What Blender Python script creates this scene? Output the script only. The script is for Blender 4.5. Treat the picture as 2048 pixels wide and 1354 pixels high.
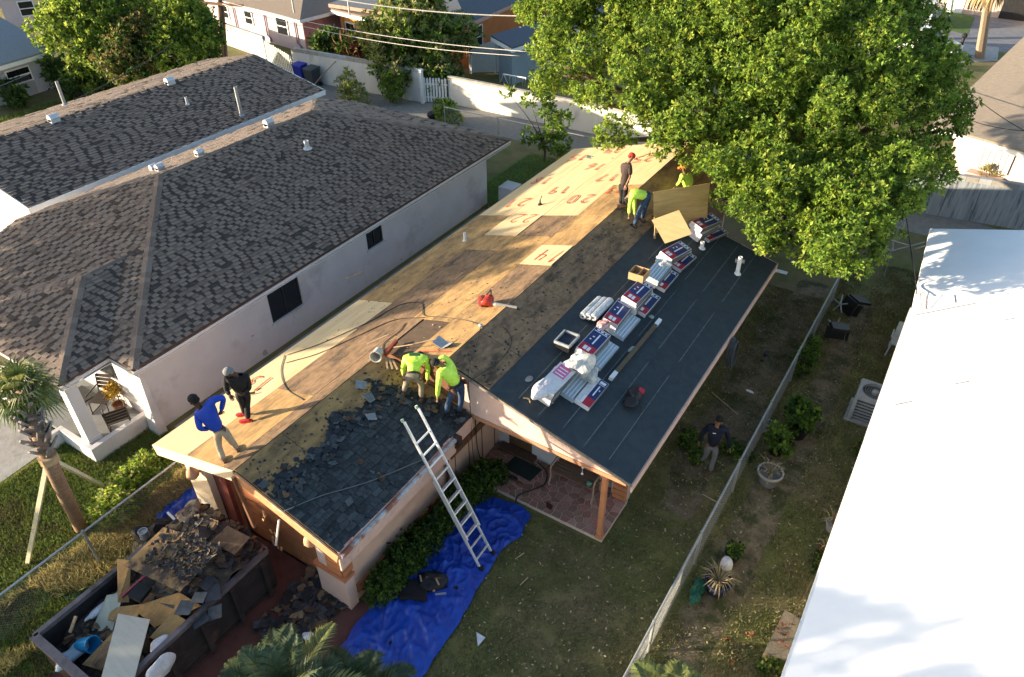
import bpy, math, random
import numpy as np
from mathutils import Vector, Matrix, noise as mnoise
random.seed(7)
rng = np.random.default_rng(7)
S = bpy.context.scene
COL = S.collection
for o in list(bpy.data.objects): bpy.data.objects.remove(o)

# ------------------------------------------------------------ camera, light, exposure
cd = bpy.data.cameras.new('camera'); cam = bpy.data.objects.new('camera', cd); COL.objects.link(cam)
cd.sensor_width = 36; cd.lens = 1470 / 2048 * 36; cd.clip_start = .1; cd.clip_end = 900
_r = ((0.8455630, 0.5338701, -0.0024545), (0.3193936, -0.5095406, -0.7989719), (-0.4277979, 0.6747971, -0.6013634))
cam.matrix_world = Matrix(((_r[0][0], -_r[1][0], -_r[2][0], 0), (_r[0][1], -_r[1][1], -_r[2][1], 0),
                           (_r[0][2], -_r[1][2], -_r[2][2], 13.6), (0, 0, 0, 1)))
S.camera = cam
SUN_EL = math.radians(9.5)
SUN_AZ = math.atan2(-.82, -.572)          # compass angle of the sun (from +Y towards +X)
W_ = bpy.data.worlds.new('World'); S.world = W_; W_.use_nodes = True
_n = W_.node_tree.nodes; _l = W_.node_tree.links
sky = _n.new('ShaderNodeTexSky'); sky.sky_type = 'NISHITA'; sky.sun_disc = False
sky.sun_elevation = SUN_EL; sky.sun_rotation = SUN_AZ; sky.altitude = 10; sky.air_density = 1.0; sky.dust_density = 1.9; sky.ozone_density = 1.6
_l.new(sky.outputs[0], _n['Background'].inputs['Color']); _n['Background'].inputs['Strength'].default_value = .135
sl = bpy.data.lights.new('sun', 'SUN'); sun = bpy.data.objects.new('sun', sl); COL.objects.link(sun)
sl.energy = 4.7; sl.angle = math.radians(.53); sl.color = (1, .84, .62)
_d = Vector((math.sin(SUN_AZ) * math.cos(SUN_EL), math.cos(SUN_AZ) * math.cos(SUN_EL), math.sin(SUN_EL)))
sun.rotation_euler = _d.to_track_quat('Z', 'Y').to_euler(); sun.location = _d * 60
S.view_settings.view_transform = 'Standard'; S.view_settings.look = 'None'; S.view_settings.gamma = 1
S.view_settings.use_curve_mapping = False; S.view_settings.exposure = 1.78
S.render.engine = 'CYCLES'
S.cycles.max_bounces = 6; S.cycles.transparent_max_bounces = 8

# ------------------------------------------------------------ materials
MATS = {}
def mat(name, c1, c2=None, scale=6, st=(1, 1, 1), rough=.85, bump=.15, bs=None, c3=None, s3=.8, t3=.58, rnd=0, isl=0, metal=0, spec=.3, trans=0, w3=.06, alpha=1, detail=5):
    if name in MATS: return MATS[name]
    m = bpy.data.materials.new(name); m.use_nodes = True; MATS[name] = m
    N = m.node_tree.nodes; Lk = m.node_tree.links; b = N['Principled BSDF']
    c2 = c2 or tuple(x * .7 for x in c1)
    tc = N.new('ShaderNodeTexCoord'); mp = N.new('ShaderNodeMapping'); mp.inputs['Scale'].default_value = st
    Lk.new(tc.outputs['Object'], mp.inputs['Vector'])
    nz = N.new('ShaderNodeTexNoise'); nz.inputs['Scale'].default_value = scale; nz.inputs['Detail'].default_value = detail; nz.inputs['Roughness'].default_value = .65
    Lk.new(mp.outputs[0], nz.inputs['Vector'])
    rp = N.new('ShaderNodeValToRGB'); rp.color_ramp.elements[0].position = .36; rp.color_ramp.elements[1].position = .64
    rp.color_ramp.elements[0].color = (*c2, 1); rp.color_ramp.elements[1].color = (*c1, 1)
    Lk.new(nz.outputs['Fac'], rp.inputs['Fac']); col = rp.outputs['Color']
    if c3:
        n3 = N.new('ShaderNodeTexNoise'); n3.inputs['Scale'].default_value = s3; n3.inputs['Detail'].default_value = 8; n3.inputs['Roughness'].default_value = .7
        Lk.new(mp.outputs[0], n3.inputs['Vector'])
        r3 = N.new('ShaderNodeValToRGB'); r3.color_ramp.elements[0].position = t3 - w3; r3.color_ramp.elements[1].position = t3 + w3
        Lk.new(n3.outputs['Fac'], r3.inputs['Fac'])
        mx = N.new('ShaderNodeMix'); mx.data_type = 'RGBA'; Lk.new(r3.outputs['Color'], mx.inputs['Factor'])
        Lk.new(col, mx.inputs['A']); mx.inputs['B'].default_value = (*c3, 1); col = mx.outputs['Result']
    if rnd or isl:
        hs = N.new('ShaderNodeHueSaturation'); Lk.new(col, hs.inputs['Color'])
        mr = N.new('ShaderNodeMapRange'); a = rnd or isl
        mr.inputs['To Min'].default_value = 1 - a; mr.inputs['To Max'].default_value = 1 + a
        if rnd:
            oi = N.new('ShaderNodeObjectInfo'); Lk.new(oi.outputs['Random'], mr.inputs['Value'])
        else:
            ge = N.new('ShaderNodeNewGeometry'); Lk.new(ge.outputs['Random Per Island'], mr.inputs['Value'])
            m2 = N.new('ShaderNodeMapRange'); m2.inputs['To Min'].default_value = .49; m2.inputs['To Max'].default_value = .513
            Lk.new(ge.outputs['Random Per Island'], m2.inputs['Value']); Lk.new(m2.outputs[0], hs.inputs['Hue'])
        Lk.new(mr.outputs[0], hs.inputs['Value']); col = hs.outputs['Color']
    Lk.new(col, b.inputs['Base Color'])
    b.inputs['Roughness'].default_value = rough; b.inputs['Metallic'].default_value = metal
    b.inputs['Specular IOR Level'].default_value = spec
    if alpha < 1: b.inputs['Alpha'].default_value = alpha
    if bump:
        nb = N.new('ShaderNodeTexNoise'); nb.inputs['Scale'].default_value = bs or scale * 4; nb.inputs['Detail'].default_value = 4
        Lk.new(mp.outputs[0], nb.inputs['Vector'])
        bp = N.new('ShaderNodeBump'); bp.inputs['Strength'].default_value = bump; bp.inputs['Distance'].default_value = .03
        Lk.new(nb.outputs['Fac'], bp.inputs['Height']); Lk.new(bp.outputs[0], b.inputs['Normal'])
    if trans:
        tr = N.new('ShaderNodeBsdfTranslucent'); ms = N.new('ShaderNodeMixShader'); ms.inputs[0].default_value = trans
        br = N.new('ShaderNodeHueSaturation'); br.inputs['Value'].default_value = 1.5; br.inputs['Hue'].default_value = .48; Lk.new(col, br.inputs['Color']); Lk.new(br.outputs[0], tr.inputs['Color'])
        Lk.new(b.outputs[0], ms.inputs[1]); Lk.new(tr.outputs[0], ms.inputs[2])
        Lk.new(ms.outputs[0], N['Material Output'].inputs['Surface'])
    return m

# ------------------------------------------------------------ mesh helpers
class MB:
    def __init__(s): s.v = []; s.f = []; s.m = []
    def add(s, vs, fs, m=0):
        n = len(s.v); s.v += [tuple(p) for p in vs]; s.f += [tuple(i + n for i in f) for f in fs]; s.m += [m] * len(fs); return s
    def hexa(s, b, t, m=0):
        return s.add(list(b) + list(t), [(3, 2, 1, 0), (4, 5, 6, 7), (0, 1, 5, 4), (1, 2, 6, 5), (2, 3, 7, 6), (3, 0, 4, 7)], m)
    def box(s, x0, y0, z0, x1, y1, z1, m=0):
        return s.hexa([(x0, y0, z0), (x1, y0, z0), (x1, y1, z0), (x0, y1, z0)], [(x0, y0, z1), (x1, y0, z1), (x1, y1, z1), (x0, y1, z1)], m)
    def obox(s, c, size, rot=(0, 0, 0), m=0):
        from mathutils import Euler
        R = Euler(rot).to_matrix(); c = Vector(c); q = []
        for z in (-.5, .5):
            for x, y in ((-.5, -.5), (.5, -.5), (.5, .5), (-.5, .5)):
                q.append(c + R @ Vector((x * size[0], y * size[1], z * size[2])))
        return s.hexa(q[:4], q[4:], m)
    def slab(s, poly, n, m=0):
        n = Vector(n); p = [Vector(q) for q in poly]; k = len(p)
        return s.add(p + [q + n for q in p], [tuple(range(k - 1, -1, -1)), tuple(range(k, 2 * k))] + [(i, (i + 1) % k, (i + 1) % k + k, i + k) for i in range(k)], m)
    def tube(s, pts, r, k=6, m=0, cap=True):
        P = [Vector(p) for p in pts]; n = len(P); rr = r if isinstance(r, (list, tuple)) else [r] * n
        vs = []; fs = []; prev = None
        for i, p in enumerate(P):
            t = (P[min(i + 1, n - 1)] - P[max(i - 1, 0)]).normalized()
            if prev is None:
                a = t.cross(Vector((0, 0, 1)));
                if a.length < .05: a = t.cross(Vector((0, 1, 0)))
            else: a = prev - t * prev.dot(t)
            a.normalize(); prev = a; b = t.cross(a)
            for j in range(k):
                w = 2 * math.pi * j / k; vs.append(p + (a * math.cos(w) + b * math.sin(w)) * rr[i])
        for i in range(n - 1):
            for j in range(k):
                fs.append((i * k + j, i * k + (j + 1) % k, (i + 1) * k + (j + 1) % k, (i + 1) * k + j))
        if cap: fs += [tuple(range(k - 1, -1, -1)), tuple((n - 1) * k + j for j in range(k))]
        return s.add(vs, fs, m)
    def lathe(s, c, prof, k=14, m=0, sx=1, sy=1):
        vs = []; fs = []
        for r, z in prof:
            for j in range(k):
                w = 2 * math.pi * j / k; vs.append((c[0] + r * sx * math.cos(w), c[1] + r * sy * math.sin(w), c[2] + z))
        for i in range(len(prof) - 1):
            for j in range(k): fs.append((i * k + j, i * k + (j + 1) % k, (i + 1) * k + (j + 1) % k, (i + 1) * k + j))
        return s.add(vs, fs, m)
    def bar(s, p, q, w, h, up=(0, 0, 1), m=0):
        p = Vector(p); q = Vector(q); t = (q - p).normalized(); up = Vector(up); sd = t.cross(up)
        if sd.length < .01: sd = t.cross(Vector((0, 1, 0)))
        sd.normalize(); u2 = sd.cross(t)
        c = [(-.5, -.5), (.5, -.5), (.5, .5), (-.5, .5)]
        return s.hexa([p + sd * a * w + u2 * b * h for a, b in c], [q + sd * a * w + u2 * b * h for a, b in c], m)
    def ell(s, c, r, k=10, n=7, m=0, z0=-1., z1=1.):
        prof = []
        for i in range(n + 1):
            t = z0 + (z1 - z0) * i / n; t = max(-.999, min(.999, t)); prof.append((math.sqrt(1 - t * t), t))
        vs = []; fs = []
        for a, t in prof:
            for j in range(k):
                w = 2 * math.pi * j / k; vs.append((c[0] + r[0] * a * math.cos(w), c[1] + r[1] * a * math.sin(w), c[2] + r[2] * t))
        for i in range(n):
            for j in range(k): fs.append((i * k + j, i * k + (j + 1) % k, (i + 1) * k + (j + 1) % k, (i + 1) * k + j))
        fs += [tuple(range(k - 1, -1, -1)), tuple(n * k + j for j in range(k))]
        return s.add(vs, fs, m)

def wloc(o):
    p = Vector((0, 0, 0))
    while o is not None: p += o.location; o = o.parent
    return p
def link(name, me, parent=None, loc=(0, 0, 0)):
    o = bpy.data.objects.new(name, me); COL.objects.link(o); o.location = loc
    if parent is not None: o.parent = parent
    return o
def build(name, mb, mats, parent=None, loc=None, local=False, smooth=False):
    """one mesh object; vertices are world points unless local"""
    org = Vector((0, 0, 0))
    if not local:
        if parent is not None: org = wloc(parent)
        elif loc is not None: org = Vector(loc)
    me = bpy.data.meshes.new(name)
    me.from_pydata([(p[0] - org.x, p[1] - org.y, p[2] - org.z) for p in mb.v], [], mb.f)
    if not isinstance(mats, (list, tuple)): mats = [mats]
    for m in mats: me.materials.append(m)
    if len(mats) > 1: me.polygons.foreach_set('material_index', mb.m)
    if smooth: me.polygons.foreach_set('use_smooth', [True] * len(me.polygons))
    me.update()
    return link(name, me, parent, loc if (loc is not None and parent is None) else (0, 0, 0))
def npmesh(name, V, nper, mats, parent=None, loc=None, mi=None, kind=None):
    """V: (n*nper,3) world points, every nper points one polygon"""
    V = np.asarray(V, np.float32).reshape(-1, 3); org = wloc(parent) if parent is not None else Vector(loc or (0, 0, 0))
    V = V - np.array(org, np.float32); n = len(V) // nper
    me = bpy.data.meshes.new(name); me.vertices.add(len(V)); me.vertices.foreach_set('co', V.ravel())
    me.loops.add(len(V)); me.loops.foreach_set('vertex_index', np.arange(len(V), dtype=np.int32))
    me.polygons.add(n); me.polygons.foreach_set('loop_start', np.arange(n, dtype=np.int32) * nper)
    if not isinstance(mats, (list, tuple)): mats = [mats]
    for m in mats: me.materials.append(m)
    if mi is not None: me.polygons.foreach_set('material_index', np.asarray(mi, np.int32))
    me.update(calc_edges=True)
    o = link(name, me, parent, (0, 0, 0) if parent is not None else org)
    if kind: o['kind'] = kind
    return o
def tag(o, label, cat, group=None):
    o['label'] = label; o['category'] = cat
    if group: o['group'] = group
    return o
def thing(name, label, cat, loc, group=None):
    return tag(link(name, None, None, loc), label, cat, group)
def struct(o): o['kind'] = 'structure'; return o
def stuff(o): o['kind'] = 'stuff'; return o
def copytree(o, parent=None):
    c = o.copy(); COL.objects.link(c); c.parent = parent
    for ch in list(o.children): copytree(ch, c)
    return c
def V3(p): return Vector(p)
def lerp(a, b, t): return tuple(a[i] + (b[i] - a[i]) * t for i in range(3))
def arc(pts, n=8):
    """Catmull-Rom through points"""
    P = [Vector(p) for p in pts]; P = [P[0] * 2 - P[1]] + P + [P[-1] * 2 - P[-2]]; out = []
    for i in range(1, len(P) - 2):
        for j in range(n):
            t = j / n; a, b, c, d = P[i - 1:i + 3]
            out.append(.5 * ((2 * b) + (c - a) * t + (2 * a - 5 * b + 4 * c - d) * t * t + (3 * b - a - 3 * c + d) * t ** 3))
    return out + [P[-2]]
U = random.uniform

# ------------------------------------------------------------ palette
ply_old = mat('weathered_plywood', (.43, .26, .10), (.28, .165, .066), 3.6, (2, .7, 2), c3=(.14, .09, .045), s3=1.1, t3=.545, w3=.09, rnd=.16, bump=.2)
ply_dirty = mat('dirty_plywood', (.27, .165, .088), (.16, .10, .056), 5.0, (2, .8, 2), c3=(.06, .042, .028), s3=1.7, t3=.57, w3=.09, rnd=.14, bump=.25)
ply_new = mat('new_plywood', (.60, .45, .25), (.52, .375, .20), 2.2, (5, .35, 5), c3=(.45, .33, .17), s3=.8, t3=.6, rnd=.06, bump=.1)
ply_yel = mat('yellow_plywood', (.52, .34, .13), (.40, .24, .085), 1.6, (1, .7, 6), c3=(.25, .13, .05), s3=1.2, t3=.63, rnd=.06, bump=.1)
deck_m = mat('roof_deck', (.10, .065, .04))
felt = mat('black_felt', (.022, .028, .033), (.012, .015, .018), 8, rough=.7, c3=(.05, .055, .06), s3=3, t3=.62)
membrane = mat('roof_membrane', (.030, .041, .047), (.021, .029, .034), 5, rough=.62, c3=(.032, .04, .045), s3=.9, t3=.6, rnd=.12, bump=.08)
slate = mat('old_dark_shingle', (.040, .048, .052), (.020, .025, .028), 14, rough=.85, rnd=.35, isl=0, bump=.3)
slate_i = mat('old_dark_shingle_scrap', (.040, .046, .05), (.016, .02, .024), 14, rough=.8, isl=.5, bump=.3)
scrap_brown = mat('brown_scrap', (.12, .075, .042), (.05, .032, .02), 10, rough=.9, isl=.5, bump=.2)
sh_a = mat('shingle_grey', (.25, .192, .152), (.195, .15, .118), 40, rough=.95, bump=.5, bs=160)
sh_b = mat('shingle_brown', (.195, .145, .115), (.15, .112, .088), 40, rough=.95, bump=.5, bs=160)
sh_c = mat('shingle_dark', (.075, .059, .050), (.05, .04, .034), 40, rough=.95, bump=.5, bs=160)
stucco_w = mat('white_stucco', (.60, .58, .58), (.555, .535, .535), 1.5, rough=.9, bump=.12, bs=60, c3=(.44, .415, .41), s3=.5, t3=.60)
stucco_p = mat('pinkish_stucco', (.62, .43, .36), (.55, .38, .315), 2, rough=.9, bump=.12, bs=60, c3=(.45, .34, .29), s3=1, t3=.64)
stucco_c = mat('cream_paint', (.74, .60, .44), (.68, .54, .38), 2, rough=.8, bump=.08, bs=50)
terra = mat('terracotta_paint', (.46, .185, .08), (.38, .145, .065), 3, rough=.8, bump=.1, c3=(.20, .08, .045), s3=1.3, t3=.62)
white_p = mat('white_paint', (.76, .75, .73), (.68, .67, .65), 4, rough=.6, bump=.05)
dgrey = mat('dark_metal', (.05, .05, .052), (.03, .03, .032), 8, rough=.5, metal=.3)
black = mat('black_plastic', (.018, .018, .02), (.01, .01, .012), 8, rough=.5)
glassd = mat('dark_glass', (.012, .016, .02), (.008, .01, .013), 3, rough=.08, bump=0, spec=.6)
alu = mat('aluminium', (.74, .75, .76), (.62, .63, .64), 12, rough=.42, metal=.4, bump=.05)
galv = mat('galvanised_steel', (.42, .43, .43), (.32, .33, .33), 12, rough=.5, metal=.5, bump=.05)
conc = mat('concrete', (.36, .345, .32), (.29, .275, .255), 3, rough=.9, bump=.2, c3=(.20, .19, .175), s3=.7, t3=.6)
asph = mat('alley_asphalt', (.24, .225, .20), (.18, .17, .15), 5, rough=.95, bump=.3, c3=(.25, .235, .21), s3=.6, t3=.6)
bark = mat('bark', (.15, .11, .075), (.07, .05, .035), 6, (4, 4, .7), rough=.95, bump=.6)
wood = mat('plain_wood', (.42, .29, .16), (.30, .20, .11), 4, (1, 1, 4), rough=.8)
brownw = mat('brown_wood', (.17, .075, .04), (.11, .05, .028), 4, rough=.7)
red_paint = mat('red_spray_paint', (.45, .075, .045), (.36, .05, .03), 20, rough=.6, bump=0)

# ------------------------------------------------------------ ground
lawn_m = mat('ground_grass', (.15, .145, .046), (.095, .098, .031), 1.3, rough=1, bump=.6, bs=30, c3=(.19, .14, .075), s3=.45, t3=.55, w3=.10)
b = MB(); NG = 60
b.add([(-160, -70, 0), (120, -70, 0), (120, 190, 0), (-160, 190, 0)], [(0, 1, 2, 3)])
struct(build('ground', b, lawn_m))
def sheet(name, pts, m, z=.004):
    mb = MB(); mb.add([(p[0], p[1], z) for p in pts], [tuple(range(len(pts)))]); return struct(build(name, mb, m))
dirt_m = mat('bare_dirt', (.20, .152, .098), (.135, .105, .065), 4, rough=1, bump=.7, bs=25, c3=(.055, .058, .022), s3=1.4, t3=.53)
def ragged(c0, c1, w, n=40, a=.25):
    c0 = Vector(c0); c1 = Vector(c1); t = (c1 - c0).normalized(); s = Vector((-t.y, t.x, 0)); A = []; B = []
    for i in range(n + 1):
        p = c0.lerp(c1, i / n); ww = w * (.55 + .45 * math.sin(math.pi * i / n))
        A.append(p + s * (ww / 2 + a * mnoise.noise(p * .9 + Vector((3, 0, 0))))); B.append(p - s * (ww / 2 + a * mnoise.noise(p * .8)))
    return A + B[::-1]
sheet('dirt_path', ragged((-1.35, 6.2, 0), (-.75, 23, 0), .95), dirt_m)
sheet('dirt_patch', ragged((-2.9, 11.5, 0), (-2.6, 23.5, 0), 1.3, a=.4), dirt_m, .006)
sheet('back_alley', [(-44, 27.2, 0), (-14, 29.0, 0), (4, 29.0, 0), (4, 30.6, 0), (-8, 33.2, 0), (-15.3, 31.6, 0), (-44, 29.6, 0)], asph, .005)
sheet('side_path', [(-15.2, 7.2, 0), (-12.6, 7.2, 0), (-12.6, 21.2, 0), (-13.6, 22.3, 0), (-15.2, 22.3, 0)], conc, .006)
sheet('front_walk', [(-19.5, 1.0, 0), (-17.1, 3.1, 0), (-17.25, 4.9, 0), (-19.6, 5.3, 0), (-22.5, 5.2, 0), (-22.5, 1, 0)], conc, .006)
sheet('driveway', [(-12.6, 1.0, 0), (-7.0, 0, 0), (-7.0, 5.9, 0), (-12.6, 5.9, 0)], mat('red_driveway', (.16, .06, .046), (.10, .042, .034), 3, rough=.9, c3=(.09, .05, .04), s3=1.5), .006)
sheet('back_lawn', [(-16.6, 22.4, 0), (-9.0, 23.4, 0), (-9.0, 27.8, 0), (-16.6, 27.6, 0)], mat('green_lawn', (.09, .15, .035), (.06, .105, .025), 2, rough=1, bump=.4), .008)
sheet('street', [(-7.258, 50.515, 0), (-5.672, 56.457, 0), (-2.859, 55.761, 0), (5.781, 59.829, 0), (5.832, 69.966, 0), (-10.07, 63.624, 0)], mat('street_asphalt', (.20, .20, .21), (.15, .15, .16), 2, rough=.95), .003)
sheet('sidewalk', [(-7.258, 50.515, 0), (-2.701, 52.381, 0), (0.458, 55.054, 0), (0.285, 58.367, 0), (-3.009, 58.104, -0), (-9.104, 59.119, 0)], conc, .008)
sheet('far_lawn', [(-4.376, 62.039, 0), (-1.777, 60.587, 0), (-1.855, 66.06, -0), (-4.989, 68.231, -0)], mat('green_lawn', (.05, .085, .022), (.035, .06, .016), 2, rough=1), .012)

# ------------------------------------------------------------ shingled roofs
def clip_u(poly, v):
    xs = []
    for i in range(len(poly)):
        (u0, v0), (u1, v1) = poly[i], poly[(i + 1) % len(poly)]
        if (v0 - v) * (v1 - v) <= 0 and v0 != v1: xs.append(u0 + (u1 - u0) * (v - v0) / (v1 - v0))
    return (min(xs), max(xs)) if len(xs) >= 2 else None
def shingle_field(O, ud, vd, poly, expo=.15, wid=(.14, .32), th=.012, skip=None, raised=.5):
    """list of (4 top points, 2 foot points, material) for overlapping shingle tabs on a plane"""
    O = Vector(O); ud = Vector(ud).normalized(); vd = Vector(vd).normalized(); n = ud.cross(vd).normalized()
    if n.z < 0: n = -n
    v = min(p[1] for p in poly); vmax = max(p[1] for p in poly); out = []
    while v < vmax - .02:
        r0 = clip_u(poly, v + expo * .3)
        if r0:
            u = r0[0] - U(0, wid[0])
            k = random.random() < .5
            while u < r0[1]:
                w = U(wid[0] + (wid[1] - wid[0]) * .45, wid[1]) if k else U(wid[0] * .7, wid[0] + (wid[1] - wid[0]) * .35); a = max(u, r0[0]); e = min(u + w - .006, r0[1])
                if e - a > .03 and not (skip and skip(O + ud * (a + e) / 2 + vd * (v + expo / 2))):
                    t = th * (1.9 if k else .6) + U(-.002, .002); v1 = min(v + expo * 1.04, vmax)
                    dz = U(0, .012) if k else 0
                    P = [O + ud * a + vd * (v - dz) + n * t, O + ud * e + vd * (v - dz) + n * t, O + ud * e + vd * v1 + n * .001, O + ud * a + vd * v1 + n * .001]
                    Q = [O + ud * a + vd * (v - dz), O + ud * e + vd * (v - dz)]
                    r = random.random()
                    out.append((P, Q, (0 if r < .62 else 1 if r < .97 else 2) if k else (2 if r < .78 else 1)))
                u += w; k = not k
        v += expo
    return out
def put_shingles(parent, items, mats, nmax=300, name='shingle'):
    C = Vector((0, 0, 13.6)); items.sort(key=lambda i: (i[0][0] - C).length)
    F5 = [(0, 1, 2, 3), (4, 5, 1, 0), (4, 0, 3), (5, 2, 1)]
    for P, Q, m in items[:nmax]:
        mb = MB(); mb.add(P + Q, F5); build(name, mb, mats[m], parent)
    if len(items) > nmax:
        mb = MB()
        for P, Q, m in items[nmax:]: mb.add(P + Q, F5, m)
        stuff(build(name + '_courses', mb, mats, parent))
SH = [sh_a, sh_b, sh_c]
def cap_run(parent, p, q, w=.24, step=.2, name='ridge_cap', drop=.30, side=None):
    p = Vector(p); q = Vector(q); n = int((q - p).length / step); t = (q - p).normalized(); s = Vector(side).normalized() if side else t.cross(Vector((0, 0, 1))).normalized()
    for i in range(n):
        a = p.lerp(q, i / n) + Vector((0, 0, .018)); e = p.lerp(q, (i + 1.12) / n) + Vector((0, 0, .036))
        d = Vector((0, 0, -w / 2 * drop)); mb = MB()
        top = [a - s * w / 2 + d, a, a + s * w / 2 + d, e + s * w / 2 + d, e, e - s * w / 2 + d]
        mb.add(top + [x - Vector((0, 0, .016)) for x in top], [(0, 1, 4, 5), (1, 2, 3, 4), (6, 7, 1, 0), (7, 8, 2, 1), (8, 9, 3, 2), (9, 10, 4, 3), (10, 11, 5, 4), (11, 6, 0, 5)])
        build(name, mb, random.choice([sh_a, sh_b, sh_b]), parent)
def vent_pipe(parent, p, h, r, m, name='vent_pipe'):
    mb = MB(); mb.lathe(p, [(r * 1.9, 0), (r * 1.8, .02), (r, .05), (r, h), (r * .75, h), (r * .75, h - .05)], 10); return build(name, mb, m, parent, smooth=False)
def drum_vent(parent, p, m, s=1.):
    p = Vector(p); mb = MB()
    mb.tube([p + Vector((-.05, -.16, .15)) * s, p + Vector((-.05, .16, .15)) * s], .12 * s, 12)
    mb.box(p.x - .16 * s, p.y - .16 * s, p.z, p.x + .06 * s, p.y + .16 * s, p.z + .12 * s); return build('roof_vent', mb, m, parent)

# --- neighbour house at left with hip roof
t = thing('neighbour_house', 'white stucco house under a grey-brown shingled hip roof, its front porch lit', 'house', (-19.5, 12, 0))
ZE, K = 2.5, .33
x1, x0, y0, y1 = -14.9, -23.2, 6.62, 23.45; xr = -20.1; zr = ZE + K * (x1 - xr); ya, yb = y0 + (x1 - xr), y1 - (x1 - xr)
mb = MB(); A = [(x1, y0, ZE), (x1, y1, ZE), (xr, yb, zr), (xr, ya, zr)]
zl = zr - K * (xr - x0)
dl = (zl - ZE) / K
mb.add([(x1, y0, ZE), (x1, y1, ZE), (x0, y1, ZE), (x0, y1 - dl, zl), (x0, y0 + dl, zl), (x0, y0, ZE), (xr, ya, zr), (xr, yb, zr)], [(0, 1, 7, 6), (1, 2, 3, 7), (3, 4, 6, 7), (4, 5, 0, 6)])
build('roof', mb, deck_m, t)
its = []
sl1 = Vector((-1, 0, K)).normalized(); Ls = math.hypot(x1 - xr, zr - ZE)
its += shingle_field((x1, y0, ZE), (0, 1, 0), sl1, [(0, 0), (y1 - y0, 0), (yb - y0, Ls), (ya - y0, Ls)], .128, (.095, .23), .013)
# front hip face
px0, px1, py0, dp = -20.76, -15.86, 5.34, 2.45
zp = ZE + K * dp
def under_porch(p): return p.z < ZE + K * min(px1 - p.x, p.x - px0) + .02 and px0 < p.x < px1
its += shingle_field((x1, y0, ZE), (-1, 0, 0), Vector((0, 1, K)).normalized(), [(0, 0), (x1 - x0, 0), (x1 - x0, dl * 1.05), (x1 - xr, Ls)], .128, (.095, .23), .013, skip=under_porch)
its += shingle_field((x0, y1, ZE), (1, 0, 0), Vector((0, -1, K)).normalized(), [(0, 0), (x1 - x0, 0), (xr - x0, Ls), (0, dl * 1.05)], .155, (.2, .4), .012)
its += shingle_field((x0, y0, zl), (0, 1, 0), Vector((xr - x0, 0, zr - zl)).normalized(), [(dl, 0), (y1 - y0 - dl, 0), (yb - y0, math.hypot(xr - x0, zr - zl)), (ya - y0, math.hypot(xr - x0, zr - zl))], .16, (.3, .6), .012)
# porch hip
Lp = math.hypot(dp, zp - ZE); ax, ay = px1 - dp, py0 + dp; yb2 = y0 + dp
mb = MB(); mb.add([(px1, py0, ZE), (px1, y0, ZE), (ax, yb2, zp), (ax, ay, zp), (px0, py0, ZE), (px0, y0, ZE)], [(0, 1, 2, 3), (0, 3, 4), (4, 3, 2, 5)])
build('porch_roof', mb, deck_m, t)
its += shingle_field((px1, py0, ZE), (0, 1, 0), Vector((-1, 0, K)).normalized(), [(0, 0), (y0 - py0, 0), (yb2 - py0, Lp), (ay - py0, Lp)], .128, (.095, .23), .013)
its += shingle_field((px1, py0, ZE), (-1, 0, 0), Vector((0, 1, K)).normalized(), [(0, 0), (px1 - px0, 0), (px1 - ax, Lp)], .128, (.095, .23), .013)
its += shingle_field((px0, py0, ZE), (0, 1, 0), Vector((1, 0, K)).normalized(), [(0, 0), (y0 - py0, 0), (yb2 - py0, Lp), (ay - py0, Lp)], .155, (.2, .4), .014)
put_shingles(t, its, SH, 300)
cap_run(t, (x1, y0, ZE), (xr, ya, zr), .26); cap_run(t, (x1, y1, ZE), (xr, yb, zr), .26, .3); cap_run(t, (xr, ya, zr), (xr, yb, zr), .26, .3, drop=.6)
cap_run(t, (px1, py0, ZE), (ax, ay, zp), .26); cap_run(t, (ax, ay, zp), (ax, yb2, zp), .26, drop=.6); cap_run(t, (px0, py0, ZE), (ax, ay, zp), .26)
# fascia / drip edge
edge = mat('brown_drip_edge', (.09, .045, .03), (.06, .032, .022), 6, rough=.6)
for a, e in (((x1, y0, ZE), (x1, y1, ZE)), ((px1, py0, ZE), (px1, y0, ZE)), ((x1, y0, ZE), (px1, y0, ZE)), ((px1, py0, ZE), (px0, py0, ZE)), ((x1, y1, ZE), (x0, y1, ZE))):
    a = Vector(a); e = Vector(e)
    mb = MB(); mb.bar(a + Vector((0, 0, -.02)), e + Vector((0, 0, -.02)), .03, .06); build('drip_edge', mb, edge, t)
    mb = MB(); mb.bar(a + Vector((0, 0, -.14)), e + Vector((0, 0, -.1)), .024, .09); build('fascia', mb, stucco_w, t)
mb = MB(); mb.box(x0, y0 + .02, ZE - .24, x1 - .02, y1, ZE - .22); mb.box(px0, py0 + .02, ZE - .24, px1 - .02, y0 + .02, ZE - .22); build('soffit', mb, white_p, t)
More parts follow.
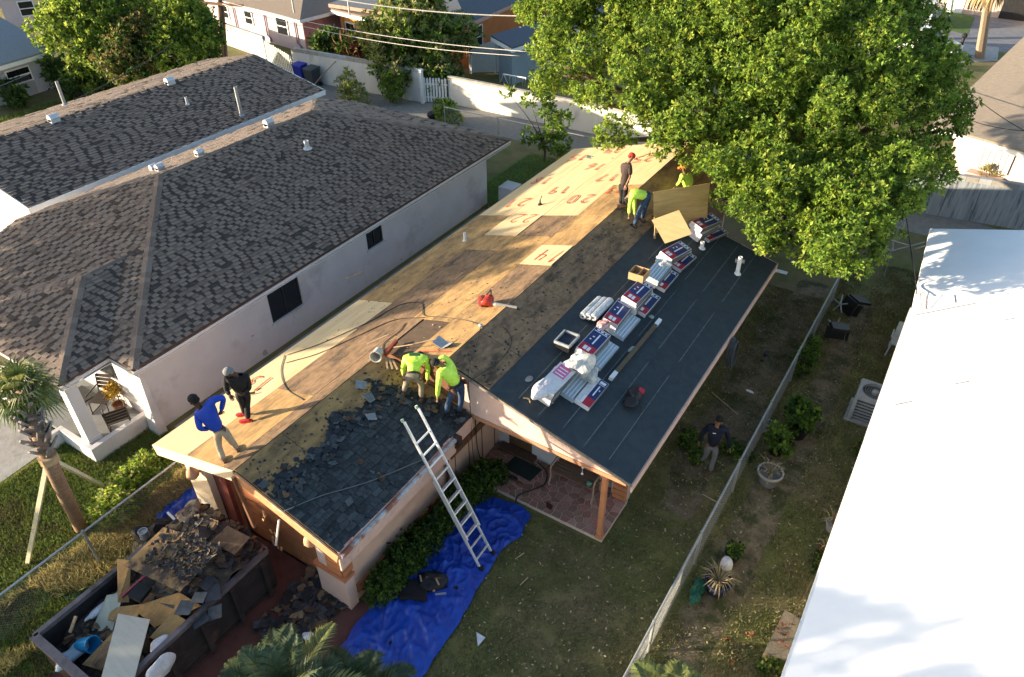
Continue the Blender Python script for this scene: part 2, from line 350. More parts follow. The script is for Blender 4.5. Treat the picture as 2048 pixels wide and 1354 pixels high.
# walls with window openings butted round
wx = -15.4
def wallx(x, th, ya, yb, z0, z1, holes, name, m, parent):
    mb = MB(); cur = ya
    for (h0, h1, hz0, hz1) in sorted(holes):
        mb.box(x - th, cur, z0, x, h0, z1); mb.box(x - th, h0, z0, x, h1, hz0); mb.box(x - th, h0, hz1, x, h1, z1); cur = h1
    mb.box(x - th, cur, z0, x, yb, z1); return build(name, mb, m, parent)
def wally(y, th, xa, xb, z0, z1, holes, name, m, parent):
    mb = MB(); cur = xa
    for (h0, h1, hz0, hz1) in sorted(holes):
        mb.box(cur, y, z0, h0, y + th, z1); mb.box(h0, y, z0, h1, y + th, hz0); mb.box(h0, y, hz1, h1, y + th, z1); cur = h1
    mb.box(cur, y, z0, xb, y + th, z1); return build(name, mb, m, parent)
wallx(wx, .2, 7.0, 22.45, 0, ZE - .24, [(11.12, 12.34, .9, 2.16), (15.39, 16.18, 1.28, 2.2)], 'side_wall', stucco_w, t)
wally(7.0, .2, -23.3, wx - .2, 0, ZE - .24, [(-17.6, -16.75, 1.0, 2.0), (-19.2, -18.2, .15, 2.1)], 'front_wall', stucco_w, t)
wally(22.25, .2, -23.3, wx - .2, 0, ZE - .24, [], 'rear_wall', stucco_w, t)
mb = MB(); mb.box(-23.3, 7.2, 0, -23.1, 22.25, ZE - .24); build('far_wall', mb, stucco_w, t)
def window_x(parent, x, y0, y1, z0, z1, fm, split=True, name='window'):
    mb = MB(); w = .045
    for q in ((y0, z0, y1, z0 + w), (y0, z1 - w, y1, z1), (y0, z0 + w, y0 + w, z1 - w), (y1 - w, z0 + w, y1, z1 - w)) + ((((y0 + y1) / 2 - w / 2, z0 + w, (y0 + y1) / 2 + w / 2, z1 - w),) if split else ()):
        mb.box(x - .08, q[0], q[1], x - .03, q[2], q[3])
    f = build(name, mb, fm, parent)
    for a, e in (((y0 + w, (y0 + y1) / 2 - w / 2), ((y0 + y1) / 2 + w / 2, y1 - w)) if split else ((y0 + w, y1 - w),)):
        mb = MB(); mb.box(x - .07, a, z0 + w, x - .055, e, z1 - w); build('pane', mb, glassd, f)
    return f
def window_y(parent, y, x0, x1, z0, z1, fm, split=True, name='window'):
    mb = MB(); w = .05; xm = (x0 + x1) / 2
    for q in ((x0, z0, x1, z0 + w), (x0, z1 - w, x1, z1), (x0, z0 + w, x0 + w, z1 - w), (x1 - w, z0 + w, x1, z1 - w)) + (((x0 + w, (z0 + z1) / 2 - w / 2, x1 - w, (z0 + z1) / 2 + w / 2),) if split else ()):
        mb.box(q[0], y + .03, q[1], q[2], y + .08, q[3])
    f = build(name, mb, fm, parent); mb = MB(); mb.box(x0 + w, y + .055, z0 + w, x1 - w, y + .07, z1 - w); build('pane', mb, glassd, f); return f
for a, e, z0, z1 in ((11.12, 12.34, .9, 2.16), (15.39, 16.18, 1.28, 2.2)):
    f = window_x(t, wx, a, e, z0, z1, dgrey); mb = MB(); mb.box(wx - .05, a - .05, z0 - .05, wx + .05, e + .05, z0 - .002); build('sill', mb, stucco_w, f)
window_y(t, 7.0, -17.6, -16.75, 1.0, 2.0, dgrey)
mb = MB(); mb.box(-19.2, 7.05, .15, -18.2, 7.1, 2.1); d = build('door', mb, mat('pale_door', (.45, .45, .44)), t); mb = MB(); mb.ell((-18.3, 7.02, 1.1), (.035, .035, .035)); build('handle', mb, dgrey, d)
# flared buttress at the corner, porch floor, column, parapets
mb = MB(); mb.hexa([(-15.6, 6.75, 0), (-15.2, 6.75, 0), (-15.2, 7.0, 0), (-15.6, 7.0, 0)], [(-15.6, 6.93, 2.2), (-15.397, 6.93, 2.2), (-15.397, 7.0, 2.2), (-15.6, 7.0, 2.2)]); build('corner_buttress', mb, stucco_w, t)
mb = MB(); mb.box(-21, 5.45, .01, -15.85, 7.0, .15); build('porch_floor', mb, mat('grey_porch_paint', (.21, .215, .215), (.17, .175, .175), 3, rough=.7, bump=.05), t)
mb = MB(); mb.box(-16.28, 5.44, .01, -15.98, 5.74, ZE - .24); mb.box(-16.3, 5.42, .01, -15.96, 5.76, .5); build('porch_column', mb, stucco_w, t)
mb = MB(); mb.box(-15.85, 5.3, 0, -15.70, 6.97, .48); build('parapet', mb, stucco_w, t)
mb = MB(); mb.box(-17.05, 5.3, 0, -15.86, 5.42, .48); build('parapet', mb, stucco_w, t)
mb = MB(); mb.box(-17.18, 4.75, 0, -17.06, 5.42, .48); build('parapet', mb, stucco_w, t)
mb = MB(); mb.box(-20.9, 5.3, 0, -19.5, 5.42, .48); build('parapet', mb, stucco_w, t)
mb = MB(); mb.lathe((-16.5, 5.6, 1.95), [(.0, .2), (.07, .17), (.09, 0), (.06, -.08), (0, -.1)], 8); build('porch_lamp', mb, dgrey, t)
# roof fittings
vp = mat('vent_metal', (.62, .62, .64), (.5, .5, .52), 10, rough=.45, metal=.3)
for (vx, vy, sc) in ((-20.45, 13.6, .8), (-20.5, 16.6, 1.), (-20.9, 12.4, .8), (-21.6, 12.6, .7)):
    drum_vent(t, (vx, vy, zr - K * (xr - vx) + .01), vp, sc)
q = Vector((-18.653, 16.451, 3.6)); q.z = ZE + K * (x1 - q.x); vent_pipe(t, q, .28, .09, vp, 'exhaust_vent')
q = Vector((-18.744, 15.413, 3.6)); q.z = ZE + K * (x1 - q.x); vent_pipe(t, q, .16, .03, dgrey)
for px, sz in (((-15.4, 10.596, 0.166), .13), ((-15.4, 10.332, 0.945), .05), ((-15.4, 16.972, 0.157), .05)):
    mb = MB(); mb.slab([(-15.398, px[1] + sz * U(.6, 1.2) * math.cos(w), px[2] + sz * U(.5, 1.) * math.sin(w)) for w in [k * .785 for k in range(8)]], (.004, 0, 0)); build('wall_patch', mb, mat('filler_patch', (.42, .40, .37), (.30, .28, .26), 20), t)
mb = MB(); mb.box(-14.95, 22.6, .0, -14.3, 23.3, .8); build('utility_box', mb, stucco_w, t)

# --- second house further left
t = thing('gabled_house', 'long shingled gable house with white fascia and vented soffit beyond the hip-roofed house', 'house', (-29, 17, 0))
ex, ez, gx = -24.4, 2.85, -28.6; gk = .22; gz = ez + gk * (ex - gx); gy0, gy1 = 9.7, 23.1
mb = MB()
mb.slab([(ex, gy0, ez), (ex, gy1, ez), (gx, gy1, gz), (gx, gy0, gz)], (0, 0, -.1))
mb.slab([(gx, gy0, gz), (gx, gy1, gz), (gx - 3.6, gy1, gz - 3.6 * gk), (gx - 3.6, gy0, gz - 3.6 * gk)], (0, 0, -.1)); build('roof', mb, deck_m, t)
its = shingle_field((ex, gy0, ez), (0, 1, 0), Vector((gx - ex, 0, gz - ez)).normalized(), [(0, 0), (gy1 - gy0, 0), (gy1 - gy0, math.hypot(gx - ex, gz - ez)), (0, math.hypot(gx - ex, gz - ez))], .15, (.12, .34), .014)
its += shingle_field((gx - 3.6, gy0, gz - 3.6 * gk), (0, 1, 0), Vector((1, 0, gk)).normalized(), [(0, 0), (gy1 - gy0, 0), (gy1 - gy0, 3.7), (0, 3.7)], .2, (.3, .7), .012)
put_shingles(t, its, SH, 300)
mb = MB(); mb.bar((ex, gy0, ez - .09), (ex, gy1, ez - .09), .04, .2); build('fascia', mb, white_p, t)
for s in (gy0, gy1):
    mb = MB(); mb.bar((ex, s, ez - .09), (gx, s, gz - .09), .04, .2); build('rake_board', mb, white_p, t)
mb = MB(); mb.box(-32, gy0 + .3, 0, ex - .35, gy1 - .3, ez - .12); mb.slab([(ex - .35, gy0 + .3, ez - .12), (-32, gy0 + .3, ez - .12), (gx, gy0 + .3, gz - .15)], (0, .1, 0)); build('wall', mb, stucco_w, t)
mb = MB(); mb.box(ex - .34, gy0, ez - .20, ex - .03, gy1, ez - .19); build('soffit', mb, white_p, t)
yy = gy0 + .3
while yy < gy1 - 1: mb = MB(); mb.box(ex - .345, yy, ez - .55, ex - .335, yy + .9, ez - .25); build('eave_vent', mb, black, t); yy += 1.15
for (px, py, pz) in ((-27.866, 18.388, 3.62), (-27.212, 13.363, 3.62)): drum_vent(t, (gx + .25, py, gz - .05), vp, 1.1)
q = Vector((-26.719, 17.801, 3.3)); vent_pipe(t, (q.x, q.y, ez + gk * (ex - q.x)), .3, .05, vp)
q = Vector((-24.862, 18.831, 2.7)); vent_pipe(t, (q.x, q.y, ez + gk * (ex - q.x)), 1.15, .07, galv, 'conduit_mast')
q = Vector((-29.841, 14.796, 3.3)); vent_pipe(t, (q.x - .3, q.y, gz - .15), .9, .06, galv, 'conduit_mast')

# ------------------------------------------------------------ the house being re-roofed
H = thing('house_under_repair', 'long house with a stripped plywood and black membrane roof being repaired, peach walls', 'house', (-8, 14, 0))
KL, KF, KR = .276, .301, .268
def zL(x): return 2.4 + KL * (x + 12.42)
def zF(x): return 3.156 - KF * (x + 9.68)
def zR(x): return 3.661 - KR * (x + 7.85)
nL = Vector((-KL, 0, 1)).normalized(); nF = Vector((KF, 0, 1)).normalized(); nR = Vector((KR, 0, 1)).normalized()
def sheetq(zf, n, x0, x1, y0, y1, m, lift=0., name='plywood_sheet', th=.014, g=.006):
    p = [Vector((x, y, zf(x))) + n * lift for x, y in ((x0 + g, y0 + g), (x1 - g, y0 + g), (x1 - g, y1 - g), (x0 + g, y1 - g))]
    mb = MB(); mb.hexa(p, [q + n * th for q in p]); return build(name, mb, m, H)
# deck and rafters volume below the sheets
mb = MB()
def roofpoly(zf, n, pts, th=.10):
    p = [Vector((x, y, zf(x))) - n * .004 for x, y in pts]; mb.slab([q - n * th for q in p], n * th)
roofpoly(zL, nL, [(-12.4, 5.37), (-9.69, 5.37), (-9.69, 9.7), (-7.86, 9.7), (-7.86, 24.05), (-12.4, 24.05)])
roofpoly(zF, nF, [(-9.68, 5.37), (-7.2, 5.37), (-7.2, 9.69), (-9.68, 9.69)])
roofpoly(zR, nR, [(-7.85, 9.72), (-3.36, 9.72), (-3.36, 19.62), (-6.0, 19.62), (-6.0, 24.05), (-7.85, 24.05)])
build('roof_deck', mb, deck_m, H)
# left slope sheets
rows = [(-12.42, -11.2), (-11.2, -10.02), (-10.02, -8.85), (-8.85, -7.85)]
for ri, (a, e) in enumerate(rows):
    y = 5.35; st = [1.6, 2.44, 1.0, .9][ri]; first = True
    ymax = 24.1
    while y < ymax - .05:
        w = st if first else 2.44; first = False
        y2 = min(y + w, ymax)
        if y < 17.62 < y2 and y2 - 17.62 > .2: y2 = 17.62
        if ri == 3 and y2 > 9.68 and y < 9.68: y2 = 9.68
        xe = e
        pale = ri == 0 and y < 9.5
        if y < 9.6 and ri == 2: xe = min(e, -9.68)
        if ri == 3 and y < 9.6: y = y2; continue
        new = pale or y >= 17.5 and not (ri == 3 and y < 18.4)
        m = ply_new if new else (ply_old if random.random() < .72 else ply_dirty)
        if not new and ri == 0 and 9 < y < 17: m = ply_dirty if random.random() < .45 else ply_old
        if not new and ri == 1 and y <= 14.9 and y2 > 14.9: m = ply_dirty
        sheetq(zL, nL, a, xe, y, y2, m, U(0, .004)); y = y2
for x0, x1, y0, y1, m in ((-11.18, -10.03, 16.1, 17.6, ply_new), (-8.84, -7.87, 14.33, 15.52, ply_new)):
    sheetq(zL, nL, x0, x1, y0, y1, m, .019)
# front right slope: bare sheets near the ridge
y = 5.36
for w in (1.2, 2.0, 1.14):
    sheetq(zF, nF, -9.68, -8.5, y, y + w, ply_old, U(0, .003)); y += w
y = 5.36
for w in (2.3, 2.04): sheetq(zF, nF, -8.5, -7.17, y, y + w, ply_old); y += w
# rear right slope: dirty bare sheets
y = 9.7
for i, w in enumerate((1.3, 2.44, 2.44, 2.44, 2.44, 2.44, .86)):
    sheetq(zR, nR, -7.85, -6.72, y, y + w, ply_dirty if i < 4 else ply_old, U(0, .003)); y += w
sheetq(zR, nR, -6.72, -6.0, 19.7, 22, ply_old); sheetq(zR, nR, -6.72, -6.0, 22, 24.05, ply_old)
# membrane strips, each lapping the one below, with chalky lap lines
xs = [-6.72, -6.15, -5.6, -5.05, -4.5, -3.95, -3.33]
lapm = mat('lap_chalk_line', (.20, .22, .23), (.10, .11, .12), 9, rough=.8, bump=0)
for i in range(6):
    a, e = xs[i], xs[i + 1]; p = [Vector((x, yy, zR(x))) for x, yy in ((a, 9.68), (e + .05, 9.68), (e + .05, 19.66), (a, 19.66))]
    if i == 5: p[1].x -= .05; p[2].x -= .05; p[1].z = p[2].z = zR(p[1].x)
    l0 = [.004, .012, .012, .004]; mb = MB(); q = [p[k] + nR * l0[k] for k in range(4)]
    mb.hexa(q, [v + nR * .006 for v in q]); build('membrane_strip', mb, membrane, H)
    if i:
        mb = MB()
        for (s0, s1) in ((9.72, 13.1), (13.5, 16.2), (16.5, 19.6)):
            z0 = .0195; pts = [(a - .004, s0 + U(0, .3)), (a + .008, s0 + .2), (a + .008, s1), (a - .004, s1 - U(0, .4))]
            mb.add([Vector((x, yy, zR(x))) + nR * z0 for x, yy in pts], [(0, 1, 2, 3)])
        build('lap_line', mb, lapm, H)
# remaining dark felt with a torn edge
edge = [(-9.63, 5.39), (-9.52, 5.75), (-9.3, 5.95), (-9.22, 6.4), (-8.98, 6.5), (-8.82, 6.15), (-8.7, 6.5), (-8.72, 6.95), (-8.55, 7.2), (-8.62, 7.6), (-8.4, 7.75), (-8.5, 8.2), (-8.75, 8.5), (-8.7, 8.95), (-8.35, 8.9), (-8.1, 9.2), (-7.75, 9.25), (-7.5, 9.65)]
edge = [(-9.57, 5.36, 3.123), (-9.326, 5.295, 3.049), (-9.224, 5.54, 3.019), (-8.936, 5.414, 2.932), (-8.605, 5.365, 2.833), (-8.99, 5.657, 2.948), (-9.169, 6.021, 3.002), (-8.945, 6.158, 2.935), (-8.954, 6.465, 2.938), (-8.843, 6.735, 2.904), (-9.021, 7.147, 2.958), (-9.346, 7.436, 3.056), (-9.149, 7.817, 2.996), (-8.958, 7.828, 2.939), (-9.038, 8.399, 2.963), (-9.383, 8.93, 3.067), (-9.077, 8.946, 2.975), (-8.77, 9.165, 2.882), (-8.337, 9.314, 2.752), (-8.022, 9.44, 2.657), (-7.749, 9.72, 2.575), (-7.633, 10.04, 2.54)]
tear = []
for i in range(len(edge) - 1):
    p, q = edge[i], edge[i + 1]
    for j in range(7):
        a = lerp(p, q, j / 7); d = .075; tear.append((a[0] + U(-d, d), min(9.66, max(5.38, a[1] + U(-d, d)))))
tear.append((-7.2, 9.66)); tear.append((-7.2, 5.38))
def inpoly(x, y, P):
    c = False; n = len(P)
    for i in range(n):
        x1, y1 = P[i]; x2, y2 = P[i - 1]
        if (y1 > y) != (y2 > y) and x < (x2 - x1) * (y - y1) / (y2 - y1) + x1: c = not c
    return c
mb = MB(); gs = .045; ids = {}
def gv(i, j):
    if (i, j) not in ids:
        x = min(-7.18, -9.66 + i * gs + U(-.014, .014)); y = min(9.66, 5.38 + j * gs + U(-.014, .014)); ids[(i, j)] = len(mb.v); mb.v.append(tuple(Vector((x, y, zF(x))) + nF * (.018 + U(0, .004))))
    return ids[(i, j)]
for i in range(55):
    for j in range(95):
        if inpoly(-9.66 + (i + .5) * gs, 5.38 + (j + .5) * gs, tear): mb.f.append((gv(i, j), gv(i + 1, j), gv(i + 1, j + 1), gv(i, j + 1))); mb.m.append(0)
build('torn_felt', mb, felt, H)
for cx, cy, s in ((-8.93, 6.62, .16), (-8.86, 6.72, .12), (-9.05, 6.3, .07), (-8.6, 7.5, .1)):
    mb = MB(); mb.slab([Vector((cx + s * U(.5, 1.1) * math.cos(w), cy + s * U(.5, 1.2) * math.sin(w), 0)) + Vector((0, 0, zF(cx + s * .8 * math.cos(w)))) + nF * .02 for w in [k * .571 for k in range(11)]], nF * .003); build('felt_patch', mb, felt, H)
# old dark shingles still in place
items = []; x = -7.17
def F2(x, y, l=0.): return Vector((x, y, zF(x))) + nF * l
while x > -9.5:
    y = 5.38 + U(-.15, 0); k = 0
    while y < 9.66:
        a, e = max(y, 5.37), min(y + .235, 9.66)
        c = F2(x - .06, (a + e) / 2)
        if e - a > .05 and inpoly(x - .1, (a + e) / 2, tear):
            far = sum(1 for dx, dy in ((-.45, 0), (-.3, .35), (-.3, -.35), (-.15, .5)) if inpoly(x - .1 + dx, (a + e) / 2 + dy, tear))
            if random.random() < (.0, .06, .25, .7, .97)[far]:
                w = .122; j = U(-.004, .006); mb = MB()
                P = [F2(x, a, .034 + j), F2(x, e - .012, .034 + j), F2(x - w, e - .012, .024 + j), F2(x - w, a, .024 + j)]
                items.append((P, [F2(x, a, .021), F2(x, e - .012, .021)], 0 if random.random() < .7 else 1))
        y += .235
    x -= .118
slate2 = mat('old_green_grey_shingle', (.048, .060, .062), (.028, .034, .036), 14, rough=.9, rnd=.3, bump=.3)
put_shingles(H, items, [slate, slate2], 300, 'old_shingle')
# loose scraps over the torn slope
def scraps(n, f, size, mats_, name, parent=None, loc=None, tilt=.35):
    mb = MB()
    for i in range(n):
        c, nn = f(); c = Vector(c); nn = Vector(nn); s = U(*size); a = nn.cross(Vector((U(-1, 1), U(-1, 1), U(-1, 1)))).normalized(); bb = nn.cross(a)
        nn2 = (nn + Vector((U(-tilt, tilt), U(-tilt, tilt), 0))).normalized(); a = (a - nn2 * a.dot(nn2)).normalized(); bb = nn2.cross(a)
        k = random.choice((4, 4, 5, 6)); P = []
        for j in range(k):
            w = 6.283 * (j + U(-.25, .25)) / k; P.append(c + a * math.cos(w) * s * U(.6, 1.1) + bb * math.sin(w) * s * U(.4, .9) + nn2 * U(0, s * .18))
        mb.add(P + [p - nn2 * .005 for p in P], [tuple(range(k))] + [(j, j + k, (j + 1) % k + k, (j + 1) % k) for j in range(k)], random.randrange(len(mats_)))
    return build(name, mb, mats_, parent, loc)
def fsl():
    while True:
        x, y = U(-9.6, -7.25), U(5.4, 9.6)
        if inpoly(x, y, tear):
            near = not inpoly(x - .5, y, tear) or not inpoly(x - .3, y + .4, tear)
            if near or random.random() < .07: return F2(x, y, .045), nF
o = tag(stuff(scraps(380, fsl, (.02, .13), [slate_i, felt, felt, felt, mat('grey_scrap', (.07, .08, .085), (.045, .05, .053), 10, isl=.3), scrap_brown], 'shingle_debris', None, (-8.4, 7.5, 2.8), .09)), 'torn dark shingle scraps scattered over the half stripped front roof slope', 'debris')
def fs2(): x = U(-9.6, -8.4); y = U(5.5, 9.5); return F2(x, y, .02), nF
o = tag(stuff(scraps(260, fs2, (.012, .045), [slate_i, scrap_brown], 'roof_crumbs', None, (-9, 7.5, 3), .2)), 'small dark crumbs sprinkled on the bare plywood strip beside the torn shingles', 'debris')
def fs3(): x = U(-7.7, -6.75); y = 9.8 + 10 * random.random() ** 1.4; return Vector((x, y, zR(x) + .018)), nR
o = tag(stuff(scraps(240, fs3, (.01, .05), [slate_i, scrap_brown], 'roof_grit', None, (-7.2, 12, 3.5), .2)), 'dark grit and nail heads on the dirty plywood between ridge and black membrane', 'debris')
def fs4(): x = U(-12.3, -8.0); y = 9.8 + 7.5 * random.random(); return Vector((x, y, zL(x) + .02)), nL
o = tag(stuff(scraps(320, fs4, (.008, .035), [scrap_brown, slate_i, mat('saw_dust', (.4, .3, .17))], 'deck_crumbs', None, (-10, 13, 3), .2)), 'fine crumbs and splinters scattered over the weathered left plywood slope', 'debris')
for px in ((-9.352, 8.561, 3.057), (-8.667, 8.066, 2.851), (-9.016, 8.421, 2.956)):
    c = Vector(px) + nF * .06; mb = MB(); w = U(0, 3)
    pts = [c + Vector((math.cos(w + k * 1.57 + U(-.2, .2)) * U(.12, .2), math.sin(w + k * 1.57) * U(.1, .17), 0)) for k in range(4)]
    for p in pts: p.z = zF(p.x) + .05 + U(0, .05)
    mb.slab(pts, nF * .006); build('torn_shingle', mb, mat('torn_pale_shingle', (.22, .24, .25), (.15, .165, .18), 12, rnd=.4), H)
# fascias, gables, walls
cream_f = mat('cream_fascia', (.72, .58, .40), (.66, .53, .36), 5, rough=.7, c3=(.50, .40, .28), s3=2, t3=.64)
pinkf = mat('peach_fascia', (.60, .39, .31), (.54, .345, .275), 5, rough=.75, c3=(.40, .28, .23), s3=2, t3=.64)
def fas(p, q, h, m, name='fascia', w=.035, dz=0):
    p = Vector(p); q = Vector(q); mb = MB(); mb.bar(p + Vector((0, 0, -h / 2 + dz)), q + Vector((0, 0, -h / 2 + dz)), w, h); return build(name, mb, m, H)
fas((-12.42, 5.33, 2.4), (-9.68, 5.33, 3.15), .27, cream_f, 'rake_board'); fas((-9.68, 5.33, 3.15), (-7.17, 5.33, 2.4), .25, mat('orange_fascia', (.56, .27, .13), (.48, .22, .105), 5, rough=.7, c3=(.62, .45, .34), s3=1.3, t3=.6), 'rake_board')
fas((-12.44, 5.33, 2.39), (-12.44, 24.1, 2.39), .18, cream_f); fas((-7.15, 5.33, 2.39), (-7.15, 8.95, 2.39), .46, pinkf); fas((-7.2, 9.0, 2.4), (-7.2, 9.66, 2.4), .4, pinkf)
fas((-3.31, 9.66, 2.45), (-3.31, 19.68, 2.45), .2, pinkf); fas((-7.85, 9.66, 3.65), (-3.31, 9.66, 2.45), .06, mat('membrane_edge', (.25, .2, .16)), 'rake_trim')
fas((-9.68, 9.66, 3.155), (-7.87, 9.66, 3.65), .1, brownw, 'rake_trim')
fas((-6.0, 19.68, 3.16), (-3.31, 19.68, 2.45), .2, pinkf, 'rake_board'); fas((-12.42, 24.1, 2.4), (-7.85, 24.1, 3.66), .2, cream_f, 'rake_board')
# gutter strip on the garage eave
gut = mat('old_white_gutter', (.50, .48, .46), (.30, .27, .26), 5, rough=.5, c3=(.26, .09, .05), s3=3, t3=.55)
mb = MB(); mb.bar((-7.1, 5.35, 2.36), (-7.1, 8.9, 2.36), .09, .07); build('gutter', mb, gut, H)
mb = MB(); mb.bar((-7.165, 5.36, 2.425), (-7.165, 8.9, 2.425), .05, .012); build('drip_edge', mb, mat('rusty_drip_edge', (.35, .12, .07), (.5, .4, .36), 6), H)
tanw = mat('tan_panel', (.58, .38, .28), (.52, .335, .245), 3, rough=.85, bump=.1)
# garage walls
mb = MB(); mb.box(-12.0, 5.85, 0, -11.85, 24.0, 2.35); build('wall', mb, stucco_p, H)
wally(5.85, .15, -11.85, -7.7, 0, 2.3, [(-10.9, -8.45, 0.0, 2.05)], 'front_wall', terra, H)
mb = MB(); mb.slab([(-12, 5.9, 2.35), (-7.55, 5.9, 2.35), (-9.68, 5.9, 3.0)], (0, .1, 0)); build('gable_wall', mb, terra, H)
gd = None
for i in range(5):
    mb = MB(); mb.box(-10.88, 5.93, .01 + i * .41, -8.47, 5.97, .40 + i * .41)
    if gd is None: gd = build('garage_door', mb, terra, H)
    else: build('door_panel', mb, terra, gd)
mb = MB(); mb.box(-7.7, 5.85, 0, -7.55, 11.4, 2.3); build('wall', mb, tanw, H)
for y in (9.4, 9.95, 10.5, 11.05):
    mb = MB(); mb.box(-7.552, y, .12, -7.535, y + .02, 2.2); build('batten', mb, brownw, H)
mb = MB(); mb.box(-7.548, 9.25, 1.2, -7.52, 11.25, 1.42); build('wall_rail', mb, brownw, H)
mb = MB(); mb.box(-7.548, 5.9, .25, -7.50, 9.2, .5); build('wall_rail', mb, terra, H)
# corner pillars with stepped bricks
mb = MB(); mb.box(-8.3, 5.62, 0, -7.5, 5.85, 1.0); build('corner_pillar', mb, stucco_p, H)
mb = MB(); mb.box(-8.24, 5.66, 1.0, -7.56, 5.85, 2.25); cp = build('corner_pillar', mb, mat('pale_mortar', (.6, .48, .42)), H)
mb = MB(); mb.box(-8.34, 5.58, .98, -7.46, 5.86, 1.05); build('ledge', mb, terra, cp)
for i in range(7):
    mb = MB(); z = 1.07 + i * .165; mb.box(-7.95, 5.62, z, -7.53, 5.66, z + .148); build('brick', mb, terra, cp)
    mb = MB(); mb.box(-7.56, 5.62, z, -7.52, 5.90, z + .148); build('brick', mb, terra, cp)
mb = MB(); mb.box(-12.0, 5.6, 0, -11.3, 5.85, 2.2); build('corner_pillar', mb, stucco_c, H)
mb = MB(); mb.box(-11.3, 5.75, 0, -10.9, 5.85, 2.2); build('door_jamb', mb, mat('dark_red_trim', (.22, .06, .05)), H)
def sconce(p):
    p = Vector(p); mb = MB(); mb.lathe(p, [(.02, .22), (.06, .2), (.12, .1), (.14, 0), (.1, -.06), (.03, -.1), (0, -.1)], 10); mb.bar(p + Vector((0, .16, .12)), p + Vector((0, 0, .2)), .03, .03)
    return build('wall_lamp', mb, mat('peach_lamp', (.55, .30, .18), (.45, .24, .14)), H, smooth=True)
sconce((-8.1, 5.5, 1.95)); sconce((-11.5, 5.45, 1.9))
mb = MB(); mb.bar((-9.66, 5.27, 3.06), (-9.45, 5.25, 1.75), .07, .05, (0, 1, 0)); build('hanging_trim_board', mb, brownw, H)
mb = MB()
for i in range(9): a = Vector((-9.35 + U(-.1, .3), 5.45, 1.4 + U(-.4, .7))); mb.obox(a, (.05, .02, U(.08, .2)), (0, U(-.6, .6), 0))
stuff(build('torn_trim', mb, mat('peeled_wood', (.45, .25, .13)), H))
mb = MB(); mb.tube([(-7.02, 8.93, 2.35), (-7.1, 8.95, 2.1), (-7.45, 9.0, 1.9), (-7.48, 9.02, .2)], .045, 6); mb.box(-7.2, 8.9, 2.2, -7.0, 9.02, 2.42); build('downspout', mb, mat('dark_brown_metal', (.05, .03, .022)), H)
# rear gable end, patio
mb = MB(); pts = [(-7.6, 9.72, 2.41), (-3.4, 9.72, 2.41), (-3.4, 9.72, 2.435), (-7.6, 9.75, zR(-7.6) - .11)]; mb.slab(pts, (0, .08, 0)); build('gable_panel', mb, stucco_p, H)
mb = MB(); mb.slab([(-9.62, 9.72, zF(-9.62) - .1), (-7.5, 9.72, zF(-7.5) - .1), (-7.5, 9.72, zR(-7.5) - .06), (-7.85, 9.72, 3.60), (-9.62, 9.72, 3.12)], (0, .05, 0)); build('gable_infill', mb, brownw, H)
mb = MB(); mb.box(-7.5, 9.70, 2.31, -3.45, 9.82, 2.41); build('porch_beam', mb, mat('brown_beam', (.46, .22, .12), (.38, .18, .10)), H)
mb = MB(); mb.box(-7.52, 9.86, 2.33, -3.7, 11.25, 2.35); build('porch_ceiling', mb, tanw, H)
wally(11.25, .15, -7.55, -3.95, 0, 2.3, [(-7.25, -6.55, .12, 2.05)], 'patio_wall', stucco_w, H)
mb = MB(); mb.box(-7.25, 11.29, .12, -6.55, 11.34, 2.05); d = build('door', mb, mat('brown_door', (.14, .085, .045), (.10, .06, .03), 4, (6, 6, 1)), H)
mb = MB(); mb.ell((-6.65, 11.27, 1.05), (.03, .04, .03)); build('handle', mb, galv, d)
mb = MB(); mb.box(-7.4, 11.0, .1, -6.4, 11.24, .2); build('door_step', mb, mat('brown_step', (.12, .07, .045)), H)
# bench wall faced in bricks
wallb = MB(); wallb.box(-5.75, 11.22, .1, -4.35, 11.249, 1.6); bw = build('brick_facing', wallb, mat('mortar', (.30, .23, .19)), H)
brk = mat('porch_brick', (.24, .12, .085), (.17, .085, .06), 8, rnd=.25)
for r_ in range(9):
    for k in range(6):
        x = -5.74 + k * .235 + (r_ % 2) * .11
        if x + .22 < -4.34: mb = MB(); mb.box(x, 11.195, .12 + r_ * .163, x + .22, 11.22, .27 + r_ * .163); build('brick', mb, brk, bw)
mb = MB(); mb.box(-4.25, 11.15, 0, -3.93, 11.4, 2.25); cp = build('corner_pillar', mb, mat('pale_mortar', (.6, .48, .42)), H)
for i in range(13):
    mb = MB(); z = .12 + i * .16; mb.box(-4.27, 11.12, z, -3.91, 11.15, z + .14); build('brick', mb, terra, cp)
mb = MB(); mb.box(-4.1, 11.4, 0, -3.95, 19.2, 2.35); build('wall', mb, stucco_p, H)
mb = MB(); mb.box(-12.0, 23.85, 0, -6.2, 24.0, 2.35); build('wall', mb, stucco_p, H); mb = MB(); mb.box(-6.2, 19.2, 0, -3.95, 19.35, 2.35); build('wall', mb, stucco_p, H)
for y0, y1 in ((12.8, 14.0), (16.2, 17.4)): window_x(H, -3.9, y0, y1, 1.0, 2.0, white_p)
post = mat('orange_post', (.52, .22, .105), (.44, .18, .085), 4, rough=.75)
mb = MB(); mb.box(-4.045, 9.875, .1, -3.935, 9.985, 2.31); mb.box(-4.07, 9.85, .1, -3.91, 10.01, .2); pst = build('patio_post', mb, post, H)
mb = MB(); mb.bar((-3.99, 9.95, 1.95), (-4.25, 9.95, 2.2), .06, .06); build('post_brace', mb, post, pst)
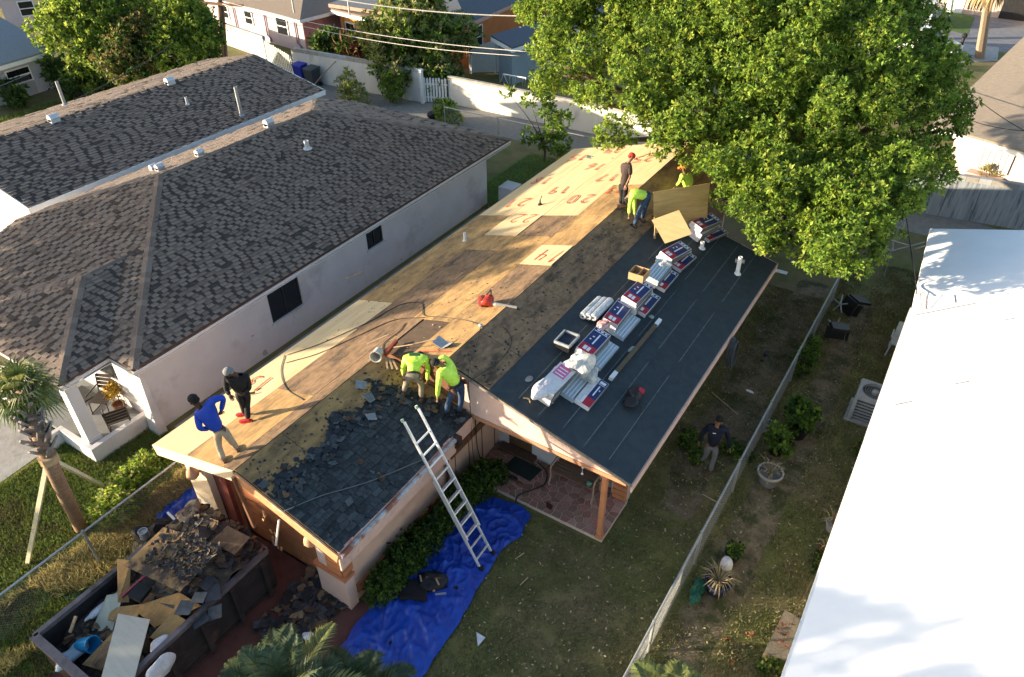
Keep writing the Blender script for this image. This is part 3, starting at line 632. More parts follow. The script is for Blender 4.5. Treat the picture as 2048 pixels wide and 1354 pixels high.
# flagstone patio
mb = MB(); mb.box(-7.53, 9.88, .0, -3.9, 11.24, .085); pf = build('patio_slab', mb, mat('pale_grout', (.62, .48, .39), (.52, .40, .32), 8), H)
flag = [mat('flagstone_red', (.32, .15, .115), (.25, .12, .09), 5, rnd=.2), mat('flagstone_brown', (.28, .165, .12), (.22, .13, .095), 5, rnd=.2), mat('flagstone_pink', (.38, .215, .17), (.31, .17, .135), 5, rnd=.15)]
pts = [(-7.5 + .21 * (i + .5 + U(-.36, .36)), 9.9 + .168 * (j + .5 + U(-.36, .36))) for i in range(17) for j in range(8)]
for k, (cx, cy) in enumerate(pts):
    poly = [(-7.52, 9.89), (-3.91, 9.89), (-3.91, 11.23), (-7.52, 11.23)]
    for l, (ox, oy) in enumerate(pts):
        if l == k or abs(ox - cx) > .9 or abs(oy - cy) > .9: continue
        mx, my = (cx + ox) / 2, (cy + oy) / 2; dx, dy = ox - cx, oy - cy; L_ = math.hypot(dx, dy); dx /= L_; dy /= L_; mx -= dx * .011; my -= dy * .011
        out = []
        for i in range(len(poly)):
            a = poly[i]; e = poly[(i + 1) % len(poly)]; da = (a[0] - mx) * dx + (a[1] - my) * dy; de = (e[0] - mx) * dx + (e[1] - my) * dy
            if da <= 0: out.append(a)
            if da * de < 0: w = da / (da - de); out.append((a[0] + (e[0] - a[0]) * w, a[1] + (e[1] - a[1]) * w))
        poly = out
        if len(poly) < 3: break
    if len(poly) >= 3: mb = MB(); mb.slab([(x, y, .085) for x, y in poly], (0, 0, .012 + U(0, .006))); build('flagstone', mb, random.choice(flag), pf)
# roof pipes
def rpipe(p, h, r, m): vent_pipe(H, Vector(p), h, r, m)
rpipe((-11.624, 15.704, 2.62), .28, .045, white_p); rpipe((-5.251, 18.455, 2.964), .22, .06, white_p); rpipe((-4.056, 18.183, 2.644), .55, .06, white_p)
q = Vector((-4.056, 18.183, 2.644)); mb = MB(); mb.bar(q + Vector((-.12, 0, .4)), q + Vector((.12, .05, .42)), .04, .1); build('pipe_cap', mb, galv, H)
p = Vector((-10.622, 18.445, 2.896)); mb = MB(); mb.lathe(p, [(.07, .015), (.07, .06), (.03, .09), (.02, .2), (0, .2)], 8); mb.tube([p + Vector((0, 0, .15)), p + Vector((.03, .05, .33))], .012, 5); build('pipe_stub', mb, dgrey, H)
for px in ((-10.331, 9.879, 2.977), (-13.967, 12.857, 1.973), (-9.202, 22.455, 3.288)):
    p = Vector(px) + nL * .02; mb = MB(); mb.bar(p, p + Vector((.25, .5, .25 * KL)), .05, .02); build('wood_lath', mb, wood, H)
# spray-painted sheet numbers (read from the far side)
DG = {'0': [[(.1, .2), (.1, .8), (.35, 1), (.6, .8), (.6, .2), (.35, 0), (.1, .2)]], '1': [[(.2, .8), (.4, 1), (.38, 0)]], '2': [[(.05, .8), (.3, 1), (.6, .8), (.5, .5), (.05, .02), (.7, .05)]],
      '3': [[(.05, .95), (.6, .9), (.3, .55), (.6, .3), (.35, 0), (.05, .1)]], '4': [[(.1, 1), (.08, .5), (.65, .5)], [(.5, .95), (.48, 0)]], '5': [[(.6, 1), (.15, .95), (.1, .55), (.5, .55), (.6, .25), (.4, 0), (.05, .08)]],
      '6': [[(.5, 1), (.1, .5), (.15, .05), (.5, .05), (.55, .4), (.12, .4)]], '7': [[(.05, .95), (.6, 1), (.25, 0)]], '8': [[(.35, .5), (.1, .75), (.35, 1), (.6, .75), (.1, .25), (.35, 0), (.6, .25), (.35, .5)]], '9': [[(.55, .6), (.15, .6), (.1, .9), (.5, .98), (.55, .5), (.4, 0)]]}
def spray(txt, p, sx=.42, sy=.62, rot=0.):
    p = Vector(p); cr, sr = math.cos(rot), math.sin(rot); n = len(txt)
    for i, ch in enumerate(txt):
        for st in DG[ch]:
            mb = MB(); Q = []
            for (u, v) in st:
                a = (i - n / 2 + u * .85) * sx + U(-.012, .012); b_ = (v - .5) * sy + U(-.012, .012)
                a, b_ = a * cr - b_ * sr, a * sr + b_ * cr
                x, y = p.x - a, p.y - b_; Q.append(Vector((x, y, zL(x))))
            Q = arc(Q, 4) if len(Q) > 2 else Q; L1 = []; L2 = []; l = nL * (.0375 + .0009 * i)
            for k in range(len(Q)):
                d = Q[min(k + 1, len(Q) - 1)] - Q[max(k - 1, 0)]; s = d.cross(nL).normalized() * U(.017, .028); L1.append(Q[k] + s + l); L2.append(Q[k] - s + l)
            m_ = len(Q); mb.add(L1 + L2, [(k, k + m_, k + 1 + m_, k + 1) for k in range(m_ - 1)]); build('painted_digit', mb, red_paint, H)
for tx, p, s in (('14', (-8.315, 14.875, 3.533), 1.), ('22', (-10.645, 17.331, 2.89), .95), ('21', (-11.683, 18.639, 2.603), 1.), ('20', (-9.512, 18.866, 3.203), 1.), ('19', (-10.68, 19.684, 2.88), .9), ('18', (-11.906, 20.637, 2.542), .9), ('17', (-9.443, 20.72, 3.222), .9), ('16', (-10.493, 21.867, 2.932), .9), ('15', (-11.727, 22.946, 2.591), .9), ('23', (-8.61, 19.53, 3.452), .7), ('24', (-10.614, 23.539, 2.898), .9), ('25', (-8.971, 22.425, 3.352), .9), ('13', (-11.972, 7.793, 2.524), .8)):
    spray(tx, p, .46 * s, .66 * s, U(-.1, .1))
mb = MB(); q0, q1 = Vector((-8.751, 9.892, 3.413)), Vector((-7.919, 10.046, 3.642)); mb.bar(q0 + nL * .02, q1 + nL * .02, .035, .003, nL); build('painted_line', mb, red_paint, H)
# hose coil on the eave corner is separate; white loose board at the roof end

# ------------------------------------------------------------ fences and walls
def wires(mb, A, B, z0, z1, d=.075, r=.0023):
    """chain-link fabric: crossed wires as thin flat-sided rods"""
    A = Vector(A); B = Vector(B); L_ = (B - A).length; t = (B - A) / L_; h = z1 - z0; n = Vector((-t.y, t.x, 0)) * r
    for sg in (1, -1):
        u = -h
        while u < L_ + h:
            a, e = (u, u + h) if sg > 0 else (u + h, u); za, ze = z0, z1
            pa, pe = max(0, min(L_, a)), max(0, min(L_, e))
            if abs(pa - pe) > .01:
                za = z0 + h * abs(pa - a) / h; ze = z1 - h * abs(pe - e) / h
                p = A + t * pa + Vector((0, 0, za)); q = A + t * pe + Vector((0, 0, ze)); d_ = (q - p).normalized(); s = d_.cross(n).normalized() * r
                mb.add([p + s, p + n, p - s, q + s, q + n, q - s], [(0, 1, 4, 3), (1, 2, 5, 4), (2, 0, 3, 5)])
            u += d
def chainlink(label, A, B, h, step=2.4, group=None, lean=0.):
    A = Vector(A); B = Vector(B); t = thing('chain_link_fence', label, 'fence', A.lerp(B, .5), group); L_ = (B - A).length; n = max(1, round(L_ / step))
    for i in range(n + 1):
        p = A.lerp(B, i / n); mb = MB(); mb.tube([p, p + Vector((0, 0, h + .05))], .03, 6); build('fence_post', mb, galv, t)
    mb = MB(); mb.tube([A + Vector((0, 0, h)), B + Vector((0, 0, h))], .024, 6); build('top_rail', mb, galv, t)
    mb = MB(); wires(mb, A, B, .03, h); build('mesh', mb, galv, t)
    return t
chainlink('chain-link fence running along the right yard beside the potted plants', (-1.97, 5.6, 0), (-1.84, 22.6, 0), 1.05)
chainlink('chain-link fence between the front lawn and the dumpster', (-12.87, 1.0, 0), (-13.0, 8.6, 0), 1.1)
chainlink('chain-link fence along the back alley in front of the sunlit wall', (-21.6, 28.0, 0), (-6.5, 28.6, 0), 1.15, 3.)
chainlink('chain-link fence in front of the pale far-left bungalow', (-43.252, 18.279, 0), (-44.845, 22.653, 0), 1.1, 3)
wall_w = mat('stained_white_wall', (.66, .63, .57), (.58, .55, .50), 2, (1, 1, .4), rough=.9, bump=.15, c3=(.38, .36, .33), s3=.9, t3=.66)
cop = mat('dirty_coping', (.40, .36, .31), (.27, .245, .215), 4, rough=.95)
def wall2(label, p, q, h, th=.18, m=None, name='boundary_wall', coping=.2, blocks=0):
    p = Vector(p); q = Vector(q); t = thing(name, label, 'wall', p.lerp(q, .5)); d = (q - p).normalized(); n = Vector((-d.y, d.x, 0)) * th
    mb = MB(); mb.slab([p, q, q + n, p + n], (0, 0, h - coping)); build('wall_face', mb, m or wall_w, t)
    if blocks:
        L_ = (q - p).length; k = int(L_ / blocks)
        for i in range(k):
            a = p.lerp(q, i / k) + d * .006; e = p.lerp(q, (i + 1) / k) - d * .006; mb = MB()
            mb.slab([a - n * .05 + Vector((0, 0, h - coping)), e - n * .05 + Vector((0, 0, h - coping)), e + n * 1.05 + Vector((0, 0, h - coping)), a + n * 1.05 + Vector((0, 0, h - coping))], (0, 0, coping)); build('coping_block', mb, random.choice([cop, cop2]), t)
    elif coping:
        mb = MB(); o = n * .06 + d * .0; mb.slab([p - o + Vector((0, 0, h - coping)), q - o + Vector((0, 0, h - coping)), q + n + o + Vector((0, 0, h - coping)), p + n + o + Vector((0, 0, h - coping))], (0, 0, coping)); build('coping', mb, cop, t)
    return t
cop2 = mat('pale_coping', (.42, .42, .41), (.33, .33, .325), 4, rough=.95)
wall2('long stained white alley wall behind the blue and grey bins', (-33.687, 29.791, 0), (-25, 30.53, 0), 1.75, blocks=.9)
wall2('bright white alley wall right of the white picket gate', (-23.698, 31.156, 0), (-12.218, 31.473, 0), 1.45, coping=.12)
wall2('low grey-white wall left of the picket gate by the pink house', (-42.99, 32.535, 0), (-38.12, 31.637, 0), 1.35, coping=.2, blocks=.5)
weath = mat('streaked_grey_wall', (.34, .36, .38), (.25, .27, .29), 2.4, (5, 5, .35), rough=.95, bump=.2, c3=(.12, .13, .14), s3=1.6, t3=.57)
wall2('weathered grey block wall with dark streaks behind the white roof', (-4.903, 30.203, 0), (5.011, 31.675, 0), 1.75, m=weath, coping=.2, blocks=.42)
def pickets(label, p, q, h, n, m, name='picket_gate', cat='gate'):
    p = Vector(p); q = Vector(q); t = thing(name, label, cat, p.lerp(q, .5)); d = (q - p).normalized()
    for z in (.3, h - .35):
        mb = MB(); mb.bar(p + Vector((0, .03, z)), q + Vector((0, .03, z)), .03, .08); build('rail', mb, m, t)
    for i in range(n):
        c = p.lerp(q, (i + .5) / n); w = d * ((q - p).length / n * .31); hh = h + U(-.03, .03); mb = MB()
        mb.slab([c - w + Vector((0, 0, .06)), c + w + Vector((0, 0, .06)), c + w + Vector((0, 0, hh - .06)), c + Vector((0, 0, hh)), c - w + Vector((0, 0, hh - .06))], (0, -.02, 0)); build('picket', mb, m, t)
    return t
pickets('white wooden picket gate between the two white alley walls', (-24.909, 30.586, 0), (-23.698, 31.065, 0), 1.35, 8, white_p)
pickets('pale picket fence beside the blue bin', (-37.646, 31.32, 0), (-33.803, 29.826, 0), 1.3, 15, mat('pale_picket', (.55, .56, .5), (.45, .46, .42)), 'picket_fence', 'fence')
t = thing('wall_pier', 'white gate pier at the left of the picket gate', 'pier', (-24.929, 30.482, 0)); p = Vector((-24.929, 30.482, 0)); mb = MB(); mb.box(p.x - .06, p.y - .1, 0, p.x + .08, p.y + .1, 1.72); build('pier_shaft', mb, white_p, t); mb = MB(); mb.box(p.x - .08, p.y - .12, 1.72, p.x + .1, p.y + .12, 1.77); build('pier_cap', mb, white_p, t)
# vinyl fence stepping up behind the bright wall
p, q = Vector((-25.2, 33.4, 0)), Vector((-23.4, 36.4, 0))
p, q = Vector((-25.655, 34.562, 0)) + Vector((0, 1.5, 0)), Vector((-23.298, 35.708, -0)) + Vector((0, 2.0, 0))
t = thing('vinyl_fence', 'smooth white vinyl fence panel rising beside the orange house', 'fence', p.lerp(q, .5))
for i in range(3):
    c = p.lerp(q, i / 2); z = 1.55 + .38 * i; mb = MB(); mb.box(c.x - .09, c.y - .09, 0, c.x + .09, c.y + .09, z); mb.lathe((c.x, c.y, z), [(.12, 0), (.12, .05), (.05, .1), (.09, .17), (.06, .24), (0, .27)], 8); build('fence_post', mb, white_p, t)
for i in range(2):
    a = p.lerp(q, i / 2 + .02); e = p.lerp(q, i / 2 + .48); mb = MB(); z0, z1 = 1.45 + .38 * i, 1.45 + .38 * (i + 1)
    mb.slab([a + Vector((0, 0, .05)), e + Vector((0, 0, .05)), e + Vector((0, 0, z1)), a + Vector((0, 0, z0))], (.03, -.04, 0)); build('fence_panel', mb, white_p, t)

# ------------------------------------------------------------ far houses
def house(label, p0, p1, depth, h, kind, pitch, wm, rm, over=.4, wins=(), name='bungalow', fm=None, side_m=None, doors=()):
    p0 = Vector(p0); p1 = Vector(p1); p0.z = p1.z = 0; u = (p1 - p0); Lu = u.length; u.normalize(); v = Vector((-u.y, u.x, 0)); t = thing(name, label, 'house', p0.lerp(p1, .5))
    P = lambda a, b_, z: p0 + u * a + v * b_ + Vector((0, 0, z))
    mb = MB(); mb.slab([P(0, 0, 0), P(Lu, 0, 0), P(Lu, depth, 0), P(0, depth, 0)], (0, 0, h)); build('wall', mb, wm, t)
    if side_m:
        mb = MB(); mb.slab([P(Lu, .02, 0), P(Lu + .03, .02, 0), P(Lu + .03, depth, 0), P(Lu, depth, 0)], (0, 0, h)); build('side_wall', mb, side_m, t)
    o = over; e = [P(-o, -o, h), P(Lu + o, -o, h), P(Lu + o, depth + o, h), P(-o, depth + o, h)]; mb = MB()
    if kind == 'hip':
        d = (depth + 2 * o) / 2; d2 = min(d, (Lu + 2 * o) / 2 - .05); zt = h + pitch * min(d, d2)
        if Lu >= depth: a, c = P(-o + d2, depth / 2, zt), P(Lu + o - d2, depth / 2, zt); F = [(0, 1, 5, 4), (1, 2, 5), (2, 3, 4, 5), (3, 0, 4)]
        else: d2 = (Lu + 2 * o) / 2; zt = h + pitch * d2; a, c = P(Lu / 2, -o + d2, zt), P(Lu / 2, depth + o - d2, zt); F = [(0, 1, 4), (1, 2, 5, 4), (2, 3, 5), (3, 0, 4, 5)]
        mb.add(e + [a, c], F)
    elif kind == 'gable_u':
        zt = h + pitch * (depth / 2 + o); a, c = P(-o, depth / 2, zt), P(Lu + o, depth / 2, zt); mb.slab([e[0], e[1], c, a], (0, 0, .08)); mb.slab([a, c, e[2], e[3]], (0, 0, .08))
        mb.slab([P(0, 0, h), P(0, depth, h), P(0, depth / 2, zt - .2)], u * .1); mb.slab([P(Lu - .1, 0, h), P(Lu - .1, depth, h), P(Lu - .1, depth / 2, zt - .2)], u * .1)
    elif kind == 'gable_v':
        zt = h + pitch * (Lu / 2 + o); a, c = P(Lu / 2, -o, zt), P(Lu / 2, depth + o, zt); mb.slab([e[0], a, c, e[3]], (0, 0, .08)); mb.slab([a, e[1], e[2], c], (0, 0, .08))
        mb.slab([P(0, .0, h), P(Lu, 0, h), P(Lu / 2, 0, zt - .2)], v * .1)
    else:
        e[2].z += pitch * depth; e[3].z += pitch * depth; mb.slab(e, (0, 0, .1))
    build('roof', mb, rm, t)
    for i in range(4):
        if kind[:5] != 'gable' or (kind == 'gable_u' and i in (0, 2)) or (kind == 'gable_v' and i in (1, 3)):
            mb = MB(); mb.bar(e[i] - Vector((0, 0, .11)), e[(i + 1) % 4] - Vector((0, 0, .11)), .05, .2); build('fascia', mb, fm or white_p, t)
    for (sd, a, b_, z0, z1) in wins:
        Q = (lambda s, off, z: P(s, -off, z)) if sd == 'f' else (lambda s, off, z: P(Lu + off + (.03 if side_m else 0), s, z)); mb = MB(); w = .07
        for q in ((a, z0, b_, z0 + w), (a, z1 - w, b_, z1), (a, z0 + w, a + w, z1 - w), (b_ - w, z0 + w, b_, z1 - w), (a + w, (z0 + z1) / 2 - .03, b_ - w, (z0 + z1) / 2 + .03)):
            mb.hexa([Q(q[0], .06, q[1]), Q(q[2], .06, q[1]), Q(q[2], 0, q[1]), Q(q[0], 0, q[1])], [Q(q[0], .06, q[3]), Q(q[2], .06, q[3]), Q(q[2], 0, q[3]), Q(q[0], 0, q[3])])
        f = build('window', mb, white_p, t); mb = MB(); mb.slab([Q(a + w, .02, z0 + w), Q(b_ - w, .02, z0 + w), Q(b_ - w, .02, z1 - w), Q(a + w, .02, z1 - w)], Q(0, .03, 0) - Q(0, 0, 0)); build('pane', mb, glassd, f)
    for (a, b_, z1, m) in doors: mb = MB(); mb.slab([P(a, -.03, .05), P(b_, -.03, .05), P(b_, -.03, z1), P(a, -.03, z1)], v * .03); build('door', mb, m, t)
    t['Lu'] = Lu; t['u'] = list(u); t['v'] = list(v); return t, P
cream_w = mat('cream_wall', (.56, .46, .47), (.51, .42, .43), 2, rough=.9); pink_w = mat('pink_wall', (.56, .26, .24), (.50, .22, .21), 2, rough=.9)
orange_w = mat('orange_wall', (.50, .17, .055), (.44, .145, .045), 2, rough=.9); bluegrey_w = mat('bluegrey_wall', (.22, .27, .30), (.19, .235, .265), 2, rough=.9)
roof_tan = mat('tan_roof', (.22, .175, .14), (.17, .135, .108), 14, rough=.95, bump=.4); roof_blue = mat('slate_roof', (.10, .115, .14), (.075, .088, .11), 14, rough=.95, bump=.4)
roof_grey = mat('pale_grey_roof', (.22, .24, .26), (.17, .19, .21), 14, rough=.95, bump=.4)
t, P = house('pink and cream house with a tan hip roof beyond the alley', (-47.534, 35.066, 0), (-36.898, 33.906, 0), 9, 2.15, 'hip', .33, cream_w, roof_tan, .45, (('f', 2.0, 2.8, .85, 1.75), ('f', 4.6, 5.5, .85, 1.75), ('f', 8.0, 9.2, .75, 1.85), ('s', 3, 3.9, .7, 1.5)), side_m=pink_w)
for s in (3.5, 6.9, 10.0): mb = MB(); a = P(s, -.08, 0); mb.tube([a + Vector((0, 0, 1.9)), a + Vector((0, 0, .5)), a + Vector((.25, 0, .35)), a + Vector((.25, 0, .1))], .05, 6); build('drain_pipe', mb, mat('mauve_pipe', (.32, .24, .32)), t)
house('yellow garden shed with a flat beige roof beside the pink house', (-35.737, 36.071, 0), (-31.829, 35.535, 0), 4, 2.3, 'shed', .06, mat('ochre_wall', (.62, .30, .08), (.5, .22, .06), 2), roof_tan, .35, (('f', .5, 1.4, .8, 1.7),), name='shed')
house('bright orange house with a dark slate hip roof behind the leafy tree', (-35.5, 36.0, 0), (-26.3, 36.6, 0), 22, 2.75, 'hip', .36, orange_w, roof_blue, .5, (('s', .6, 1.8, .9, 2.2), ('s', 8.2, 10.2, 1.3, 2.3), ('s', 15.5, 17, 1.3, 2.3)), name='orange_house', fm=mat('salmon_fascia', (.5, .3, .24)))
house('small blue-grey outbuilding with white eaves behind the bright alley wall', (-22.456, 35.504, 0), Vector((-22.456, 35.504, 0)) + Vector((1.6, 9, 0)), 1.0, 2.1, 'shed', .35, bluegrey_w, roof_blue, .3, (('f', 2.0, 4.0, .6, 1.8),), name='outbuilding')
house('pale grey bungalow with a blue-grey roof at the far left', (-43.6, 16.0, 0), (-44.161, 21.417, 0), 9, 2.0, 'gable_u', .34, mat('pale_blue_wall', (.40, .42, .45), (.35, .37, .40), 2), roof_grey, .5, (('f', 3.1, 4.5, .75, 1.55),))
house('cream building half hidden behind the trees at top left', (-58.358, 26.816, 0), (-57.621, 28.36, 0), 8, 2.6, 'hip', .3, cream_w, roof_grey, .4, (('f', 1, 2, .8, 1.8),))
house('dark red house roof showing behind the left trees', (-55.278, 33.268, 0), (-48.438, 35.151, 0), 8, 2.4, 'hip', .3, pink_w, mat('dark_red_roof', (.16, .06, .06), (.12, .045, .045), 10), .4, ())
# top right
t, P = house('pink house with a wide tan roof behind the weathered grey wall', (-0.15, 34.72, 0), (6.121, 32.819, 0), 13, 2.3, 'gable_u', .30, mat('peach_wall', (.58, .46, .40), (.52, .41, .36), 2), mat('tan_tile_roof', (.30, .25, .195), (.22, .18, .14), 6, (1, 6, 1), rough=.95, bump=.6), .8, (), name='tan_roof_house')
mb = MB()
for i in range(6): a = P(1.05 + i * .22, -.06, 1.0); mb.slab([a, a + (P(1, 0, 0) - P(0, 0, 0)) * .16, a + (P(1, 0, 0) - P(0, 0, 0)) * .16 + Vector((0, 0, 1.15)), a + Vector((0, 0, 1.15))], (P(0, 1, 0) - P(0, 0, 0)) * .05)
shm = mat('shutter_metal', (.62, .60, .56), (.5, .48, .45), 6, rough=.5)
for i in range(6): mb = MB(); a = P(1.05 + i * .22, -.07, 1.0); uu = P(1, 0, 0) - P(0, 0, 0); mb.slab([a, a + uu * .19, a + uu * .19 + Vector((0, 0, 1.15)), a + Vector((0, 0, 1.15))], (P(0, 1, 0) - P(0, 0, 0)) * .06); build('shutter_slat', mb, shm, t)
mb = MB(); a = P(4.2, -.05, .9); mb.slab([a, a + uu * .9, a + uu * .9 + Vector((0, 0, 1.2)), a + Vector((0, 0, 1.2))], (P(0, 1, 0) - P(0, 0, 0)) * .04); build('window', mb, glassd, t)
mb = MB(); a = P(1.0, -.55, 0); mb.slab([a, a + uu * 1.3, a + uu * 1.3 + (P(0, .5, 0) - P(0, 0, 0)), a + (P(0, .5, 0) - P(0, 0, 0))], (0, 0, .85)); build('planter_wall', mb, stucco_p, t)
t, P = house('peach house with a dark garage opening across the far street', (-5.33, 66.909, -0), (3.45, 66.555, 0), 10, 2.8, 'hip', .3, mat('peach_far', (.52, .38, .32), (.46, .34, .28), 2), roof_tan, .5, (), name='garage_house')
uu = P(1, 0, 0) - P(0, 0, 0); vv = P(0, 1, 0) - P(0, 0, 0)
mb = MB(); a = P(1.4, -.05, .0); mb.slab([a, a + uu * 1.1, a + uu * 1.1 + Vector((0, 0, 2.0)), a + Vector((0, 0, 2.0))], vv * .05); build('door', mb, white_p, t)
mb = MB(); a = P(4.9, -.04, .02); mb.slab([a, a + uu * 2.1, a + uu * 2.1 + Vector((0, 0, 2.0)), a + Vector((0, 0, 2.0))], vv * .04); build('garage_opening', mb, black, t)
mb = MB(); a = P(7.1, -1.3, 0); mb.slab([a, a + uu * .6, a + uu * .6 + vv * 1.25, a + vv * 1.25], (0, 0, 2.75)); build('porch_column', mb, stucco_c, t)
mb = MB(); a = P(2.7, -.05, .35); mb.slab([a, a + uu * 1.3, a + uu * 1.3 + Vector((0, 0, 1.5)), a + Vector((0, 0, 1.5))], vv * .04); w_ = build('window', mb, glassd, t)
for i in range(7): mb = MB(); b0 = P(2.75 + i * .2, -.1, .3); mb.tube([b0, b0 + Vector((0, 0, 1.6))], .015, 4); build('window_bar', mb, white_p, w_)

# white-roofed house at right
t = thing('white_roofed_house', 'house with a brilliant white coated roof filling the right side', 'house', (3.5, 15, 0))
def zW(x): return 2.6 + .266 * (x - .2)
wr = mat('white_roof_coating', (.86, .86, .85), (.82, .82, .82), 1.2, rough=.55, bump=.03, bs=3, c3=(.76, .755, .74), s3=.35, t3=.66)
mb = MB(); e = [(.37, -1.0), (.37, 19.0), (.13, 24.05), (6.2, 24.05), (6.2, -1.0)]
mb.slab([(x, y, zW(x) - .12) for x, y in e], (0, 0, .12)); mb.slab([(6.2, -1, zW(6.2) - .12), (6.2, 24.05, zW(6.2) - .12), (12, 24.05, zW(.4) - .12), (12, -1, zW(.4) - .12)], (0, 0, .12)); build('roof', mb, wr, t)
mb = MB(); mb.bar((.35, -1, 2.53), (.35, 19, 2.53), .05, .2); build('fascia', mb, white_p, t)
mb = MB(); mb.box(.95, -.5, 0, 11.5, 23.5, 2.4); build('wall', mb, mat('pale_green_wall', (.5, .52, .48), (.44, .46, .42), 2), t)
shadow_m = mat('shadow_streak', (.25, .25, .26), (.18, .18, .19), 8)  # dark bars stand in for shadow streaks cast on the white coating
for a, e in (((2.302, 18.675, 3.159), (2.529, 18.816, 3.219)), ((1.662, 15.704, 2.989), (1.894, 15.864, 3.051)), ((0.672, 14.612, 2.726), (0.961, 14.827, 2.802)), ((0.517, 18.627, 2.684), (1.732, 19.474, 3.008)), ((1.205, 19.828, 2.867), (1.272, 19.398, 2.885))):
    mb = MB(); mb.bar(Vector(a) + Vector((0, 0, .008)), Vector(e) + Vector((0, 0, .008)), .03, .01); build('shadow_streak', mb, shadow_m, t)
# ------------------------------------------------------------ foliage
def leafmat(name, c1, c2, **k): return mat(name, c1, c2, k.pop('scale', .9), rough=.55, bump=0, isl=k.pop('isl', .24), spec=.25, trans=k.pop('trans', .42), detail=3, **k)
leaf_a = leafmat('leaf_bright', (.18, .275, .034), (.135, .225, .03)); leaf_b = leafmat('leaf_mid', (.10, .165, .024), (.065, .12, .02)); leaf_c = leafmat('leaf_dark', (.035, .072, .016), (.022, .048, .012)); leaf_y = leafmat('leaf_yellow', (.29, .355, .055), (.225, .30, .045))
leaf_o = leafmat('leaf_olive', (.19, .16, .05), (.12, .11, .035)); leaf_s = leafmat('leaf_silver', (.33, .32, .13), (.20, .21, .08))
def clumps(blobs, n, k, leaf, wl, inner=.55, up=.35, ragged_=.22):
    """leaf quads: n clumps spread over the blobs, k leaves each"""
    B_ = np.array([(*b[0], *(b[1] if hasattr(b[1], '__len__') else (b[1],) * 3)) for b in blobs]); w = (B_[:, 3] * B_[:, 4] * B_[:, 5]) ** (2 / 3); w /= w.sum()
    idx = rng.choice(len(B_), n, p=w); d = rng.normal(size=(n, 3)); d /= np.linalg.norm(d, axis=1)[:, None]
    r = inner + (1 - inner) * rng.random(n) ** .45; r *= 1 + ragged_ * rng.normal(size=n) * .6
    c = B_[idx, :3] + d * B_[idx, 3:] * r[:, None]
    C = np.repeat(c, k, 0); N = np.repeat(d, k, 0); m = n * k
    a = rng.normal(size=(m, 3)) + N * .9 + np.array([0, 0, up]); a /= np.linalg.norm(a, axis=1)[:, None]
    s = np.cross(a, rng.normal(size=(m, 3)) * .55 + N + np.array([0, 0, .5])); s /= np.linalg.norm(s, axis=1)[:, None] + 1e-9
    L_ = leaf * rng.uniform(.6, 1.25, m)[:, None]; Wd = L_ * wl
    root = C + a * L_ * .15; nn = np.cross(s, a)
    V = np.stack([root, root + a * L_ * .5 + s * Wd * .5 + nn * L_ * .06, root + a * L_ - nn * L_ * .12, root + a * L_ * .5 - s * Wd * .5 + nn * L_ * .06], 1)
    return V.reshape(-1, 3), m, idx, np.repeat(r, k), np.repeat(c, k, 0)
def crown(parent, blobs, n, k, leaf, wl=.5, mats=None, wts=(.3, .4, .3), name='crown', **kw):
    V, m, idx, r, c = clumps(blobs, n, k, leaf, wl, **kw); mats = mats or [leaf_a, leaf_b, leaf_c]
    cl = rng.choice(len(mats), n, p=np.array(wts) / sum(wts)); mi = np.repeat(cl, k); f = rng.random(m) < .12; mi[f] = rng.choice(len(mats), f.sum())
    return npmesh(name, V, 4, mats, parent, None, mi, 'stuff')
def limbs(parent, base, tips, r0, fork=None, name='trunk', m=None):
    base = Vector(base); f = Vector(fork) if fork else base.lerp(Vector(tips[0]), .4); mb = MB()
    pts = arc([base, base.lerp(f, .5) + Vector((U(-.1, .1), U(-.1, .1), 0)), f], 4); mb.tube(pts, [r0 * (1.25 - .5 * i / len(pts)) for i in range(len(pts))], 9); tr = build(name, mb, m or bark, parent, smooth=True)
    for tp in tips:
        tp = Vector(tp); mid = f.lerp(tp, .5) + Vector((U(-.15, .15), U(-.15, .15), U(0, .3))) * (tp - f).length * .3
        mb = MB(); pts = arc([f, mid, tp], 4); mb.tube(pts, [r0 * .65 * (1 - .85 * i / len(pts)) for i in range(len(pts))], 6); build('branch', mb, m or bark, parent, smooth=True)
def tree(label, base, blobs, n, k, leaf, wl=.5, r0=.15, name='tree', cat='tree', mats=None, wts=(.3, .4, .3), group=None, **kw):
    t = thing(name, label, cat, base, group); cs = [Vector(b[0]) for b in blobs]; mid = sum(cs, Vector((0, 0, 0))) / len(cs)
    fz = Vector(base).lerp(mid, .45); fz.z = max(fz.z, .2)
    limbs(t, base, cs[:14], r0, fz); crown(t, blobs, n, k, leaf, wl, mats, wts, **kw); return t
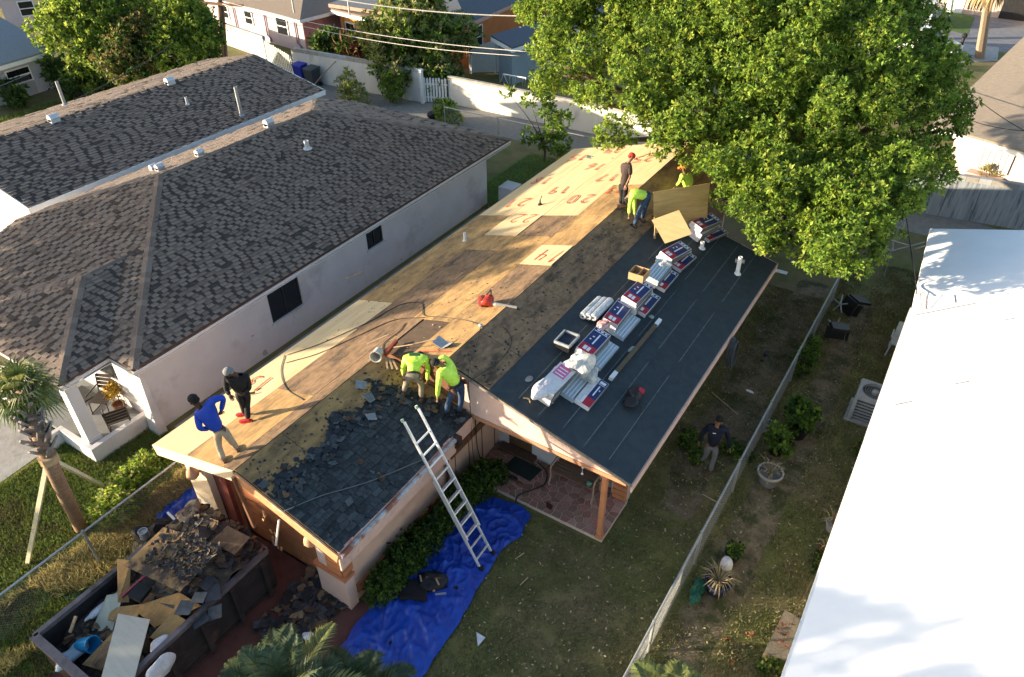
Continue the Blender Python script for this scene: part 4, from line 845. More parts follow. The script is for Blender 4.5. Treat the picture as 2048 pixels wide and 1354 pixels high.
# big tree over the rear of the roof
big = [((-7.47, 25.143, 7.194), 2.2), ((-9.101, 23.845, 6.472), 1.9), ((-11.68, 23.839, 6.422), 1.7), ((-12.431, 23.14, 5.462), 1.3), ((-5.312, 23.888, 6.43), 2.2), ((-7.136, 22.116, 5.839), 1.8), ((-8.925, 21.333, 5.506), 1.2), ((-8.817, 19.777, 4.997), .55),
       ((-5.201, 20.632, 4.867), 1.6), ((-6.564, 20.589, 4.888), 1.1), ((-3.513, 22.336, 5.554), 1.9), ((-2.772, 24.76, 6.165), 1.9), ((-1.525, 26.234, 5.496), 1.3), ((-1.457, 22.808, 4.772), 1.5), ((-3.327, 19.613, 4.206), 1.3), ((-4.199, 19.563, 4.454), 1.0),
       ((-2.307, 19.784, 4.257), 1.3), ((-2.564, 18.835, 3.554), .9), ((-1.753, 18.706, 3.564), .75), ((-1.303, 19.548, 3.591), .5), ((-3.425, 18.498, 3.611), .5), ((-4.112, 26.959, 7.25), 2.2), ((-6.124, 27.803, 8.079), 2.4), ((-9.554, 26.746, 7.735), 2.3), ((-12.085, 25.644, 7.488), 2.0),
       ((-13.596, 24.745, 6.98), 1.3), ((-13.786, 23.695, 5.806), .6), ((-2.2, 27.991, 6.343), 1.1), ((-0.59, 25.612, 5.076), .7), ((-0.564, 23.796, 4.453), .7), ((-0.867, 22.47, 3.875), .55), ((-1.188, 21.756, 3.537), .5), ((-5.251, 19.464, 4.067), .6), ((-10.659, 21.642, 5.338), .7), ((-7.508, 21.216, 5.263), .8), ((-2.253, 21.171, 4.9), 1.4), ((-2.16, 17.964, 4.396), .8), ((-1.672, 19.12, 4.362), 1.0), ((-1.425, 20.362, 4.619), 1.0), ((-1.412, 18.054, 3.781), .45)]
rr = np.random.default_rng(11); sub = []
for c, r in big:                                   # break every mass into smaller clumps
    sub.append((c, r * .5))
    for _ in range(int(5 + r * 6)):
        d = rr.normal(size=3); d /= np.linalg.norm(d); d[2] = abs(d[2]) * .7 + d[2] * .3; sub.append((tuple(np.array(c) + d * r * .98), r * rr.uniform(.2, .42)))
t = thing('broad_leafed_tree', 'huge bright green tree hanging over the back of the stripped roof', 'tree', (-3.6, 26.6, 0))
limbs(t, (-3.6, 26.6, 0), [b[0] for b in big[:34]], .34, (-3.9, 26.2, 2.6))
crown(t, sub, 34000, 10, .128, .46, [leaf_y, leaf_a, leaf_b, leaf_c], (.2, .5, .24, .06), inner=.5, up=.25, ragged_=.14)
# trees beyond the left houses
def sblobs(L_, s=.5, n=5):
    out = []
    for c, r in L_:
        out.append((c, r * .8))
        for _ in range(n): d = rr.normal(size=3); d /= np.linalg.norm(d); out.append((tuple(np.array(c) + d * r * .8), r * rr.uniform(.25, .5)))
    return out
tree('full yellow-green tree at the far left behind the long gabled house', (-41.485, 22.183, 0), sblobs([((-40.23, 22.1, 3.492), 2.2), ((-39.443, 23.297, 3.088), 2.0), ((-41.556, 22.003, 3.958), 1.5), ((-40.988, 23.133, 4.174), 1.8), ((-38.863, 21.952, 2.473), 1.5), ((-40.117, 24.501, 3.886), 1.5)]), 3600, 9, .2, .5, .2, wts=(.34, .36, .2, .1), mats=[leaf_y, leaf_a, leaf_b, leaf_c])
tree('olive-brown bushy tree between two greener trees at upper left', (-38.752, 23.395, 0), sblobs([((-37.316, 22.805, 2.996), 1.5), ((-37.164, 21.765, 2.403), 1.3), ((-36.908, 23.21, 2.461), 1.3), ((-36.404, 21.769, 1.901), 1.2)]), 2300, 9, .18, .5, .16, mats=[leaf_o, leaf_b, leaf_c], wts=(.5, .3, .2))
tree('round bright tree beside the tall wooden utility pole', (-38.166, 25.751, 0), sblobs([((-36.29, 24.608, 3.477), 1.6), ((-35.732, 25.466, 3.615), 1.4), ((-35.564, 23.457, 2.603), 1.4), ((-35.145, 25.013, 2.67), 1.2), ((-36.909, 25.776, 4.149), 1.3), ((-35.347, 25.793, 3.096), 1.0)]), 3200, 9, .18, .5, .18, wts=(.34, .36, .2, .1), mats=[leaf_y, leaf_a, leaf_b, leaf_c])
tree('dark green shrubbery below the trees along the left lawn', (-39.797, 22.267, 0), sblobs([((-42.81, 21.588, 0.9), 1.1), ((-40.999, 21.573, 0.8), 1.1), ((-39.273, 21.792, 0.9), 1.2), ((-37.778, 22.243, 0.9), 1.2), ((-36.95, 23.352, 1), 1.2), ((-36.583, 24.692, 1.1), 1.2), ((-36.998, 26.532, 1.1), 1.0), ((-42.507, 18.51, 0.6), .6), ((-44.281, 19.047, 0.8), .8)]), 1500, 8, .28, .5, .1, 'shrubbery', 'shrubs', mats=[leaf_b, leaf_c], wts=(.35, .65))
tree('leafy tree with pale glossy leaves in front of the orange house', (-26.345, 31.587, 0), sblobs([((-27.122, 32.953, 2.9), 2.3), ((-27.799, 31.594, 2.587), 1.6), ((-25.97, 33.612, 2.121), 1.8), ((-25.874, 32.023, 1.188), 1.7), ((-27.485, 30.876, 1.757), .9), ((-28.046, 33.794, 3.781), 2.0), ((-25.455, 34.84, 2.715), 1.1), ((-26.578, 30.735, 1.143), 1.3), ((-24.927, 32.512, 0.538), .9)]), 3800, 9, .25, .42, .2, mats=[leaf_s, leaf_a, leaf_b, leaf_c], wts=(.45, .3, .15, .1))
tree('dark round bush against the pink wall', (-34.084, 34.138, 0), sblobs([((-33.854, 32.765, 0.9), 1.0), ((-32.957, 33.32, 0.9), .9), ((-31.734, 33.047, 0.8), .8)]), 420, 8, .4, .3, .1, 'bush', 'bush', mats=[leaf_b, leaf_c], wts=(.35, .65))
t = tree('dead brown palm fronds beside the dark bush at the pink wall', (-32.592, 33.853, 0), [((-31.911, 32.937, 0.8), .8), ((-31.298, 32.959, 0.6), .6)], 90, 6, .8, .12, .1, 'dry_bush', 'bush', mats=[mat('dry_frond', (.22, .09, .035), (.13, .055, .025), 5, isl=.3)], wts=(1,))
tree('spindly sunlit shrub by the alley just past the shingled roof corner', (-28.085, 28.338, 0), [((-28.677, 28.854, 0.9), .45), ((-27.52, 27.929, 0.7), .65), ((-28.017, 27.859, 0.5), .5), ((-27.131, 27.957, 0.5), .5), ((-28.112, 28.432, 1.5), .35)], 210, 7, .22, .4, .05, 'shrub', 'shrub', mats=[leaf_s, leaf_a], wts=(.7, .3), up=.9)
tree('thin creeper plant against the long alley wall', (-26.37, 29.678, -0), [((-26.26, 29.732, 1.2), .55), ((-26.085, 29.634, 0.6), .45), ((-26.325, 29.355, 0.9), .4)], 200, 7, .17, .45, .03, 'shrub', 'shrub', mats=[leaf_a, leaf_b], wts=(.6, .4))
tree('bright shrub in front of the picket gate', (-21.917, 28.594, 0), [((-21.992, 28.668, 0.6), .55), ((-22.239, 28.687, 0.8), .4), ((-21.434, 28.523, 0.5), .4)], 230, 7, .17, .45, .03, 'shrub', 'shrub', mats=[leaf_a, leaf_y, leaf_b], wts=(.5, .2, .3))
t = tree('small slender tree with sparse leaves at the rear corner of the stripped roof', (-15.584, 27.335, 0), [((-16.03, 26.817, 1.3), .35), ((-14.954, 27.128, 1.6), .4), ((-15.272, 26.984, 2.4), .35), ((-14.592, 26.963, 1.1), .4), ((-15.626, 27.232, 0.9), .35), ((-15.971, 26.681, 2.9), .3), ((-16.975, 26.477, 3.1), .22), ((-15.464, 27.063, 3.2), .4), ((-14.552, 27.025, 2.2), .35)], 330, 7, .2, .4, .05, 'slender_tree', 'tree', mats=[leaf_a, leaf_b], wts=(.5, .5))
# sunlit shrub, hedge, weeds
tree('sunlit bushy shrub by the front lawn fence', (-13.891, 4.877, 0), sblobs([((-13.664, 5.567, 0.7), .48), ((-13.656, 5.075, 0.65), .52), ((-13.653, 4.649, 0.55), .50), ((-13.646, 4.373, 0.4), .38), ((-13.682, 6.051, 0.65), .36)], n=5), 1500, 8, .085, .55, .03, 'shrub', 'shrub', mats=[leaf_a, leaf_y, leaf_s, leaf_b], wts=(.4, .3, .15, .15))
hb = []
for i in range(26):
    f = i / 25; y = 6.1 + 4.0 * f; hb.append(((-7.12 + .1 * math.sin(i * 2.1) + (.15 if i > 20 else 0), y, .42 + .12 * math.sin(i * 1.7)), (.27, .3, .33)))
t = thing('hedge', 'dark clipped hedge along the garage side wall beside the blue tarp', 'hedge', (-7.05, 8, 0)); crown(t, hb, 3600, 8, .075, .6, [leaf_b, leaf_c], (.55, .45))
mb = MB()
for i in range(14): a = Vector((-7.05 + U(-.1, .1), 6.2 + i * .28, 0)); mb.tube([a, a + Vector((U(-.1, .1), U(-.1, .1), .5))], .015, 5)
stuff(build('stems', mb, bark, t))
for lb, p, bl, n in (('leafy weeds behind the walking man in the yard', (-3.196, 13.618, 0), [((*(-3.371, 13.824, 0)[:2], .2), (.28, .28, .22)), ((*(-3.026, 13.418, -0)[:2], .15), (.2, .2, .16))], 170), ('low weeds left of the chain-link fence beside the walking man', (-2.334, 14.16, 0), [((*(-2.366, 14.14, 0)[:2], .15), (.25, .2, .18)), ((*(-2.062, 14.125, 0)[:2], .1), (.25, .2, .12))], 150),
    ('climbing weeds on the chain-link fence above the potted plants', (-1.8, 18.536, 0), [((*(-1.738, 18.304, 0)[:2], .4), (.3, .45, .4)), ((*(-1.706, 19.008, 0)[:2], .5), (.25, .3, .4))], 330)):
    tree(lb, p, bl, n, 7, .085, .5, .015, 'weeds', 'weeds', mats=[leaf_a, leaf_b, leaf_c], wts=(.3, .4, .3))
# ------------------------------------------------------------ palms
frond_m = mat('palm_frond', (.10, .14, .032), (.055, .09, .02), 3, rough=.5, isl=.3, bump=0, trans=.2); frond_y = mat('palm_frond_pale', (.22, .23, .07), (.14, .17, .05), 3, rough=.5, isl=.3, bump=0, trans=.2); dead_m = mat('dead_frond', (.36, .26, .14), (.24, .17, .09), 4, isl=.3, bump=0)
def fan(mb, c, d, L_, n=18, spread=1.9, w=.05, droop=.35, m=0):
    c = Vector(c); d = Vector(d).normalized(); s = d.cross(Vector((0, 0, 1))); s = s.normalized() if s.length > .05 else Vector((1, 0, 0)); up = s.cross(d)
    hub = c + d * L_ * .45; mb.tube([c, hub], [.014, .009], 4, m, False)
    for i in range(n):
        a = (i / (n - 1) - .5) * 2 * spread; v = d * math.cos(a) + s * math.sin(a); l = L_ * .62 * (1 - .25 * abs(a) / spread) * U(.9, 1.1)
        t1 = hub + v * l * .55 + up * .04; t2 = hub + v * l - Vector((0, 0, droop * l * U(.5, 1.2))); q = v.cross(up).normalized() * w * .5
        mb.add([hub - q * .3, hub + q * .3, t1 + q, t1 - q], [(0, 1, 2, 3)], m); mb.add([t1 - q, t1 + q, t2], [(0, 1, 2)], m)
def feather(mb, c, d, L_, n=26, w=.03, ll=.42, droop=.5, m=0):
    c = Vector(c); d = Vector(d).normalized(); pts = []
    for i in range(9):
        f = i / 8; pts.append(c + d * L_ * f - Vector((0, 0, droop * L_ * f * f)))
    mb.tube(pts, [.018 * (1 - .8 * i / 8) for i in range(9)], 4, m, False)
    for i in range(n):
        f = .12 + .88 * i / n; k = min(7, int(f * 8)); p = pts[k].lerp(pts[k + 1], f * 8 - k); t_ = (pts[k + 1] - pts[k]).normalized(); s = t_.cross(Vector((0, 0, 1))).normalized(); up = s.cross(t_)
        for sg in (-1, 1):
            v = (s * sg * .8 + t_ * .75 + up * U(.2, .5)).normalized(); l = ll * math.sin(math.pi * min(.95, .15 + .8 * f)) * U(.85, 1.1); q = v.cross(up).normalized() * w * .5; e = p + v * l - Vector((0, 0, l * .25)); mid = p + v * l * .5 + up * .01
            mb.add([p - q * .5, p + q * .5, mid + q, mid - q], [(0, 1, 2, 3)], m); mb.add([mid - q, mid + q, e], [(0, 1, 2)], m)
# leaning cabbage palm with props
b0, b1, b2 = Vector((-14.161, 3.877, 0)), Vector((-14.9, 4.0, 1.25)), Vector((-13.034, 3.801, 4.762))
b1 = Vector((-12.082, 3.376, 3.669)); t = thing('cabbage_palm', 'leaning young fan palm propped with pale timber braces on the front lawn', 'palm tree', b0)
mb = MB(); pts = arc([b0, b1, b2], 8); mb.tube(pts, [.135 - .02 * i / len(pts) for i in range(len(pts))], 10); build('trunk', mb, mat('palm_trunk', (.30, .19, .12), (.17, .105, .065), 9, (1, 1, 3), bump=.6), t, smooth=True)
bt = mat('leaf_boot', (.30, .25, .22), (.17, .13, .11), 8, rnd=.25); top = pts[-1]
for i in range(46):
    f = .60 + .4 * i / 46; k = int(f * (len(pts) - 1)); k = min(k, len(pts) - 2); p = pts[k].lerp(pts[k + 1], f * (len(pts) - 1) - k); a = i * 2.4; r_ = Vector((math.cos(a), math.sin(a), .0)); mb = MB(); s = Vector((-math.sin(a), math.cos(a), 0))
    o_ = p + r_ * .10; e = p + r_ * U(.2, .28) + Vector((0, 0, U(.14, .26))); mb.slab([o_ - s * .07, o_ + s * .07, e + s * .035, e - s * .035], r_ * .03 + Vector((0, 0, -.015))); build('leaf_boot', mb, bt, t)
for i in range(34):
    a = i * 2.4; el = 1.25 - 2.05 * i / 34; mb = MB(); d = Vector((math.cos(a) * math.cos(el), math.sin(a) * math.cos(el), math.sin(el))); fan(mb, top + Vector((0, 0, -.06)), d, U(.62, .85), 18, 1.7, .034, .35, 0 if random.random() < .45 else 1); build('frond', mb, [frond_m, frond_y], t)
mb = MB(); c = pts[9]; mb.tube([c - Vector((.0, 0, .09)), c + Vector((0, 0, .07))], .165, 12); build('brace_collar', mb, wood, t)
for g in ((-14.281, 2.681, 0), (-14.901, 4.94, 0)): mb = MB(); mb.bar(c, g, .05, .09); build('brace', mb, mat('pale_timber', (.55, .52, .36), (.46, .43, .29)), t)
# feather palms at the bottom edge
def bottom_palm(label, base, top, n, L_, fm, seed):
    t = thing('palm', label, 'palm tree', base); random.seed(seed); top = Vector(top); mb = MB(); mb.tube([Vector(base), top], [.16, .12], 9); build('trunk', mb, bark, t)
    for i in range(n):
        a = i * 2.4 + U(-.2, .2); el = 1.2 - 1.1 * i / n; mb = MB(); feather(mb, top, (math.cos(a) * math.cos(el), math.sin(a) * math.cos(el), math.sin(el)), L_ * U(.8, 1.1), 30, .036, .42, U(.25, .5), 0 if random.random() < .75 else 1); build('frond', mb, [fm, frond_y], t)
frond_g = mat('deep_frond', (.060, .085, .035), (.035, .055, .022), 3, rough=.45, isl=.3, bump=0, trans=.15)
bottom_palm('feather palm at the bottom edge in front of the dumpster', (-7.025, 3.491, 0), (-6.664, 3.249, 1.15), 26, 1.55, frond_g, 5)
bottom_palm('small feather palm at the bottom edge over the blue tarp', (-5.895, 4.203, 0), (-5.739, 4.041, 0.8), 15, 1.25, frond_g, 6)
bottom_palm('pale feather palm tip at the bottom edge near the right fence', (-0.997, 7.073, 0), (-1.008, 6.582, 1.2), 16, 1.0, frond_y, 9)
random.seed(21)
# tall palm top right
b0 = Vector((-0.563, 55.4, 0)); tp = Vector((-1.143, 51.154, 4.328)); t = thing('tall_palm', 'tall palm with a skirt of dead fronds on the corner pavement at top right', 'palm tree', b0)
mb = MB(); mb.tube([b0, b0.lerp(tp, .5), tp], [.3, .24, .24], 9); build('trunk', mb, mat('smooth_palm_trunk', (.36, .27, .2), (.29, .22, .165), 6, (1, 1, 4)), t)
for i in range(26):
    a = i * 2.4; mb = MB(); fan(mb, tp + Vector((0, 0, 1.6)), (math.cos(a) * .45, math.sin(a) * .45, -.8 - .02 * i), 1.9, 9, .8, .16, .5); build('dead_frond', mb, dead_m, t)
# grass blades and leaf litter
def blades(n, x0, x1, y0, y1, h, m, name, label, dens=None, w=.012):
    x = rng.uniform(x0, x1, n); y = rng.uniform(y0, y1, n)
    if dens is not None: k = dens(x, y); x, y = x[k], y[k]
    n = len(x); a = rng.uniform(0, 6.28, n); hh = h * rng.uniform(.5, 1.3, n); ox, oy = np.cos(a) * w, np.sin(a) * w; lx, ly = rng.normal(size=n) * hh * .5, rng.normal(size=n) * hh * .5; z = np.zeros(n)
    V = np.stack([np.stack([x - ox, y - oy, z], 1), np.stack([x + ox, y + oy, z], 1), np.stack([x + lx, y + ly, hh], 1)], 1)
    return tag(npmesh(name, V.reshape(-1, 3), 3, m, None, ((x0 + x1) / 2, (y0 + y1) / 2, 0), None, 'stuff'), label, 'grass')
gm1 = mat('grass_blade_green', (.15, .20, .036), (.10, .145, .028), .7, isl=.4, bump=0, trans=.25, c3=(.13, .11, .045), s3=.5, t3=.58, w3=.08); gm2 = mat('grass_blade_olive', (.15, .152, .048), (.10, .106, .033), .7, isl=.45, bump=0, c3=(.16, .125, .06), s3=.5, t3=.53, w3=.1)
gm3 = mat('grass_dry', (.48, .40, .16), (.33, .29, .10), 1.5, isl=.4, bump=0, trans=.2)
def nz(x, y, s=1.): return np.sin(x * 1.7 * s + 1.3 * np.sin(y * 1.1 * s)) + np.sin(y * 1.9 * s + np.sin(x * 2.3 * s))
blades(110000, -21, -11.4, .5, 7, .10, gm1, 'front_grass', 'green lawn grass in front of the white house', lambda x, y: ~((x < -17) & (y < 5.3) & (x < -17.1 + 0 * y)) )
blades(20000, -13.7, -12.1, 1, 8, .2, gm3, 'dry_grass', 'tall dry yellow grass along the front fence', lambda x, y: nz(x, y) > -.6)
blades(190000, -7, -2, 4, 22.5, .035, gm2, 'yard_grass', 'short olive grass of the shaded yard beside the porch', lambda x, y: ~((x < -3.9) & (y > 9.8)) & (nz(x, y, 3.1) + .5 * nz(y, x, 9.) + rng.normal(size=len(x)) > -1.2), w=.009)
blades(70000, -1.9, 1, 5, 26, .06, gm2, 'side_grass', 'patchy grass either side of the dirt path by the white roof', lambda x, y: (np.abs(x + 1.05) + .2 * rng.normal(size=len(x)) > .35) & (nz(x, y, 3.1) + rng.normal(size=len(x)) > -1.2))
blades(30000, -16.5, -9, 22, 27.8, .07, gm1, 'back_grass', 'green grass behind the white house'); blades(30000, -42, -32.5, 12, 28, .14, gm1, 'left_lawn', 'shaded green lawn beyond the gabled house', w=.03)
def litter(n, x0, x1, y0, y1, m, name, label, s=(.015, .04)):
    x = rng.uniform(x0, x1, n); y = rng.uniform(y0, y1, n); k = ~((x < -3.9) & (y > 9.8)); x, y = x[k], y[k]; n = len(x); V = []
    a = rng.uniform(0, 6.28, n); l = rng.uniform(*s, n); u = np.stack([np.cos(a) * l, np.sin(a) * l, rng.normal(size=n) * .008], 1); w = np.stack([-np.sin(a) * l * .45, np.cos(a) * l * .45, rng.normal(size=n) * .006], 1); c = np.stack([x, y, rng.uniform(.02, .05, n)], 1)
    return tag(npmesh(name, np.stack([c - u, c + w, c + u, c - w], 1).reshape(-1, 3), 4, m, None, ((x0 + x1) / 2, (y0 + y1) / 2, 0), None, 'stuff'), label, 'leaf litter')
litter(2600, -6.8, -2, 4.5, 22, mat('fallen_leaf', (.34, .30, .19), (.20, .15, .085), 5, isl=.5, bump=0), 'fallen_leaves', 'small pale fallen leaves scattered over the shaded yard')
litter(1500, -1.8, .6, 5, 22, mat('fallen_leaf', (.3, .25, .15)), 'fallen_leaves', 'small dry leaves scattered along the dirt path')

tree('round street tree added outside the view to shade the left plywood slope', (-31.5, -1.0, 0), sblobs([((-31.5, -1.0, 6.0), 1.5), ((-32.5, .8, 6.2), 1.4), ((-30.8, -2.6, 5.9), 1.2), ((-31, .6, 6.6), .9), ((-32.8, 2.2, 6.0), 1.0)]), 900, 9, .3, .5, .2)  # three unseen trees added to shade the roofs and lawn
tree('low round street tree added outside the view to shade the lawn by the dumpster', (-28, -9, 0), sblobs([((-28, -9, 4.5), 1.05), ((-27, -10.5, 4.5), 1.0), ((-29, -7.6, 4.5), .9), ((-26.2, -11.8, 4.4), 1.0)]), 900, 9, .28, .5, .18)
tree('tall street tree added outside the view to shade the white roof', (-20, -7.5, 0), sblobs([((-20, -7.5, 6.9), 1.3), ((-19, -8.6, 6.9), 1.2), ((-21, -6.2, 6.6), .9), ((-18.2, -9.8, 6.9), 1.1)]), 520, 9, .28, .5, .16)

# ------------------------------------------------------------ shingle bundles on the membrane
wrapm = mat('clear_bundle_wrap', (.36, .44, .50), (.28, .35, .41), 7, (6, 1, 6), rough=.25, bump=.2, rnd=.12); wrapw = mat('white_bundle_wrap', (.62, .60, .60), (.50, .48, .49), 9, rough=.3, bump=.25, rnd=.1)
navy = mat('navy_label', (.018, .03, .12), (.012, .022, .085), 9, rough=.3, bump=.05); redl = mat('red_label', (.42, .02, .035), (.33, .016, .03), 9, rough=.3, bump=.05); whl = mat('white_print', (.72, .73, .76), (.62, .63, .66), 9, rough=.4, bump=0); edgem = mat('shingle_edges', (.20, .18, .17), (.10, .09, .085), 60, (1, 1, 14), rough=.9, bump=.2)
BX, BY, BZ = .42, .98, .085
def rot_on(n, yaw):
    X = Vector((1, 0, -n.x / n.z)).normalized(); Y_ = n.cross(X); M_ = Matrix((X, Y_, n)).transposed(); return (M_ @ Matrix.Rotation(yaw, 3, 'Z')).to_euler()
def bundle_proto(kind):
    root = link('shingle_bundle', None); wm = wrapm if kind == 'clear' else wrapw
    mb = MB(); c = .02; z1 = BZ; a, b_ = BX / 2, BY / 2
    mb.hexa([(-a, -b_, 0), (a, -b_, 0), (a, b_, 0), (-a, b_, 0)], [(-a + c * .3, -b_ + c, z1), (a - c * .3, -b_ + c, z1), (a - c * .3, b_ - c, z1), (-a + c * .3, b_ - c, z1)]); build('wrapper', mb, wm, root, local=True)
    mb = MB()
    for i in range(4): mb.box(a - .004, -b_ + .05, .008 + i * .019, a + .008, b_ - .05, .022 + i * .019)
    stuff(build('shingle_edges', mb, edgem, root, local=True))
    z = z1
    def q(nm, x0, y0, x1, y1, m, l): mb = MB(); mb.box(x0, y0, z - .004, x1, y1, z + l); return build(nm, mb, m, root, local=True)
    if kind == 'label':
        lp = q('label', -a + .02, -b_ + .30, a - .02, b_ - .03, navy, .003); q('label_band', -a + .02, -b_ + .03, a - .02, -b_ + .298, redl, .003)
        for (x0, y0, x1, y1) in ((-.17, .33, .17, .35), (-.17, .44, .17, .455), (-.13, .375, -.06, .42), (-.03, .375, .04, .42), (.08, .375, .14, .42), (.0, -.12, .035, .28), (-.1, .1, -.05, .14), (-.1, -.40, -.02, -.26), (0, -.40, .07, -.26), (-.12, -.02, -.08, .02)):
            mb = MB(); mb.box(x0, y0, z + .0028, x1, y1, z + .0045); o = build('label_mark', mb, whl, lp, local=True)
    elif kind == 'half':
        lp = q('label', .0, -b_ + .30, a - .01, b_ - .03, navy, .003); q('label_band', .0, -b_ + .03, a - .01, -b_ + .298, redl, .003)
        for (x0, y0, x1, y1) in ((.02, .30, .18, .315), (.03, .34, .17, .42), (.07, -.1, .10, .25), (.13, .1, .16, .14), (-.0, -.42, -.06, -.2)):
            mb = MB(); mb.box(x0, y0, z + .0028, x1, y1, z + .0045); build('label_mark', mb, whl, lp, local=True)
    elif kind == 'pink':
        lp = q('label', -.16, .05, .12, .42, mat('pink_label', (.55, .12, .28), (.45, .1, .22), 9, rough=.3), .003)
        for i in range(3): mb = MB(); mb.box(-.13, .1 + i * .1, z + .0028, .09, .13 + i * .1, z + .0045); build('label_mark', mb, whl, lp, local=True)
    else:
        mb = MB()
        for i in range(5): mb.box(-a + .03 + i * .08, -b_ + .03, z - .004, -a + .045 + i * .08, b_ - .03, z + .003)
        stuff(build('wrap_folds', mb, whl, root, local=True))
    return root
PROTO = {}
def RP(x, y, l=0.): return Vector((x, y, zR(x))) + nR * (.022 + l)
def bundle(kind, x, y, lvl, yaw, label):
    if kind not in PROTO: o = PROTO[kind] = bundle_proto(kind)
    else: o = copytree(PROTO[kind])
    o.location = RP(x, y, lvl * (BZ + .006)); o.rotation_euler = rot_on(nR, yaw); tag(o, label, 'shingle bundle', 'roofing shingle bundles lined up on the black membrane'); return o
ORD = ['bottom', 'second', 'third', 'fourth', 'fifth', 'sixth']
def stack(p, n, top, below, desc, yaw=0., jit=.03, tilt=.1):
    x, y = p[0], p[1]
    for i in range(n):
        nm = 'topmost' if i == n - 1 else ORD[i] + (' from the bottom' if i else '-most')
        bundle(top if i == n - 1 else below, x + U(-jit, jit), y + U(-jit, jit), i, yaw + U(-tilt, tilt) * .5, ('%s shingle bundle in the %s' % (nm, desc)).replace('bottom-most', 'bottom'))
stack((-5.764, 10.682, 3.252), 4, 'pink', 'white', 'white pink-labelled stack at the near end', 0)
stack((-5.709, 12.33, 3.237), 4, 'label', 'white', 'stack right behind the dark tray', .0)
stack((-5.758, 13.746, 3.22), 3, 'label', 'white', 'stack beside the silver rolls')
stack((-5.649, 14.658, 3.271), 5, 'label', 'white', 'tall stack under the cardboard box')
stack((-5.676, 16.121, 3.198), 3, 'clear', 'white', 'blue-wrapped pile beyond the cardboard box')
stack((-5.675, 17.193, 3.278), 4, 'label', 'white', 'stack in front of the small plywood piece', -.25)
stack((-5.54, 19.147, 3.242), 5, 'label', 'white', 'farthest stack under the tree', -.25)
bundle('half', *(-5.067, 11.185, 2.915)[:2], 0, .0, 'single labelled shingle bundle nearest the front edge of the membrane')
bundle('clear', *(-5.425, 11.147, 3.011)[:2], 0, .0, 'blue clear-wrapped bundle lying against the pink-labelled stack')
bundle('clear', *(-5.414, 12.418, 3.008)[:2], 0, .0, 'blue clear-wrapped bundle beside the stack behind the dark tray')
bundle('clear', *(-5.45, 13.704, 3.018)[:2], 0, .0, 'blue clear-wrapped bundle beside the stack next to the silver rolls')
bundle('label', *(-5.42, 14.884, 3.01)[:2], 0, .0, 'flat red-ended bundle beside the stack under the cardboard box')
bundle('label', *(-5.452, 16.187, 3.018)[:2], 0, .0, 'flat red-ended bundle beside the blue-wrapped pile')
bundle('label', *(-5.421, 17.346, 3.01)[:2], 0, -.1, 'flat labelled bundle beside the stack in front of the plywood piece')
bundle('label', *(-5.259, 19.38, 2.967)[:2], 0, -.3, 'flat dark-labelled bundle beside the farthest stack')
# silver ridge rolls
sil = mat('silver_wrap', (.50, .52, .54), (.36, .38, .41), 9, rough=.3, metal=.3, bump=.7, bs=14)
for i, lb in enumerate(('lower-left silver-wrapped roll with a black core near the tray', 'middle silver-wrapped roll with a black core', 'upper-right silver-wrapped roll leaning on the labelled stack')):
    p = Vector((-6.261, 13.59, 3.335)) + Vector((.13 * i - .05, .02 * i, .05 * i - .035 * i)); t = thing('wrapped_roll', lb, 'roll', p, 'silver wrapped rolls beside the bundles'); mb = MB(); a, e = p + Vector((0, -.45, .03)), p + Vector((.02, .45, .03)); mb.tube([a, a + Vector((0, .03, 0)), e - Vector((0, .03, 0)), e], [.085, .1, .1, .085], 10); build('roll_wrap', mb, sil, t, smooth=False); mb = MB(); mb.tube([a - Vector((0, .005, 0)), a + Vector((0, .02, 0))], .028, 8); build('roll_core', mb, black, t)
# dark tray with pale rim on timber rails
p = Vector((-6.098, 11.956, 3.552)); t = thing('plastic_tray', 'dark plastic tub with a pale rim standing among the bundles', 'tub', p); rt = Matrix.Rotation(.1, 3, 'Z')
mb = MB(); w, l, h = .19, .24, .24
mb.hexa([p + Vector((-w * .85, -l * .85, -h)), p + Vector((w * .85, -l * .85, -h)), p + Vector((w * .85, l * .85, -h)), p + Vector((-w * .85, l * .85, -h))], [p + Vector((-w, -l, -.06)), p + Vector((w, -l, -.06)), p + Vector((w, l, -.06)), p + Vector((-w, l, -.06))]); build('tub_body', mb, black, t)
mb = MB(); mb.obox(p + Vector((0, 0, -.052)), (w * 1.8, l * 1.8, .01)); build('tub_inner_panel', mb, mat('dark_navy_panel', (.02, .03, .05), (.012, .018, .03)), t)  # dark navy panel set inside the tub below the rim
rim = mat('pale_rim', (.30, .32, .33), (.23, .245, .255), 8, rough=.4)
for a in (((-w, -l), (w, -l)), ((w, -l), (w, l)), ((w, l), (-w, l)), ((-w, l), (-w, -l))): mb = MB(); mb.bar(p + Vector((*a[0], -.02)), p + Vector((*a[1], -.03)), .035, .07); build('rim', mb, rim, t)
# cardboard box
p = Vector((-5.786, 15.164, 3.668)); t = thing('cardboard_box', 'open cardboard box with a divider standing on top of the bundles', 'box', p); card = mat('cardboard', (.38, .245, .125), (.32, .2, .1), 5, rough=.9)
for (c, s) in (((0, -.2, .0), (.4, .012, .2)), ((0, .2, 0), (.4, .012, .2)), ((-.2, 0, 0), (.012, .4, .2)), ((.2, 0, 0), (.012, .4, .2)), ((.03, 0, .01), (.012, .38, .16))): mb = MB(); mb.obox(p + Vector(c), s); build('box_side', mb, card, t)
mb = MB(); mb.obox(p + Vector((0, 0, -.095)), (.39, .39, .01)); build('box_base', mb, card, t)
